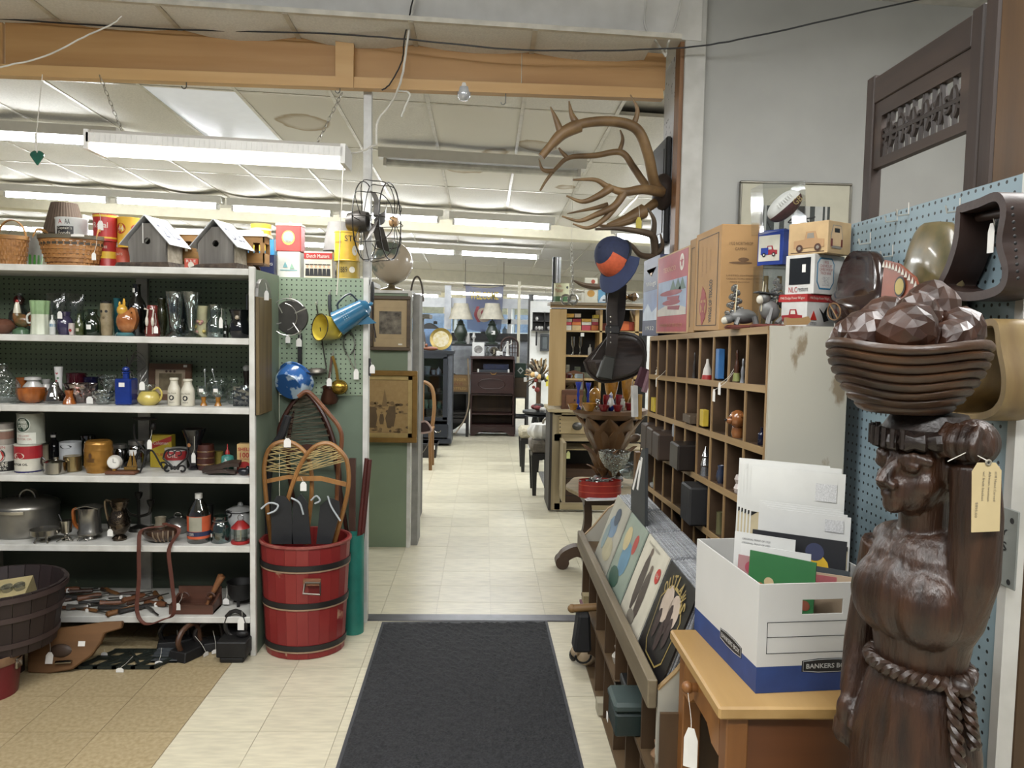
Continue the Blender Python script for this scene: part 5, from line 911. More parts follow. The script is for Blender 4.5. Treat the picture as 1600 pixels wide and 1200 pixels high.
t=hang('ladle','long grey wire-thin ladle with shallow bowl','ladle',496,478);B().tube(spline([(0,-.02,0),(.015,-.02,-.1),(.04,-.025,-.25),(.053,-.03,-.32)],4),.004,6).build('handle',P('4e4c48',.4,.7),t);B().lathe([(0,-.025),(.03,-.02),(.048,0),(.044,0),(.028,-.016),(0,-.02)],18,c=(0,0,0),sx=1.2,T=MT((.005,-.05,-.335))@MR(.25,4,'X')).build('bowl',P('5f5a52',.35,.7),t);hook(t,(0,0,.01))
t=hang('enamel_dipper','yellow enamel dipper cup with black handle','cup',516,462);YE=P('d2bb3a',.25,coat=.4);M0=MT((.0,-.06,-.17))@MR(-.75,4,'Z')@MR(PI/2-.1,4,'X')
B().lathe([(0,-.06),(.05,-.06),(.058,-.03),(.068,.045),(.072,.05),(.066,.046),(.055,-.03),(.047,-.054),(0,-.054)],26,T=M0).build('cup',YE,t);B().tube(arc((0,0,0),.069,0,2*PI,26,'xy'),.0025,5,T=M0@MT((0,0,.049))).build('black_rim',BLACK,t);B().strip([(.008,-.02,-.11),(0,-.02,-.05),(0,-.015,.005)],(.018,0,0),.009).build('handle',P('1d2426',.4),t,bev=.003);B().strip(spline([(.05,-.06,-.12),(.075,-.08,-.18),(.06,-.08,-.21)],4),(0,.012,0),.004).build('ear_handle',YE,t);hook(t,(0,0,.012))
t=hang('coffee_pot','blue enamel coffee pot hung by its handle, tilted','coffee pot',547,462);BE=P('2f6e92',.2,coat=.5,sc_=8);M0=MT((.032,-.06,-.095))@MR(1.02,4,'Y')
B().lathe([(0,-.1),(.066,-.1),(.066,-.095),(.048,.06),(.05,.065),(.04,.07),(.03,.085),(.012,.092),(0,.092)],28,T=M0).build('body',BE,t);B().sph((0,0,.1),.011,8,6,T=M0).build('lid_knob',BE,t);B().add(*(lambda o:(o,[(0,1,2),(3,5,4),(0,3,4,1),(1,4,5,2),(2,5,3,0)]))([(.045,-.01,.055),(.055,-.004,-.02),(.1,-.004,.075),(.045,.01,.055),(.055,.004,-.02),(.1,.004,.075)]),0,M0).build('spout',BE,t,sm=0);B().tube(spline([V((-.05,0,.05)),V((-.1,0,.03)),V((-.09,0,-.04)),V((-.062,0,-.06))],6),.005,7,T=M0).build('handle',P('27343f',.3),t);b=B();[b.bx(-.03+.012*i,-.026+.012*i,-.0635,-.06,-.05+.012*j,-.047+.012*j,0,M0)for i in range(4)for j in range(3)];b.build('speckles',P('b9d0da',.3),t,sm=0);hook(t,(0,0,.0))
t=hang('spring_whisk','coiled spring whisk loop with tag under the coffee pot','whisk',546,520);c_=V((.002,-.02,-.055));b=B();L_=[c_+V((.03*sin(a),0,.055*cos(a)-.0))for a in[PI*.12+2*PI*.88*k/40+PI for k in range(41)]];b.tube([L_[i//6]+((V((0,.006*cos(i*1.05),.0))+(L_[i//6]-c_).normalized()*.006*sin(i*1.05)))for i in range(6*41)],.0014,4);b.build('coil',P('6a6862',.35,.8),t);B().tube(spline([(-.01,-.02,-.11),(.015,-.02,-.16),(.035,-.02,-.19),(.03,-.02,-.12),(.03,-.02,-.09)],4),.0028,5).build('wire_handle',P('b5b2a8',.3,.8),t);price_tag(t,(.04,-.025,-.215),.026,.055,(.035,-.02,-.185))
t=hang('brass_dipper','brass long-handled dipper with round bowl','dipper',521,556);B().strip(spline([(0,-.02,0),(.02,-.025,-.07),(.03,-.03,-.14)],5),(.014,0,0),.004).build('handle',P('8d6f2a',.3,.8),t);B().sph((.04,-.05,-.16),(.046,.036,.04),16,10).build('bowl',P('a3842c',.25,.8),t);hook(t,(0,0,.008))
t=hang('copper_pot','small dark copper coffee pot with narrow handle and tag','pot',519,557);B().strip([(0,-.012,0),(-.006,-.02,-.08),(-.012,-.03,-.13)],(.012,0,0),.004).build('handle',P('4a2f22',.4,.6),t);B().lathe([(.0,-.08),(.04,-.08),(.046,-.06),(.03,-.01),(.036,.005),(.032,.004),(.026,-.01),(0,-.06)],20,T=MT((-.006,-.05,-.16))@MR(.25,4,'X')).build('body',P('4e2f22',.35,.5),t);price_tag(t,(.0,-.075,-.13),.026,.04,(-.005,-.03,-.08))
t=thing('fire_poker','black fire fork hanging on the partition edge','fire tool',at(582,440,4.02));B().lathe([(.006,0),(.011,-.03),(.009,-.1),(.005,-.12),(0,-.12)],8).build('handle',BLACK,t);B().tube([(0,0,-.11),(.004,0,-.2),(.02,0,-.29)],.004,6).tube([(.008,0,-.22),(.016,-.01,-.31)],.003,5).build('prong',P('3a302a',.5,.5),t)
t=thing('edge_hook','black hook strip with white tag low on the partition edge','hook',at(578,560,4.03));B().bx(-.006,.006,-.006,.006,-.09,0).build('strip',BLACK,t);price_tag(t,(.014,-.008,-.055),.026,.045,(0,0,-.01))
# ---------------------------------------------------------------- red barrel, snowshoes, tubes
cb=atZ(470,1043,0);X,R,z=dims((406,541,1000),3.75);H=at(474,848,3.53).z
by=3.74;t=thing('red_barrel','tall worn red wooden barrel with black hoops and bail handle','barrel',(at(472,940,by).x+.018,by,0));RED2=P('7c1a1c',.4,sc_=5,det=8,col2='8a2a26');RW=P('7c1a1c',.45,sc_=7,det=9,col2='b59072',thr=.36)
Rb=R*.89;Rt=R*1.02;ht=at(474,858,by-Rt).z
n=24;sr=random.Random(3)
for i in range(n):
    a0,a1=2*PI*i/n,2*PI*(i+1)/n-.004
    b=B();zs=[0.002,ht*.5,ht];rs=[Rb,(Rb+Rt)/2*1.0,Rt];vs=[]
    for z,r in zip(zs,rs):
        for q,a in((r,a0),(r,a1),(r-.016,a1),(r-.016,a0)):vs.append((q*cos(a),q*sin(a)*.9,z))
    fs=[(0,3,2,1),(8,9,10,11)]
    for k in range(2):
        for j in range(4):fs.append((k*4+j,k*4+(j+1)%4,k*4+4+(j+1)%4,k*4+4+j))
    b.add(vs,fs);b.build('stave',RW if i%3==1 else RED2,t,sm=0)
B().lathe([(0,.03),(Rb*.95,.03),(Rb*.95,.045),(0,.045)],24,sy=.9).build('bottom',RED2,t)
for y in(892,952,1020):
    z=at(474,y,by-R).z;r=Rb+(Rt-Rb)*z/ht+.003;B().strip([(r*cos(2*PI*i/40),r*sin(2*PI*i/40)*.9,z)for i in range(40)],(0,0,.026),.005,0,True).build('hoop',P('1a1716',.5),t)
    B().strip([((r-.001)*cos(2*PI*i/40),(r-.001)*sin(2*PI*i/40)*.9,z-.017)for i in range(40)],(0,0,.008),.004,0,True).build('worn_line',P('a08468',.6),t)
B().strip([((Rt+.001)*cos(2*PI*i/40),(Rt+.001)*sin(2*PI*i/40)*.9,ht-.004)for i in range(40)],(0,0,.01),.01,0,True).build('worn_rim',P('9c5c50',.6,sc_=20,col2='7a2422'),t)
hp=at(491,916,by-R*.95)-t.location;B().bx(hp.x-.05,hp.x+.03,hp.y-.012,hp.y+.01,hp.z+.005,hp.z+.035).build('handle_plate',W('8a5a3a','6a3c24','x'),t,bev=.002);B().tube([hp+V(p)for p in((-.04,-.012,.015),(-.044,-.03,-.025),(.034,-.03,-.03),(.03,-.012,.02),(-.04,-.012,.02))],.006,7).build('bail_handle',P('6a625a',.35,.8),t)
def snowshoe(label,outline,Y,m,lac,cross=None,r=.012,lace=True,tilt=0,nl=9,binding=None):
    q=spline([at(x,y,Y+dy)for x,y,dy in outline],6);c=q[len(q)//2];t=thing('snowshoe',label,'snowshoe',(c.x,c.y,c.z));L=[p-c for p in q]
    B().tube(L,r,8).build('frame',m,t)
    if lace:
        b=B();n=len(L);h0,h1=lace;idx=range(int(n*h0),int(n*h1))
        A=[L[i]for i in idx if i<n/2];Z=[L[i]for i in idx if i>=n/2][::-1];m_=min(len(A),len(Z));A=A[:m_];Z=Z[:m_]
        for k in range(nl):
            for d in(1,2,-2):
                i=int(k*(m_-1)/nl);j=min(m_-1,max(0,i+int(d*m_/nl*1.3)));b.tube([A[i]+V((0,-.002*d,0)),Z[j]+V((0,-.002*d,0))],.0022,4)
        b.build('lacing',lac,t)['kind']='stuff'
    for(a,bb,w)in cross or[]:B().strip([at(a[0],a[1],Y+.004)-c,at((a[0]+bb[0])/2,(a[1]+bb[1])/2-5,Y+.002)-c,at(bb[0],bb[1],Y+.004)-c],(0,0,w),.01).build('crossbar',m,t)
    return t,c
DBW=W('4a2418','331610','z',20,.4);LBW=W('a5743a','7d5224','z',20,.4);RAW=P('b09a62',.5)
snowshoe('dark brown snowshoe standing behind the pale pair',[(424,850,.1),(428,720,.1),(440,660,.12),(468,618,.14),(488,622,.14),(515,670,.12),(530,740,.1),(530,850,.1)],3.9,DBW,P('6a5a44',.6),[((440,705),(518,702),.03)],.012,(.18,.8),nl=18)
snowshoe('dark brown snowshoe leaning to the right behind its mate',[(470,850,.12),(450,720,.12),(458,650,.13),(470,622,.14),(480,615,.15),(505,655,.13),(520,700,.12),(545,850,.12)],3.93,DBW,RAW,None,.011,None)
def binding(c,t,pts,lab='boot_binding'):
    q=[at(x,y,3.66)-c for x,y in pts];o=[(p.x,p.z)for p in q];B().prism(o,.008,0,MT((0,q[0].y,0))).build(lab,P('16181b',.6,bump=.2),t,sm=0)
t,c=snowshoe('pale wood snowshoe with rawhide lacing and tag, nearer the shelf',[(424,850,.03),(414,760,.0),(414,720,.0),(425,697,.0),(448,690,.0),(470,700,.0),(484,722,.0),(487,770,.0),(478,850,.03)],3.74,LBW,RAW,[((416,752),(486,748),.02)],.011,(.2,.82),nl=8)
binding(c,t,[(424,850),(424,790),(432,775),(445,775),(455,788),(458,850)]);price_tag(t,at(449,692,3.7)-c,.034,.044,at(446,683,3.71)-c)
B().tube(spline([at(x,y,3.64)-c for x,y in((408,795),(420,786),(434,789),(430,798),(418,803))],5),.0045,6).build('tie_cord',P('b9c0c4',.6),t)
t,c=snowshoe('pale wood snowshoe crossing over, nearer the teal tube',[(442,850,.03),(446,800,.0),(456,760,.0),(472,722,.0),(492,698,.0),(514,693,.0),(532,705,.0),(543,725,.0),(543,770,.0),(522,850,.03)],3.70,LBW,RAW,[((462,748),(541,757),.022)],.011,(.28,.78),nl=9)
binding(c,t,[(456,850),(458,785),(470,772),(480,785),(486,850)]);binding(c,t,[(494,850),(500,790),(515,778),(530,784),(531,800),(518,850)]);price_tag(t,at(474,760,3.66)-c,.03,.044,at(470,745,3.68)-c)
for cc in(((455,778),(468,786),(474,804)),((512,775),(518,792),(532,814)),((486,782),(494,775),(500,782),(492,787))):B().tube(spline([at(x,y,3.63)-c for x,y in cc],5),.0045,6).build('tie_cord',P('a9b0b4',.6),t)
B().tube(spline([at(x,y,3.86)for x,y in((466,620),(480,612),(495,625),(515,648),(530,668),(534,690),(528,740),(524,850))],5),.011,8).build('bent_stick',W('7d4a24','5c3014','z'),label='bent brown stick with bark arching over the snowshoes',cat='stick')
B().tube(spline([at(x,y,3.8)for x,y in((450,650),(440,680),(425,705),(418,760),(416,850))],5),.02,8).build('black_strap',P('191a1d',.6),label='thick black strap hanging from the dark snowshoe',cat='strap')
for k,(x0,x1,yt,Yq,m,lb)in enumerate(((546,556,716,3.98,W('5a3a2a','3e2418'),'dark brown board end standing behind the snowshoes'),)):
    p=at((x0+x1)/2,yt,Yq);w=(at(x1,yt,Yq)-at(x0,yt,Yq)).length;B().bx(-w/2,w/2,-.01,.01,0,p.z).build('board',m,label=lb,cat='board',loc=(p.x,Yq,0),sm=0)
X,R,z=dims((537,569,834),3.92);t=thing('teal_tube','tall teal round tube standing between barrel and partition edge','tube',(X,3.92,0));B().cup([(R,0),(R,z)],26,.003).build('tube',P('1d7a6c',.45),t)
for k,(xb,xt)in enumerate(((559,573),(563,578))):
    p=at(xb,850,3.93);q=at(xt,716+k*2,3.95);B().tube([V((X+.02*k-.02,3.93,.01)),q],.011,10).build('wooden_rod',W('5c241c','42150f','z'),label=('dark red wooden rod in the teal tube, nearer the snowshoes','dark red wooden rod in the teal tube, against the partition edge')[k],cat='rod')
# ================================================================ FAR ROOM FURNITURE
def pb(t,x0,x1,y0,y1,Y,dy,name,m,bev=0,**k):
    a=at(x0,y1,Y);c=at(x1,y0,Y);xm=(y0+y1)/2;l=t.location if t else V()
    return B().bx(at(x0,xm,Y).x-l.x,at(x1,xm,Y).x-l.x,Y-l.y,Y+dy-l.y,at((x0+x1)/2,y1,Y).z-l.z,at((x0+x1)/2,y0,Y).z-l.z).build(name,m,t,sm=0,bev=bev,**k)
def tb(name,label,cat,px,py,Y,group=None):return thing(name,label,cat,at(px,py,Y),group=group)
def pl(t,pts):return[at(x,y,Y)-t.location for x,y,Y in pts]
# green display panel with pictures, globe
t=thing('picture_stand','green standing display panel with white edges holding framed pictures','panel',(at(610,800,5.5).x,5.5,0));xx=at(642,650,5.5).x-t.location.x;zt=at(610,458,5.5).z
B().bx(-.62,xx-.025,0,.03,0,zt).build('board',P('77866c',.55,var=.05,sc_=4),t,sm=0);B().bx(xx-.025,xx,-.01,.05,0,zt).build('edge_strip',SW,t,sm=0);B().bx(-.62,xx,-.01,.3,zt,zt+.02).build('top_board',SW,t,sm=0)
B().bx(xx+.002,xx+.05,.05,.3,0,zt).build('side_board',P('8c8a84',.6),t,sm=0)
def picture(name,label,c4,Y,fw,fm,mat_m,art_fn,depth=.03):
    p=[at(x,y,Y)for x,y in c4];x0,x1,z0,z1=p[0].x,p[1].x,p[2].z,p[0].z;t=thing(name,label,'picture',((x0+x1)/2,Y,z0));w=(x1-x0)/2;h=z1-z0
    for q in((-w,w,0,fw),(-w,w,h-fw,h),(-w,-w+fw,fw,h-fw),(w-fw,w,fw,h-fw)):B().bx(q[0],q[1],-depth,0,q[2],q[3]).build('frame_bar',fm,t,sm=0,bev=.004)
    B().bx(-w+fw,w-fw,-.012,-.004,fw,h-fw).build('mat_board',mat_m,t,sm=0);art_fn(t,w,h,fw);return t
def fa(t,w,h,fw):
    B().bx(-w*.55,w*.55,-.014,-.012,h*.3,h*.72).build('print',P('3f3a34',.8,sc_=22,col2='8f8676'),t,sm=0);art(t,[P('e4dfd0',.6),P('9a8868',.7)],lambda b:(b.bx(-w*.7,w*.7,-.0125,-.012,h*.22,h*.225,1),b.bx(-w*.7,w*.7,-.0125,-.012,h*.78,h*.785,1),b.bx(w*.4,w*.6,-.0135,-.012,h*.1,h*.13,0)))
picture('framed_print','brown framed landscape print with wide tan mat, the upper picture on the green panel',[(579,462),(642,462),(642,548)],5.49,.025,W('5c4a34','3e3022','x'),P('b09a74',.8,var=.06),fa)
def fa(t,w,h,fw):
    for q in((-w+fw,w-fw,fw,fw+.03),(-w+fw,w-fw,h-fw-.03,h-fw),(-w+fw,-w+fw+.03,fw,h-fw),(w-fw-.03,w-fw,fw,h-fw)):B().bx(q[0],q[1],-.022,-.012,q[2],q[3]).build('inner_frame',P('c0a468',.35,.4),t,sm=0)
    B().bx(-w*.72,w*.72,-.016,-.012,h*.12,h*.88).build('tapestry',P('a08454',.9,sc_=40,col2='957849'),t,sm=0)
    T=P('5d4a30',.9);U=P('7c6440',.9);b=B()
    def man(x,z,s,lean=0):b.prism([(x-.02*s,z),(x+.02*s,z),(x+.03*s,z+.06*s),(x+.018*s+lean,z+.12*s),(x-.018*s+lean,z+.12*s),(x-.03*s,z+.05*s)],-.0015,0,MT((0,-.016,0)));b.disc((x+lean,-.0178,z+.138*s),.012*s,1)
    man(-w*.52,h*.2,1.25);man(0.02,h*.22,1.2,.012);man(-w*.2,h*.25,.6);b.prism([(-w*.2,h*.5),(-w*.0,h*.5),(-w*.1,h*.75)],-.001,1,MT((0,-.016,0)))
    for k in range(40):b.disc((ru(-.7,.7)*w,-.0168,random.choice((ru(.14,.24),ru(.4,.56)))*h),ru(.008,.02),k%2,0,7,ru(.004,.012))
    b.build('woven_figures',[T,U],t,sm=0,recalc=False)['kind']='stuff'
    b=B();[b.sph((-w+fw/2+(2*w-fw)*k/22,-.03,z),(.012,.008,.008),6,4)for k in range(23)for z in(fw/2,h-fw/2)];[b.sph((x,-.03,fw/2+(h-fw)*k/26),(.008,.008,.012),6,4)for k in range(27)for x in(-w+fw/2,w-fw/2)];b.build('carved_beading',P('6a4c22',.4,.3,sc_=40,col2='a9853c'),t)['kind']='stuff'
picture('framed_tapestry','gold framed brown tapestry of figures in a landscape, the lower picture on the green panel',[(560,578),(653,578),(653,691)],5.45,.035,P('8a672c',.35,.4),P('a08454',.9),fa,.04)
g0=at(612,411,5.6);t=thing('globe','cream world globe on a metal stand atop the green panel','globe',(g0.x,5.6,zt+.021));R=.152;cz_=g0.z-zt-.02
GLB=P('b3a48e',.25,sc_=2.3,det=6,col2='5f6a5e',thr=.45,coat=.3);B().sph((0,0,cz_),R,30,20).build('ball',GLB,t);B().strip([(R*1.06*cos(a)*.6+0,R*1.06*cos(a)*-.5,cz_+R*1.06*sin(a))for a in[-PI*.6+PI*1.2*k/24 for k in range(25)]],(.02,.02,0),.004).build('meridian_ring',P('b0aca2',.3,.8),t)
B().lathe([(.09,0),(.085,.012),(.03,.03),(.018,.05),(.025,.07),(.012,cz_-R*1.05),(0,cz_-R*1.05)],20).build('base',P('8a7a58',.3,.6),t)
# desk fan on the post, cage seen from its edge
f0=at(587,345,4.08);t=thing('cage_fan','antique wire cage fan fixed to the white post','fan',(f0.x,4.11,f0.z));M0=MR(1.4,4,'Z');WM=P('2f2d2a',.4,.6);RF=.205
for y in(-.075,.06):B().tube(arc((0,y,0),RF*(.97 if y<0 else 1),0,2*PI,32),.0035,6,T=M0).build('cage_ring',WM,t)
for k in range(10):
    a=2*PI*k/10;d=V((cos(a),0,sin(a)));B().tube(spline([d*.03+V((0,-.1,0)),d*RF*.6+V((0,-.105,0)),d*RF*.95+V((0,-.075,0)),d*RF*1.02+V((0,0,0)),d*RF*.98+V((0,.06,0)),d*.05+V((0,.075,0))],4),.0024,5,T=M0).build('cage_wire',WM,t)
for k in range(4):a=PI/2*k+.4;B().strip(spline([(.02*cos(a),0,.02*sin(a)),(.1*cos(a),-.015,.1*sin(a)),(.165*cos(a+.2),-.01,.165*sin(a+.2))],4),[M0.to_3x3()@V((-.06*sin(a),.04,.06*cos(a)))]*9,.002,T=M0).build('blade',P('4a4744',.4,.5),t)
B().lathe([(0,-.04),(.05,-.03),(.06,.02),(.045,.08),(0,.09)],20,T=M0@MT((0,.075,0))@MR(-PI/2,4,'X')).build('motor',P('3a3632',.4,.4),t);B().lathe([(0,.0),(.024,.004),(.03,.02),(.02,.045),(0,.05)],14,T=M0@MT((0,-.07,.0))@MR(PI/2,4,'X')).build('badge_cap',P('b08a5c',.4),t);B().bx(-.012,.012,0,.09,-.03,.02).build('bracket',WM,t,sm=0)
# wooden chair and pouch behind the panel
CHW=W('8a6230','68461f','z');t=thing('wooden_chair','golden oak chair half hidden behind the framed tapestry','chair',(at(650,720,8.8).x,8.8,0))
B().bx(-.2,.2,-.2,.2,.43,.46).build('seat',CHW,t,bev=.008,sm=0);[B().tube([(x,y,.43),(x*1.05,y*1.05,0)],.02,8).build('leg',CHW,t)for x in(-.17,.17)for y in(-.17,.17)];B().tube(spline([(.17,.18,.45),(.19,.2,.7),(.15,.21,.92),(0,.22,.98),(-.15,.21,.92),(-.19,.2,.7),(-.17,.18,.45)],6),.022,8).build('back_frame',CHW,t);B().strip([(0,.19,.46),(0,.215,.96)],(.14,0,0),.012).build('splat',CHW,t,sm=0)
t=tb('fabric_pouch','pink lined leather pouch hanging with its cord by the tapestry corner','bag',664,672,5.8);q=pl(t,[(653,661,5.8),(666,659,5.8),(674,672,5.8),(665,676,5.8),(653,675,5.8)]);B().tube(spline(q+[q[0]],5),.008,6).build('rim',P('c0a49a',.6),t);B().prism([(p.x,p.z)for p in q],.02,0,MT((0,0.01,0))).build('body',P('3c2420',.7),t,sm=0);B().tube(spline(pl(t,[(673,672,5.8),(668,695,5.8),(655,714,5.8),(651,716,5.8)]),5),.003,5).build('cord_loop',P('8c8478',.6),t)
t=tb('black_bin','black plastic bin on the floor before the glass cabinet','bin',668,715,9.6);t.location.z=0;R_=(at(684,700,9.6)-at(652,700,9.6)).length/2;h=at(668,690,9.6).z;B().hexa([(-R_*.85,-.12,0),(R_*.85,-.12,0),(R_*.85,.12,0),(-R_*.85,.12,0),(-R_,-.15,h),(R_,-.15,h),(R_,.15,h),(-R_,.15,h)]).build('body',P('15151a',.4),t,sm=0);B().bx(-R_*1.05,R_*1.05,-.16,.16,h-.03,h).build('rim',P('1d1d22',.4),t,sm=0,bev=.004);sticker(t,(R_*.6,-.161,h-.05),.05,.05)
# oval wire basket above the panel edge
t=thing('wire_basket','tall oval wire basket handle standing above the shelf by the globe','basket',at(651,490,6.3));a_=(at(661,450,6.3)-at(641,450,6.3)).length/2;B().tube(arc((0,0,.1),a_,0,PI,14,rz=.2),.008,6).build('handle',P('4f443a',.6),t);[B().tube(arc((0,0,.0+.05*k),a_*(.8+.05*k),0,2*PI,14,'xy'),.004,5).build('hoop',P('6a6258',.6),t)for k in range(3)];[B().tube([(a_*.8*cos(q),a_*.8*sin(q),0),(a_*.9*cos(q),a_*.9*sin(q),.1)],.003,5).build('wire',P('6a6258',.6),t)for q in(.4,1.4,2.4,3.4,4.4,5.4)]
sd=thing('shelf_stand','narrow white edged stand with baskets behind the green panel','shelf',(at(652,700,6.4).x,6.4,0));zq=at(651,490,6.3).z-.005;B().bx(-.3,.1,-.15,.2,zq-.03,zq).build('top',P('8a8680',.6),sd,sm=0);B().bx(-.3,-.27,-.15,.2,0,zq-.03).build('side',P('6a6660',.6),sd,sm=0);B().bx(.01,.03,-.15,.2,0,zq-.03).build('side',P('4a4642',.6),sd,sm=0)
# black glass cabinet
GC=P('20252e',.35,var=.2,sc_=6);CY_=10.5;t=tb('glass_cabinet','dark blue black display cabinet with glass door and bottom drawer','cabinet',678,690,CY_);t.location.z=0
c=lambda x0,x1,y0,y1,dy,n,m,Y=CY_,**k:pb(t,x0,x1,y0,y1,Y,dy,n,m,**k)
c(648,709,548,553,.55,'top',GC,CY_-.04);c(650,657,553,693,.5,'side',GC);c(699,706,553,693,.5,'side',P('4c5058',.5));c(650,706,553,693,.02,'back',P('101318',.5),CY_+.48)
for y in(586,614,639,656):c(657,699,y,y+2,.46,'shelf_board',GC)
d_=c(657,662,558,656,.03,'door_stile',GC,CY_-.03);c(692,699,558,656,.03,'door_stile',GC,CY_-.03);c(657,699,553,560,.03,'door_rail',GC,CY_-.03);c(657,699,652,657,.03,'door_rail',GC,CY_-.03);c(662,692,560,652,.006,'glass_pane',G('d8dee2',.05),CY_-.02)
dr=c(656,700,663,684,.03,'drawer',GC,CY_-.03,bev=.006);p=at(684,674,CY_-.05)-t.location;B().tube(spline([p+V(q)for q in((-.04,0,.01),(-.02,-.02,-.012),(0,-.02,-.005),(.02,-.02,-.012),(.04,0,.01))],4),.006,6).build('handle',CHR,dr);c(652,704,686,693,.5,'plinth',GC,CY_-.02)
def mini(name,label,cat,x0,x1,yt,yb,Y,prof,m,group=None,**k):
    zb=at((x0+x1)/2,yb,Y).z;return LT(name,label,cat,(x0,x1,yt),Y,zb,prof,m,group,n=14,**k)
BOWLP=[(.5,0),(.6,.1),(1,1),(.94,1),(.5,.15),(0,.12)];CUPP2=[(.7,0),(1,.5),(1,1),(.9,.98),(0,.5)]
mini('tureen','white china footed bowl behind the cabinet glass','bowl',659,674,572,585.5,10.65,BOWLP,P('c9ccd2',.3));mini('teacup','white china cup beside the footed bowl in the cabinet','cup',674,681,578,585.5,10.65,CUPP2,P('c9ccd2',.3));mini('teapot','white china teapot in the cabinet','teapot',681,690,573,585.5,10.65,[(.7,0),(1,.4),(.6,.7),(.2,.8),(.15,1),(0,1)],P('c9ccd2',.3))
o,w,h=boxt('carton','grey tan box on the second cabinet shelf','box',(657,668,601),613.5,10.62,.15,P('7a7468',.6));mini('red_vase','red brown striped vase on the second cabinet shelf','vase',668,677,598,613.5,10.65,VASE,P('6a3a2a',.4));mini('small_bowl','brown and white bowl on the second cabinet shelf','bowl',681,690,607,613.5,10.65,BOWLP,P('8a7a6a',.4))
JAD=P('6fa088',.3);mini('jade_tumbler','pale jade green tumbler on the third cabinet shelf','tumbler',662,669,624,638.5,10.62,CUPP2,P('9ac0a0',.3));mini('jade_bowl','jade green bowl in the middle of the third cabinet shelf','bowl',669,682,624,638.5,10.65,[(.6,0),(1,.4),(.9,1),(.8,.95),(0,.5)],JAD);mini('jade_cup','jade green cup at the end of the third cabinet shelf','cup',683,690,627,638.5,10.65,CUPP2,JAD)
# on top of it
o=pb(None,651,705,514,547.5,10.9,.02,'peg_panel',P('7c9cc8',.5,sc_=40),label='light blue pegboard piece standing on the dark cabinet',cat='panel')
t=tb('gold_plate','gold rimmed decorative plate standing on the dark cabinet','plate',689,547.5,10.75);R=.155;M0=MT((0,0,R))@MR(PI/2-.15,4,'X');B().lathe([(0,.01),(R*.6,.01),(R,.03),(R,.035),(R*.6,.016),(0,.016)],28,T=M0).build('rim',P('9a8238',.3,.4),t);B().lathe([(0,.018),(R*.72,.022),(R*.72,.026),(0,.022)],24,T=M0).build('centre',P('c9b46a',.4,sc_=25,col2='e0d8c0'),t)
t=thing('duck_figurine','small brown duck figurine in front of the gold plate','figurine',at(673,548,10.62));B().sph((0,0,.03),(.1,.04,.03),10,7).sph((-.06,0,.075),.022,8,6).build('body',P('8a4f30',.4),t)
t=thing('photo_stand','dark photo frame and papers leaning on the dark cabinet','frame',at(660,547.5,10.7));B().hexa([(-.09,0,0),(.07,0,0),(.07,.02,0),(-.09,.02,0),(-.08,.06,.26),(.02,.06,.26),(.02,.08,.26),(-.08,.08,.26)]).build('frame',P('33281f',.5),t,sm=0);B().bx(-.06,.03,-.02,-.01,.02,.12).build('paper',P('b9b4a8',.6),t,sm=0)
t=thing('black_hat','black felt hat with pointed top behind the blue pegboard','hat',at(668,514,11.2));B().lathe([(.25,-.06),(.26,-.05),(.16,0),(.1,.05),(.04,.08),(0,.085)],18,sy=.5).build('felt',P('14120f',.8),t);B().lathe([(.03,.07),(.03,.11),(0,.12)],8,c=(.09,0,-.0)).build('ear',P('14120f',.8),t);zh=at(668,520,11.4).z;t.location.y=11.55;t.location.z=zh+.061;B().bx(-.2,.2,-.15,.25,0,zh).build('dark_cabinet',P('2a2420',.6),label='plain dark cupboard behind the glass cabinet, under the black hat',cat='cabinet',loc=(t.location.x,11.5,0),sm=0)
# secretary bookcase
MAH=W('3d1d18','2a1210','x',12,.4,.1);MAHZ=W('3d1d18','2a1210','z',12,.4,.1);YS=11.6;t=tb('secretary_desk','dark red mahogany secretary bookcase with drop front and open shelves','desk',768,678,YS);t.location.z=0
c=lambda x0,x1,y0,y1,dy,n,m,Y=YS,**k:pb(t,x0,x1,y0,y1,Y,dy,n,m,**k)
c(735,737.5,562,677,.35,'side',MAHZ);c(801,803.5,562,677,.35,'side',MAHZ);c(735,804,557,561,.38,'top',MAH,YS-.03);c(737,802,561,676,.02,'back',P('4a3214',.6,sc_=4,st=(3,1,.2),col2='3a2610'),YS+.33)
for y in(582,616,646,664):c(737,802,y,y+2,.33,'shelf_board',MAH)
df=c(735.5,802.5,585,615,.025,'drop_front',MAH,YS-.025,bev=.004);pc=at(768,600,YS-.03)-t.location;B().tube([pc+V((.2*cos(a)*(abs(cos(a))**-.3 if abs(cos(a))>.01 else 1),0,.075*sin(a)))for a in[2*PI*k/40 for k in range(40)]],.005,5,closed=True).build('oval_moulding',MAH,df)
p=at(771,583,YS-.05)-t.location;B().tube(spline([p+V(q)for q in((-.045,.02,.01),(-.03,-.01,-.012),(0,-.01,-.018),(.03,-.01,-.012),(.045,.02,.01))],4),.004,5).build('bail_handle',GOLD,df)
a=at(735,668,YS);w=at(804,668,YS).x-a.x;h=at(768,666,YS).z;b=B();x0=a.x-t.location.x;b.prism([(x0,0),(x0+.05,0),(x0+.12,h*.3),(x0+.2,h*.55),(x0+w*.5,h*.35),(x0+w-.2,h*.55),(x0+w-.12,h*.3),(x0+w-.05,0),(x0+w,0),(x0+w,h),(x0,h)],.03,0,MT((0,-.02,0))).build('scroll_apron',MAH,t,sm=0)
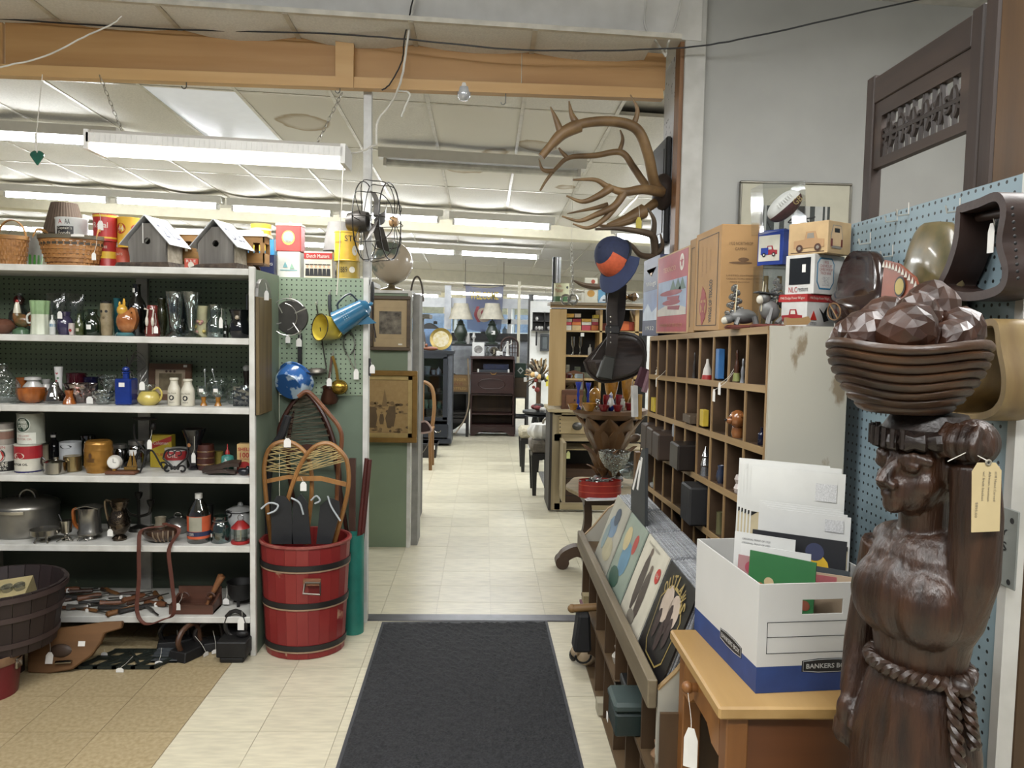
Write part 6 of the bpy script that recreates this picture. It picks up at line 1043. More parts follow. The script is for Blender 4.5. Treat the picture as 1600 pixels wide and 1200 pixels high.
o,w,h=boxt('blue_album','dark blue boxed set lying inside the secretary top','box',(755,795,569),581.5,11.7,.15,P('1a2c5c',.4,sc_=30,col2='0f1a38'));o,w,h=boxt('rolled_map','dark rolled tube with white ends at the front of the secretary shelf','tube',(747,795,578),582,11.63,.04,P('2a3038',.5));art(o,[WHITE],lambda b:(b.bx(-w/2-.01,-w/2+.015,-.022,.022,-.004,h+.01),b.bx(w/2-.015,w/2+.01,-.022,.022,-.004,h+.01)),'end_caps')
YT=11.75;o,w,h=boxt('sign_card','white framed card with dark vignette standing on the secretary','picture',(738,757,535),557,YT,.02,P('d6d6d2',.5));art(o,[P('55524e',.7,sc_=20,col2='a8a5a0')],lambda b:b.disc((0,-.0106,h*.5),w*.36,0,0,18,h*.28),'vignette')
o,R,H=mini('glass_decanter','clear glass decanter beside the framed card','decanter',758,765,541,557,YT,[(.8,0),(1,.3),(.4,.6),(.3,.75),(.5,.8),(.4,1),(0,1)],CUT)
t=tb('silver_teapot','silver teapot and stand on the secretary','teapot',772,557,YT);B().lathe([(.05,0),(.02,.03),(.07,.06),(.08,.11),(.04,.14),(0,.15)],14).build('body',CHR,t);B().tube(spline([(.07,0,.08),(.11,0,.1),(.12,0,.14)],4),.01,6).build('spout',CHR,t);B().tube(arc((-.08,0,.1),.04,PI/2,PI*1.5,8),.006,5).build('handle',CHR,t)
t=tb('white_figurine','slender white dancer figurine on the secretary','figurine',793,557,YT);B().lathe([(.05,0),(.03,.02),(.02,.06),(.03,.1),(.018,.15),(.026,.19),(.012,.2),(0,.2)],12).sph((0,0,.215),.02,8,6).tube(spline([(.02,0,.18),(.06,0,.2),(.05,0,.25)],3),.008,5).tube(spline([(-.02,0,.18),(-.05,0,.14),(-.06,0,.08)],3),.008,5).build('body',P('d8d6d0',.3),t);B().lathe([(.05,-.001),(.05,.012),(0,.012)],12).build('base',P('1f1c1a',.4),t)
sticker(thing('tag_stand','small white price card before the silver teapot','card',at(778,557,11.66)),(0,0,.05),.05,.07);sticker(thing('tag_stand','small white price card beside the dancer figurine','card',at(783,552,11.7)),(0,0,.0),.05,.05)
t=tb('basket_arch','dark hooped wicker backrest standing behind the figurines','basket',796,557,12.0);w=.13;h=at(796,527,12.0).z-t.location.z;b=B();b.tube([(-w,0,0),(-w,0,h*.6)]+arc((0,0,h*.6),w,PI,0,10,rz=h*.4)+[(w,0,h*.6),(w,0,0)],.016,6);[b.tube([(-w+2*w*k/6,0,0),(-w+2*w*k/6,0,h*.6+h*.35*sin(PI*(k+.01)/6))],.006,5)for k in range(1,6)];[b.tube([(-w,0,h*z),(w,0,h*z)],.006,5)for z in(.2,.45,.65)];b.build('wicker',P('3a241c',.7),t)
# shelf with the two lamps behind
t=thing('back_shelf','black slatted shelf carrying the pair of green lamps','shelf',(at(748,540,12.55).x,12.55,0));zl_=at(748,538,12.4).z;B().bx(-.52,.35,-.18,.18,zl_-.03,zl_).build('board',BLACK,t,sm=0);[B().tube([(x,y,0),(x,y,zl_-.03)],.02,6).build('leg',BLACK,t)for x in(-.5,.32)for y in(-.15,.15)];B().bx(-.5,.33,-.16,.16,.5,.52).build('board',BLACK,t,sm=0)
for x,lb in((720,'green table lamp with cream bell shade, nearer the dark cabinet'),(769,'green table lamp with cream bell shade and white sticker, above the teapot')):
    X=at(x,500,12.5).x;zb=zl_+.001;z1,z2,z3=[at(x,y,12.5).z-zb for y in(503,499,474)];t=thing('table_lamp',lb,'lamp',(X,12.5,zb),group='pair of green table lamps');GM=P('39453a',.35,sc_=20,col2='283026')
    B().lathe([(.1,0),(.1,.02),(.05,.04),(.05,.06),(.1,.14),(.11,.2),(.06,.3),(.035,.38),(.05,z1*.82),(.08,z1*.88),(.03,z1*.93),(.012,z1),(.01,z2+.05),(0,z2+.05)],16).build('base',GM,t)
    n=20;R1=.2;b=B();prof=[(R1,0),(R1*.82,.35),(R1*.66,.7),(R1*.58,1)];vs=[(r*cos(2*PI*i/n),r*sin(2*PI*i/n),z2+(z3-z2)*q)for i in range(n)for r,q in prof];b.add(vs,[(i*4+k,((i+1)%n)*4+k,((i+1)%n)*4+k+1,i*4+k+1)for i in range(n)for k in range(3)]);b.build('lamp_shade',P('c9c2b0',.8),t)
    if x>740:sticker(t,(.02,-.105,.19),.06,.06)
mini('milk_glass','white bottle on the window sill by the grey weathered post','bottle',785,793,510,523,13.12,BOT,P('d8dad8',.3));mini('sill_vase','small pale green vase on the window sill beside the white bottle','vase',776,782,512,523,13.12,BOT,P('9ab098',.3));mini('sill_cup','small cream cup on the window sill behind the lamps','cup',751,759,515,523,13.12,CUPP2,P('c9b89a',.3))
mini('white_horse','white and brown ornament between the lamps','ornament',727,735,520,538,12.55,VASE,P('c9c6c0',.4));mini('white_deer','white deer-like ornament between the two lamps','ornament',736,745,519,538,12.55,[(.5,0),(.3,.4),(.8,.6),(.4,.8),(.5,1),(0,1)],P('d0cec8',.4))
# leaning dark tabletop, crate, tripod clutter
t=tb('round_tabletop','big dark round tabletop leaning on edge behind the cabinet','tabletop',686,600,11.85);B().lathe([(0,-.02),(.48,-.02),(.5,0),(.48,.02),(0,.02)],36,T=MT((.0,.2,-.29))@MR(.15,4,'Z')@MR(PI/2,4,'X')).build('board',P('14120f',.35),t)
t=tb('wooden_crate','tan wooden crate with red lettering between cabinet and secretary','crate',716,612,11.5);w=.17;h=at(716,587,11.5).z-t.location.z;YC=W('8a6a3c','6c4f28','x');B().bx(-w,w,0,.02,0,h).build('front',YC,t,sm=0);[B().bx(x,x+.02,.02,.3,0,h).build('side',YC,t,sm=0)for x in(-w,w-.02)];B().bx(-w,w,.3,.32,0,h).build('back',YC,t,sm=0);B().bx(-w+.02,w-.02,.02,.3,0,.02).build('bottom',YC,t,sm=0);art(t,[P('6a3020',.6),P('a88c50',.6)],lambda b:(b.text('GINGER',(0,-.001,h*.75),w*1.4,h*.16,1),b.text('ALE',(0,-.001,h*.48),w*.8,h*.16,0),b.text('BOTTLED',(0,-.001,h*.2),w*1.4,h*.14,1)))
t=thing('low_bench','dark low bench under the tan crate','bench',(at(718,640,11.6).x,11.6,0));zc2=at(716,612,11.5).z-.001;B().bx(-.22,.14,-.15,.3,zc2-.03,zc2).build('top',P('1c1816',.5),t,sm=0);[B().bx(x,x+.04,y,y+.04,0,zc2-.03).build('leg',P('1c1816',.5),t,sm=0)for x in(-.22,.1)for y in(-.14,.25)];B().bx(-.2,.13,-.1,.25,.2,.23).build('lower_shelf',P('1c1816',.5),t,sm=0);[B().bx(-.18,.12,-.09,.2,.23+.05*k,.265+.05*k).build('stacked_tray',P('26221f',.5),t,sm=0)for k in range(3)]
cord('bent_cane',[(731,560,11.45),(733,620,11.45),(728,650,11.4),(718,668,11.35),(711,677,11.3)],.012,P('8a7a64',.5),'thin bent cane leaning on the secretary side','cane')
# welcome flag
t=thing('welcome_flag','sheer bluish welcome flag hanging before the glazed partition','flag',at(757,447,12.85));q=[at(x,y,12.85)-t.location for x,y in((727,445),(787,446),(783,515),(730,514))];b=B();n=14;vs=[]
for i in range(n+1):
    for j in range(n+1):
        u,v=i/n,j/n;p=(q[0]*(1-u)+q[1]*u)*(1-v)+(q[3]*(1-u)+q[2]*u)*v;vs.append(p+V((0,.03*sin(u*9+v*2),-.05*sin(PI*u)*(1-v*.2))))
b.add(vs,[(i*(n+1)+j,(i+1)*(n+1)+j,(i+1)*(n+1)+j+1,i*(n+1)+j+1)for i in range(n)for j in range(n)])
m,nt,N,L=newmat('sheer cloth');out=N.new('ShaderNodeOutputMaterial');mx=N.new('ShaderNodeMixShader');tr_=N.new('ShaderNodeBsdfTransparent');df_=N.new('ShaderNodeBsdfTranslucent');d2=N.new('ShaderNodeBsdfDiffuse');ad=N.new('ShaderNodeMixShader');df_.inputs[0].default_value=d2.inputs[0].default_value=lin('7a80a0');mx.inputs[0].default_value=.72;L.new(df_.outputs[0],ad.inputs[1]);L.new(d2.outputs[0],ad.inputs[2]);L.new(tr_.outputs[0],mx.inputs[1]);L.new(ad.outputs[0],mx.inputs[2]);L.new(mx.outputs[0],out.inputs[0])
b.build('cloth',m,t,recalc=False,sm=80);w=q[1].x-q[0].x;art(t,[P('c9b040',.6),P('9c4048',.6),P('c0ac98',.6),P('8088a8',.6)],lambda b:(b.text('WELCOME',(0,-.06,-.16),w*.74,.13,0,bold=.02),b.disc((0,-.05,-.48),w*.2,2,0,16,.12),b.strip(spline([(-.1,-.05,-.34),(-.14,-.05,-.48),(-.08,-.05,-.6)],4),(.05,0,0),.002,1),b.disc((.02,-.052,-.44),w*.12,1,0,10,.05)))
B().bx(-w/2-.03,w/2+.03,-.01,.01,0,.02).build('rod',BLACK,t,sm=0);[B().tube([(s_*w/2,0,.01),(s_*w/2,0,cz(t.location.x,12.7)-t.location.z)],.004,5).build('hanging_wire',BLACK,t)for s_ in(-1,1)]
# green box and bench at the grey post, wall shelf, dried flowers
o,w,h=boxt('green_box','dark green box with white diamond emblem beside the secretary','box',(805,822,568),590,11.9,.2,P('10301f',.4));art(o,[P('b9bcb8',.5),P('10301f',.4)],lambda b:(b.prism([(0,h*.25),(w*.3,h*.5),(0,h*.75),(-w*.3,h*.5)],-.001,0,MT((0,-.1,0))),b.prism([(0,h*.36),(w*.17,h*.5),(0,h*.64),(-w*.17,h*.5)],-.001,1,MT((0,-.1012,0)))))
t=thing('plank_chest','brown plank chest below the green box','chest',(at(812,660,11.9).x,11.9,0));zt2=at(812,590,11.9).z-.0006;B().bx(-.1,.12,-.12,.3,zt2-.3,zt2).build('chest',W('4a361c','33240f','x'),t,sm=0);[B().bx(x,x+.03,y,y+.03,0,zt2-.3).build('leg',P('1c1816',.5),t,sm=0)for x in(-.1,.09)for y in(-.11,.26)];B().bx(-.1,.12,-.12,.3,.25,.28).build('lower_shelf',P('1c1816',.5),t,sm=0);sticker(t,(.08,-.125,zt2-.02),.07,.07)
YW=10.38;t=thing('wall_cubby','small dark cubby shelf hung on the white wall, holding miniatures','shelf',at(845,517,YW-.1));o=t.location;DKB=P('1f1a18',.5)
c=lambda x0,x1,y0,y1,dy,n,m,Y=YW-.12,**k:pb(t,x0,x1,y0,y1,Y,dy,n,m,**k)
c(830,866,486,488,.12,'board',P('c9c9c6',.5));c(830,832,488,517,.12,'side',P('c9c9c6',.5));c(832,866,488,516,.01,'back',P('15110f',.6),YW-.02);c(832,866,501,502.5,.1,'shelf_board',DKB);c(850.5,851.5,488,516,.1,'divider',DKB);c(830,866,515.5,517,.13,'board',DKB);c(837,839.5,518,540,.03,'bracket',BLACK)
for k,(x,y)in enumerate(((839,501),(838,515.5),(847,515.5),(857,515.5),(843,515.5))):mini('miniature',('tiny pale','tiny grey')[k%2]+' miniature in the wall cubby, '+('upper hole','first in the lower hole','middle of the lower row','last in the lower row','beside the divider below')[k],'figurine',x-2.5,x+2.5,y-6,y-.3,YW-.06,VASE,P(('c9c6c0','a09c98')[k%2],.4),'miniatures in the wall cubby')
picture('dark_picture','small dark empty frame hung under the wall cubby',[(844,522),(859,522),(859,549)],YW-.02,.03,P('35383a',.5),P('5a6062',.7),lambda*a:None)
t=thing('dried_wreath','dried flower arrangement with grasses and yellow tag by the pine shelf','wreath',at(842,590,9.3));sr=random.Random(5);cols=[P('5a4028',.8),P('8a6a38',.8),P('9c8c70',.8),P('2f2a1c',.8),P('7a2a20',.7),P('c9a060',.7),P('d0ccc4',.7)]
for k in range(80):
    a=sr.uniform(-.3,PI+.6);r0=sr.uniform(.02,.08);r1=sr.uniform(.14,.27);p=V((cos(a)*r0,sr.uniform(-.05,.05),sin(a)*r0));q=V((cos(a)*r1*.7,sr.uniform(-.1,.1),sin(a)*r1));B().strip([p,(p+q)/2+V((.01,-.03,.01)),q],(.02,.012,.01),.003).build('dried_leaf',cols[k%4],t,sm=0)
for k in range(12):B().sph((sr.uniform(-.09,.12),sr.uniform(-.12,-.05),sr.uniform(-.15,.05)),sr.uniform(.02,.04),7,5).build('flower_head',cols[3+k%4],t)
price_tag(t,(.11,-.13,-.03),.07,.13,(.12,-.08,.1),m=P('d8c83a',.5));B().tube([(0,.02,-.39),(0,0,.05)],.03,8).build('stem_bundle',cols[0],t)
t=thing('dark_table','dark round pedestal table with turned legs behind the upholstered seats','table',(at(846,700,9.3).x,9.3,0));zt3=at(846,643,9.2).z;B().lathe([(0,zt3-.06),(.22,zt3-.06),(.2,zt3-.03),(.24,zt3-.025),(.24,zt3),(0,zt3)],28).build('top',P('16171a',.35),t);[B().lathe([(.03,0),(.045,zt3*.3),(.03,zt3*.6),(.045,zt3*.8),(.03,zt3-.06)],10,c=(x,y,0)).build('leg',P('16171a',.35),t)for x,y in((-.09,-.08),(.09,-.08),(0,.12))]
b=B();[b.sph((sr.uniform(-.11,.11),sr.uniform(-.06,.06),.03+.02*(k%3)),(.04,.03,.03),8,6,k%3)for k in range(8)];b.build('plush_pile',[P('b0aca6',.8),P('6a2024',.7),P('2a2624',.7)],label='small red and white knitted bundle on the dark round table',cat='bundle',loc=(t.location.x,9.2,zt3))
def seat(name,label,x0,x1,ys0,ys1,yf,Y,m,back=False):
    xc=(x0+x1)/2;w=(at(x1,ys1,Y)-at(x0,ys1,Y)).length;zt_=at(xc,ys0,Y+.1).z;zs=at(xc,ys1,Y).z;t=thing(name,label,'stool',(at(xc,yf,Y).x,Y,0));d=.42
    b=B();b.bx(-w/2,w/2,0,d,zs,zt_);b.build('cushion',m,t,bev=.03,sm=60);B().bx(-w/2+.02,w/2-.02,.01,d-.01,zs-.06,zs).build('apron',P('141210',.4),t,sm=0)
    for x in(-1,1):
        for y in(.03,d-.03):xx_=x*(w/2-.04);B().hexa([(xx_*.92+dx*.7,y+dy*.7,0)for dx,dy in((-.025,-.025),(.025,-.025),(.025,.025),(-.025,.025))]+[(xx_+dx,y+dy,zs-.02)for dx,dy in((-.03,-.025),(.03,-.025),(.03,.025),(-.03,.025))]).build('leg',P('141210',.4),t,sm=0)
    return t,zt_
seat('upholstered_stool','cream upholstered stool with tapered black legs, further back',811,846,669,686,712,8.55,P('a8a088',.9,sc_=60,var=.2))
ts,zt4=seat('upholstered_stool','grey brown upholstered stool carrying the white pumpkin',828,866,687,709,744,7.3,P('6f675c',.9,sc_=40,var=.2))
pk=at(848,686,7.45);o=B().lathe([(.02,.01),(.09,.0),(.145,.05),(.15,.09),(.11,.15),(.04,.155),(0,.14)],48,rip=.07,k=11).build('white_pumpkin',P('d8d6d0',.4),label='white ribbed pumpkin sitting on the grey brown stool',cat='pumpkin',loc=(pk.x,7.45,zt4));B().tube(spline([(0,0,.14),(.005,0,.18),(.03,0,.2)],3),.012,6).build('stalk',P('8a8270',.6),o)
B().bx(-.25,.6,-.2,1.5,.001,.006).build('rug',P('3a3a3a',.9,sc_=50,col2='6a6862'),label='dark patterned rug under the upholstered stools',cat='rug',loc=(at(868,730,7.3).x+.18,7.1,0),sm=0)
# pine shelf unit and rustic dresser
PINE=W('b99a66','a5854f','z',14,.5);PINEX=W('bfa271','a98a56','x',14,.5);YP2=6.7;t=thing('pine_shelf','raw pine open shelf unit standing on the rustic dresser','shelf',at(930,640,YP2));zb5=at(930,640,YP2).z
c=lambda x0,x1,y0,y1,dy,n,m,Y=YP2,**k:pb(t,x0,x1,y0,y1,Y,dy,n,m,**k)
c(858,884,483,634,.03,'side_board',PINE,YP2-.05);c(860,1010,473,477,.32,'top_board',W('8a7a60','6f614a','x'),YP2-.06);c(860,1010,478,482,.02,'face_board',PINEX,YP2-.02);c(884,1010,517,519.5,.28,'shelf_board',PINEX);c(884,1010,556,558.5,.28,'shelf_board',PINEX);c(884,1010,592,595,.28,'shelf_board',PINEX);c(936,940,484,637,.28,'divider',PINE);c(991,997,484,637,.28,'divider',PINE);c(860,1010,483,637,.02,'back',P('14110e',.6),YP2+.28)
cols=['d8d6c8','b84050','d0b480','e0b040','c04858','d8c8b0','d87a38','c9d0d4','e0dccc'];sr=random.Random(9)
for r,(y0,y1,xs)in enumerate(((508.5,516.5,(884,894,909,924)),(503,508,(884,894,909,925)),(498,503,(884,895,909,925)),(490,496,(885,898)))):
    for i,x in enumerate(xs):
        x1=(xs+(935,))[i+1]-1 if i<len(xs)-1 else(935 if r<3 else 908);o,w,h=boxt('small_box','%s little box in the pine shelf pile, %s row'%(['white','raspberry','cream','yellow','rose','buff','orange','pale grey','ivory'][(r*4+i*2)%9],['bottom','second','third','top'][r]),'box',(x,x1,y0),y1,YP2+.05,.12,P(cols[(r*4+i*2)%9],.5),group='little boxes piled in the pine shelf')
boxt('small_box','single yellow little box at the end of the pile','box',(928,936,492),497.5,YP2+.05,.1,P('d0b830',.5));boxt('orange_carton','orange carton with white panel in the second bay','box',(968,983,502),516.5,YP2+.05,.1,P('c8622a',.5));boxt('orange_carton','red and orange carton beside the orange one','box',(983,991,503),516.5,YP2+.05,.1,P('b0442a',.5));boxt('orange_carton','flat dull red carton behind the hanging strap','box',(940,948,505),516.5,YP2+.1,.1,P('8a3a2c',.5))
for x in(896,907):mini('smoke_goblet','smoky brown goblet in the middle bay of the pine shelf'+(', paired with the tagged one' if x<900 else ' with white tag'),'goblet',x-4,x+4,526,555.5,YP2+.1,[(.7,0),(.6,.06),(.2,.2),(.3,.4),(.9,.6),(1,1),(0,1)],G('4a4038',.2))
sticker(thing('hanging_tag','white square tag hanging at the pine shelf edge','tag',at(910,523,YP2-.01)),(0,0,0),.03,.03);mini('white_bottle','small white bottle with tag in the middle bay','bottle',919,925,538,555.5,YP2+.1,BOT,P('c9c9c6',.4))
for k,(x0,x1,yt,m,lb)in enumerate(((885,890,570,'a0a49c','slim grey picture card'),(898,907,573,'5f6a58','framed green picture card'),(906,925,582,'a0a890','wide sign card with dark trees'))):boxt('picture_card',lb+' on the lower pine shelf','card',(x0,x1,yt),591.5,YP2+.12,.01,P(m,.6,sc_=30,var=.4))
# things on top of the pine shelf
ztp=at(920,473,YP2).z+.0006
o,r,H=can('cream and green oil can on top of the pine shelf',(865,890,443),YP2+.04,ztp,P('c9c8a0',.4));art(o,[P('3f6a3c',.4),P('a8503c',.5),BLACK],lambda b:(b.patch((0,0,H*.15),.4,H*.3,0,r,20),b.text('Motor',(-.03,0,H*.62),.08,.035,1,rcyl=r),b.text('OIL',(-.03,0,H*.85),.06,.02,1,rcyl=r),b.disc((.05,0,H*.78),.012,2,r)))
o,R,H=LT('chrome_pole','short chrome square pole end standing behind the oil can','pole',(866,877,402),YP2+.2,ztp,[(1,0),(1,1),(0,1)],P('a8a8a8',.2,.9));B().bx(-R-.012,-R+.006,-.02,.02,0,H).build('black_edge',BLACK,o,sm=0)
t=thing('handcuff_chain','chain of steel handcuffs hanging down before the pine shelf','handcuffs',at(893,380,5.9));p=V((0,0,0));q=at(894,478,5.9)-t.location;chain(p,q,'chain',t,P('a8a69e',.3,.9),.016);chain(V((.01,0,-.1)),q+V((.012,-.01,0)),'chain',t,P('a8a69e',.3,.9),.013);[B().tube(arc(at(x,468,5.9)-t.location,.035,0,2*PI,14),.009,6).build('cuff',P('a8a69e',.25,.9),t)for x in(884,895)];B().tube([(0,0,0),(0,0,at(893,330,5.9).z-at(893,380,5.9).z),(0,0,cz(at(893,330,5.9).x,5.9)-t.location.z)],.0015,4).build('wire',STRING,t)
for x0,x1,y0,m,lb in((909,913,457,'d8d4c4','narrow cream card'),(914,934,434,'d8d4c0','tall cream sign card with a yellow crab shape'),(935,953,453,'5f9cc0','blue card with white ice scene')):
    o,w,h=boxt('sign_card',lb+' on top of the pine shelf','card',(x0,x1,y0),0,YP2+.1,.015,P(m,.5),ztp)
    if w>.08:art(o,[P('c9943c',.5),P('b0503c',.5),P('d8e0e4',.5),INK],lambda b:(b.disc((0,-.0085,h*.38),w*.3,0,0,12,h*.14),b.disc((w*.15,-.0085,h*.85),w*.16,1,0,10))if m=='d8d4c0' else(b.prism([(-w*.45,h*.1),(w*.45,h*.1),(w*.25,h*.5),(0,h*.65),(-w*.25,h*.45)],-.001,2,MT((0,-.0078,0))),b.disc((0,-.0092,h*.25),w*.15,3,0,8,h*.06)))
t=thing('antler_horn','long brown single horn lying over the cards on the pine shelf','horn',at(930,458,6.8));B().tube(spline(pl(t,[(895,438,6.8),(915,446,6.8),(940,447,6.8),(955,436,6.8),(972,428,6.8)]),5),[.006,.01,.014,.018,.02,.022,.024,.026,.026,.025,.024,.022,.02,.02,.018,.018,.016,.014,.012,.01,.008],8).build('horn',P('5a4632',.5),t);B().tube(pl(t,[(948,447,6.8),(948,474,6.8)]),.01,6).build('prop',BLACK,t)
t=thing('resin_rocks','heap of brown glassy rocks at the end of the pine shelf top','ornament',at(975,473,6.7));sr=random.Random(4);[B().sph((sr.uniform(-.1,.1),sr.uniform(-.08,.08),.03+sr.uniform(0,.03)),sr.uniform(.025,.045),6,4).build('rock',P('6a4a20',.15,sc_=30,col2='2a2010'),t,sm=0)for k in range(9)]
# dresser
RUS=W('a59574','85775a','z',20,.7,.3);RUSX=W('b3a27c','948464','x',18,.7,.3);YD=6.65;t=thing('rustic_dresser','worn pale wood dresser with cup pull drawer and open lower shelf','dresser',(at(930,790,YD).x,YD,0));c=lambda x0,x1,y0,y1,dy,n,m,Y=YD,**k:pb(t,x0,x1,y0,y1,Y,dy,n,m,**k)
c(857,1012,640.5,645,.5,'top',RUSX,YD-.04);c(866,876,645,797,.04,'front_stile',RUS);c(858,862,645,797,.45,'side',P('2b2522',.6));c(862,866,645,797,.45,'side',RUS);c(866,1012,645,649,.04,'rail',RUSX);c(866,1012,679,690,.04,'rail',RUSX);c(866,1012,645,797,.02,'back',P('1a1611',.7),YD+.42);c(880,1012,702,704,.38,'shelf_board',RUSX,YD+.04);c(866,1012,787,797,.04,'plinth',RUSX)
dw=c(873,930,651,678,.03,'drawer',W('b8a378','98845c','x',12,.7,.3),YD-.012,bev=.003);p=at(902,666,YD-.02)-t.location;B().lathe([(0,.02),(.03,.015),(.045,0),(0,0)],14,T=MT(p)@MR(PI/2,4,'X')@Matrix.Scale(.8,4,V((0,1,0)))).build('cup_pull',P('5a5854',.4,.7),dw);b=B();[b.disc((at(x,y,YD).x-t.location.x,-.0135,at(x,y,YD).z),.006)for x in(875,)for y in(655,661,667,673)];b.build('nail_heads',P('3a3028',.5),dw,sm=0)
do=c(879,884,692,785,.3,'open_door',RUS,YD-.3);price_tag(t,at(888,711,6.3)-t.location,.03,.06,m=P('c9cc88',.5));c(884,930,733,786,.3,'drawer_stack',W('4a2f1a','33200f','x'),YD+.06)
for y in(747,762,774):c(884,930,y,y+1.2,.006,'drawer_line',P('1f140a',.6),YD+.055)
# vanity mirror box
t=thing('vanity_mirror','small wooden vanity mirror with little drawer on the dresser','mirror',at(892,639,6.7));VW=W('6a3f22','4c2a14','x');o=t.location;h1=at(890,614,6.3).z-o.z;B().bx(-.09,.12,-.06,.08,0,h1).build('box',VW,t,bev=.004,sm=0);d_=B().bx(-.05,.1,-.068,-.06,h1*.2,h1*.75).build('drawer',W('7d4f2c','5a3518','x'),t,sm=0);B().sph((.025,-.074,h1*.5),.009,8,6).build('knob',BLACK,d_);h2=at(893,584,6.3).z-o.z;b=B();b.prism([(-.06,h1),(-.05,h1),(-.05,h2-.02),(.1,h2-.02),(.1,h1),(.11,h1),(.11,h2-.015),(.06,h2),(.025,h2+.012),(-.01,h2),(-.06,h2-.015)],.015);b.build('mirror_frame',VW,t,sm=0);B().bx(-.05,.1,.005,.012,h1,h2-.02).build('mirror_glass',P('b9c4c8',.03,1,var=.02),t,sm=0)
# table with carved pedestal, glass pieces
TBW=W('4e3826','38281a','x',14,.5);YQ=4.84;t=thing('scroll_table','old brown table with scalloped top and scroll foot under the carved pedestal','table',(at(950,800,YQ).x,YQ,0));zt6=at(950,772,4.6).z;x0=at(893,772,4.6).x-t.location.x;n_=16
b=B();o=[];
for k in range(n_+1):a=PI*.5+PI*k/n_;o.append((x0+.18+.18*cos(a)*(1+.05*cos(6*a)),.0+.34*sin(a)*(1+.05*cos(6*a))))
o+=[(.35,-.34),(.35,.34)];b.add([(x,y,z)for z in(zt6-.025,zt6)for x,y in o],[tuple(range(len(o)))[::-1],tuple(range(len(o),2*len(o)))]+[(i,(i+1)%len(o),len(o)+(i+1)%len(o),len(o)+i)for i in range(len(o))]);b.build('top',W('a08c6a','80704f','x',14,.6),t,sm=0,bev=.004)
lx=at(914,850,4.9).x-t.location.x;B().strip(spline([(lx,.1,zt6-.025),(lx+.02,.1,zt6*.6),(lx-.005,.1,zt6*.3),(lx+.03,.1,0.02)],5),(0,.06,0),.05).build('leg',TBW,t,sm=0);B().bx(lx-.02,.3,-.02,.22,zt6-.12,zt6-.026).build('apron',TBW,t,sm=0);B().strip(spline([(.28,.1,zt6-.03),(.26,.1,zt6*.5),(.3,.1,.02)],5),(0,.06,0),.05).build('leg',TBW,t,sm=0)
ft=at(878,855,5.0)-t.location;B().strip(spline([(lx+.03,.2,.1),(lx-.04,.2,.12),(ft.x+.03,.2,.09),(ft.x,.2,.04)],5),(0,.09,0),.07).build('scroll_foot',TBW,t,sm=0);B().tube([(ft.x+.005,.15,.045),(ft.x+.005,.25,.045)],.045,14).build('scroll_end',TBW,t)
LEAF=W('7a5632','54391e','z',10,.45,.1);YB2=5.05;pd=thing('carved_pedestal','carved wooden tulip leaf pedestal stand with ribbed round top','pedestal',(at(950,760,YB2).x,YB2,zt6+.0006));o=pd.location;hh=at(950,643,YB2-.2).z-o.z;Rt_=(at(1007,645,YB2)-at(893,645,YB2)).length/2
B().lathe([(.0,0),(.1,0),(.1,.02),(.07,.04),(.06,hh*.3),(.1,hh*.5),(Rt_*.6,hh*.85),(Rt_*.8,hh*.9),(0,hh*.9)],28).build('core',P('3a2818',.6),pd)
B().lathe([(Rt_*.85,hh*.88),(Rt_,hh*.95),(Rt_,hh),(0,hh)],72,rip=.012,k=36).build('ribbed_rim',LEAF,pd)
def leaf(a,z0,z1,r0,r1,w,curl):
    b=B();n=8;vs=[];d=V((cos(a),sin(a),0));s_=V((-sin(a),cos(a),0))
    for k in range(n+1):
        u=k/n;r=r0+(r1-r0)*u**1.5+curl*max(0,u-.8);p=d*r+V((0,0,z0+(z1-z0)*u));ww=w*(sin(PI*min(1,.12+u*.86))**.8)*(.5+.9*u if u<.6 else 1.04-(u-.6)*.3)
        for q,off in((-1,0),(-.5,.016),(0,.008),(.5,.016),(1,0)):vs.append(p+s_*ww*q+d*off)
    m_=len(vs);vs+=[v-d*.01 for v in vs];fs=[]
    for k in range(n):
        for j in range(4):i=k*5+j;fs+=[(i,i+1,i+6,i+5),(m_+i,m_+i+5,m_+i+6,m_+i+1)]
    for k in range(n):fs+=[(k*5,k*5+5,m_+k*5+5,m_+k*5),(k*5+4,m_+k*5+4,m_+k*5+9,k*5+9)]
    b.add(vs,fs);return b.build('leaf',LEAF,pd,sm=50)
for k in range(9):leaf(2*PI*k/9+.35,hh*.3,hh*.9,.065,Rt_*.86,.105,.02)
for k in range(9):leaf(2*PI*(k+.5)/9+.35,hh*.1,hh*.48,.07,.15,.05,.12)
for k in range(7):leaf(2*PI*(k+.5)/7,.03,hh*.22,.065,.12,.035,.1)
ztop=o.z+hh+.0006
def on(name,label,cat,x0,x1,yt,Y,prof,m,**k):return LT(name,label,cat,(x0,x1,yt),Y+.25,ztop,prof,m,n=16,**k)
CBG=P('16309c',.1,coat=.5);CNDL=[(.9,0),(1,.05),(.35,.15),(.55,.3),(.3,.4),(.55,.55),(.3,.65),(.5,.75),(.9,.9),(1,1),(.8,.98),(0,.9)]
on('candlestick','cobalt blue glass candlestick beside the vanity mirror','candlestick',899,909,597,4.72,CNDL,CBG,group='cobalt candlesticks');on('candlestick','cobalt blue glass candlestick beside the amber jar','candlestick',915,924,598,4.74,CNDL,CBG,group='cobalt candlesticks')
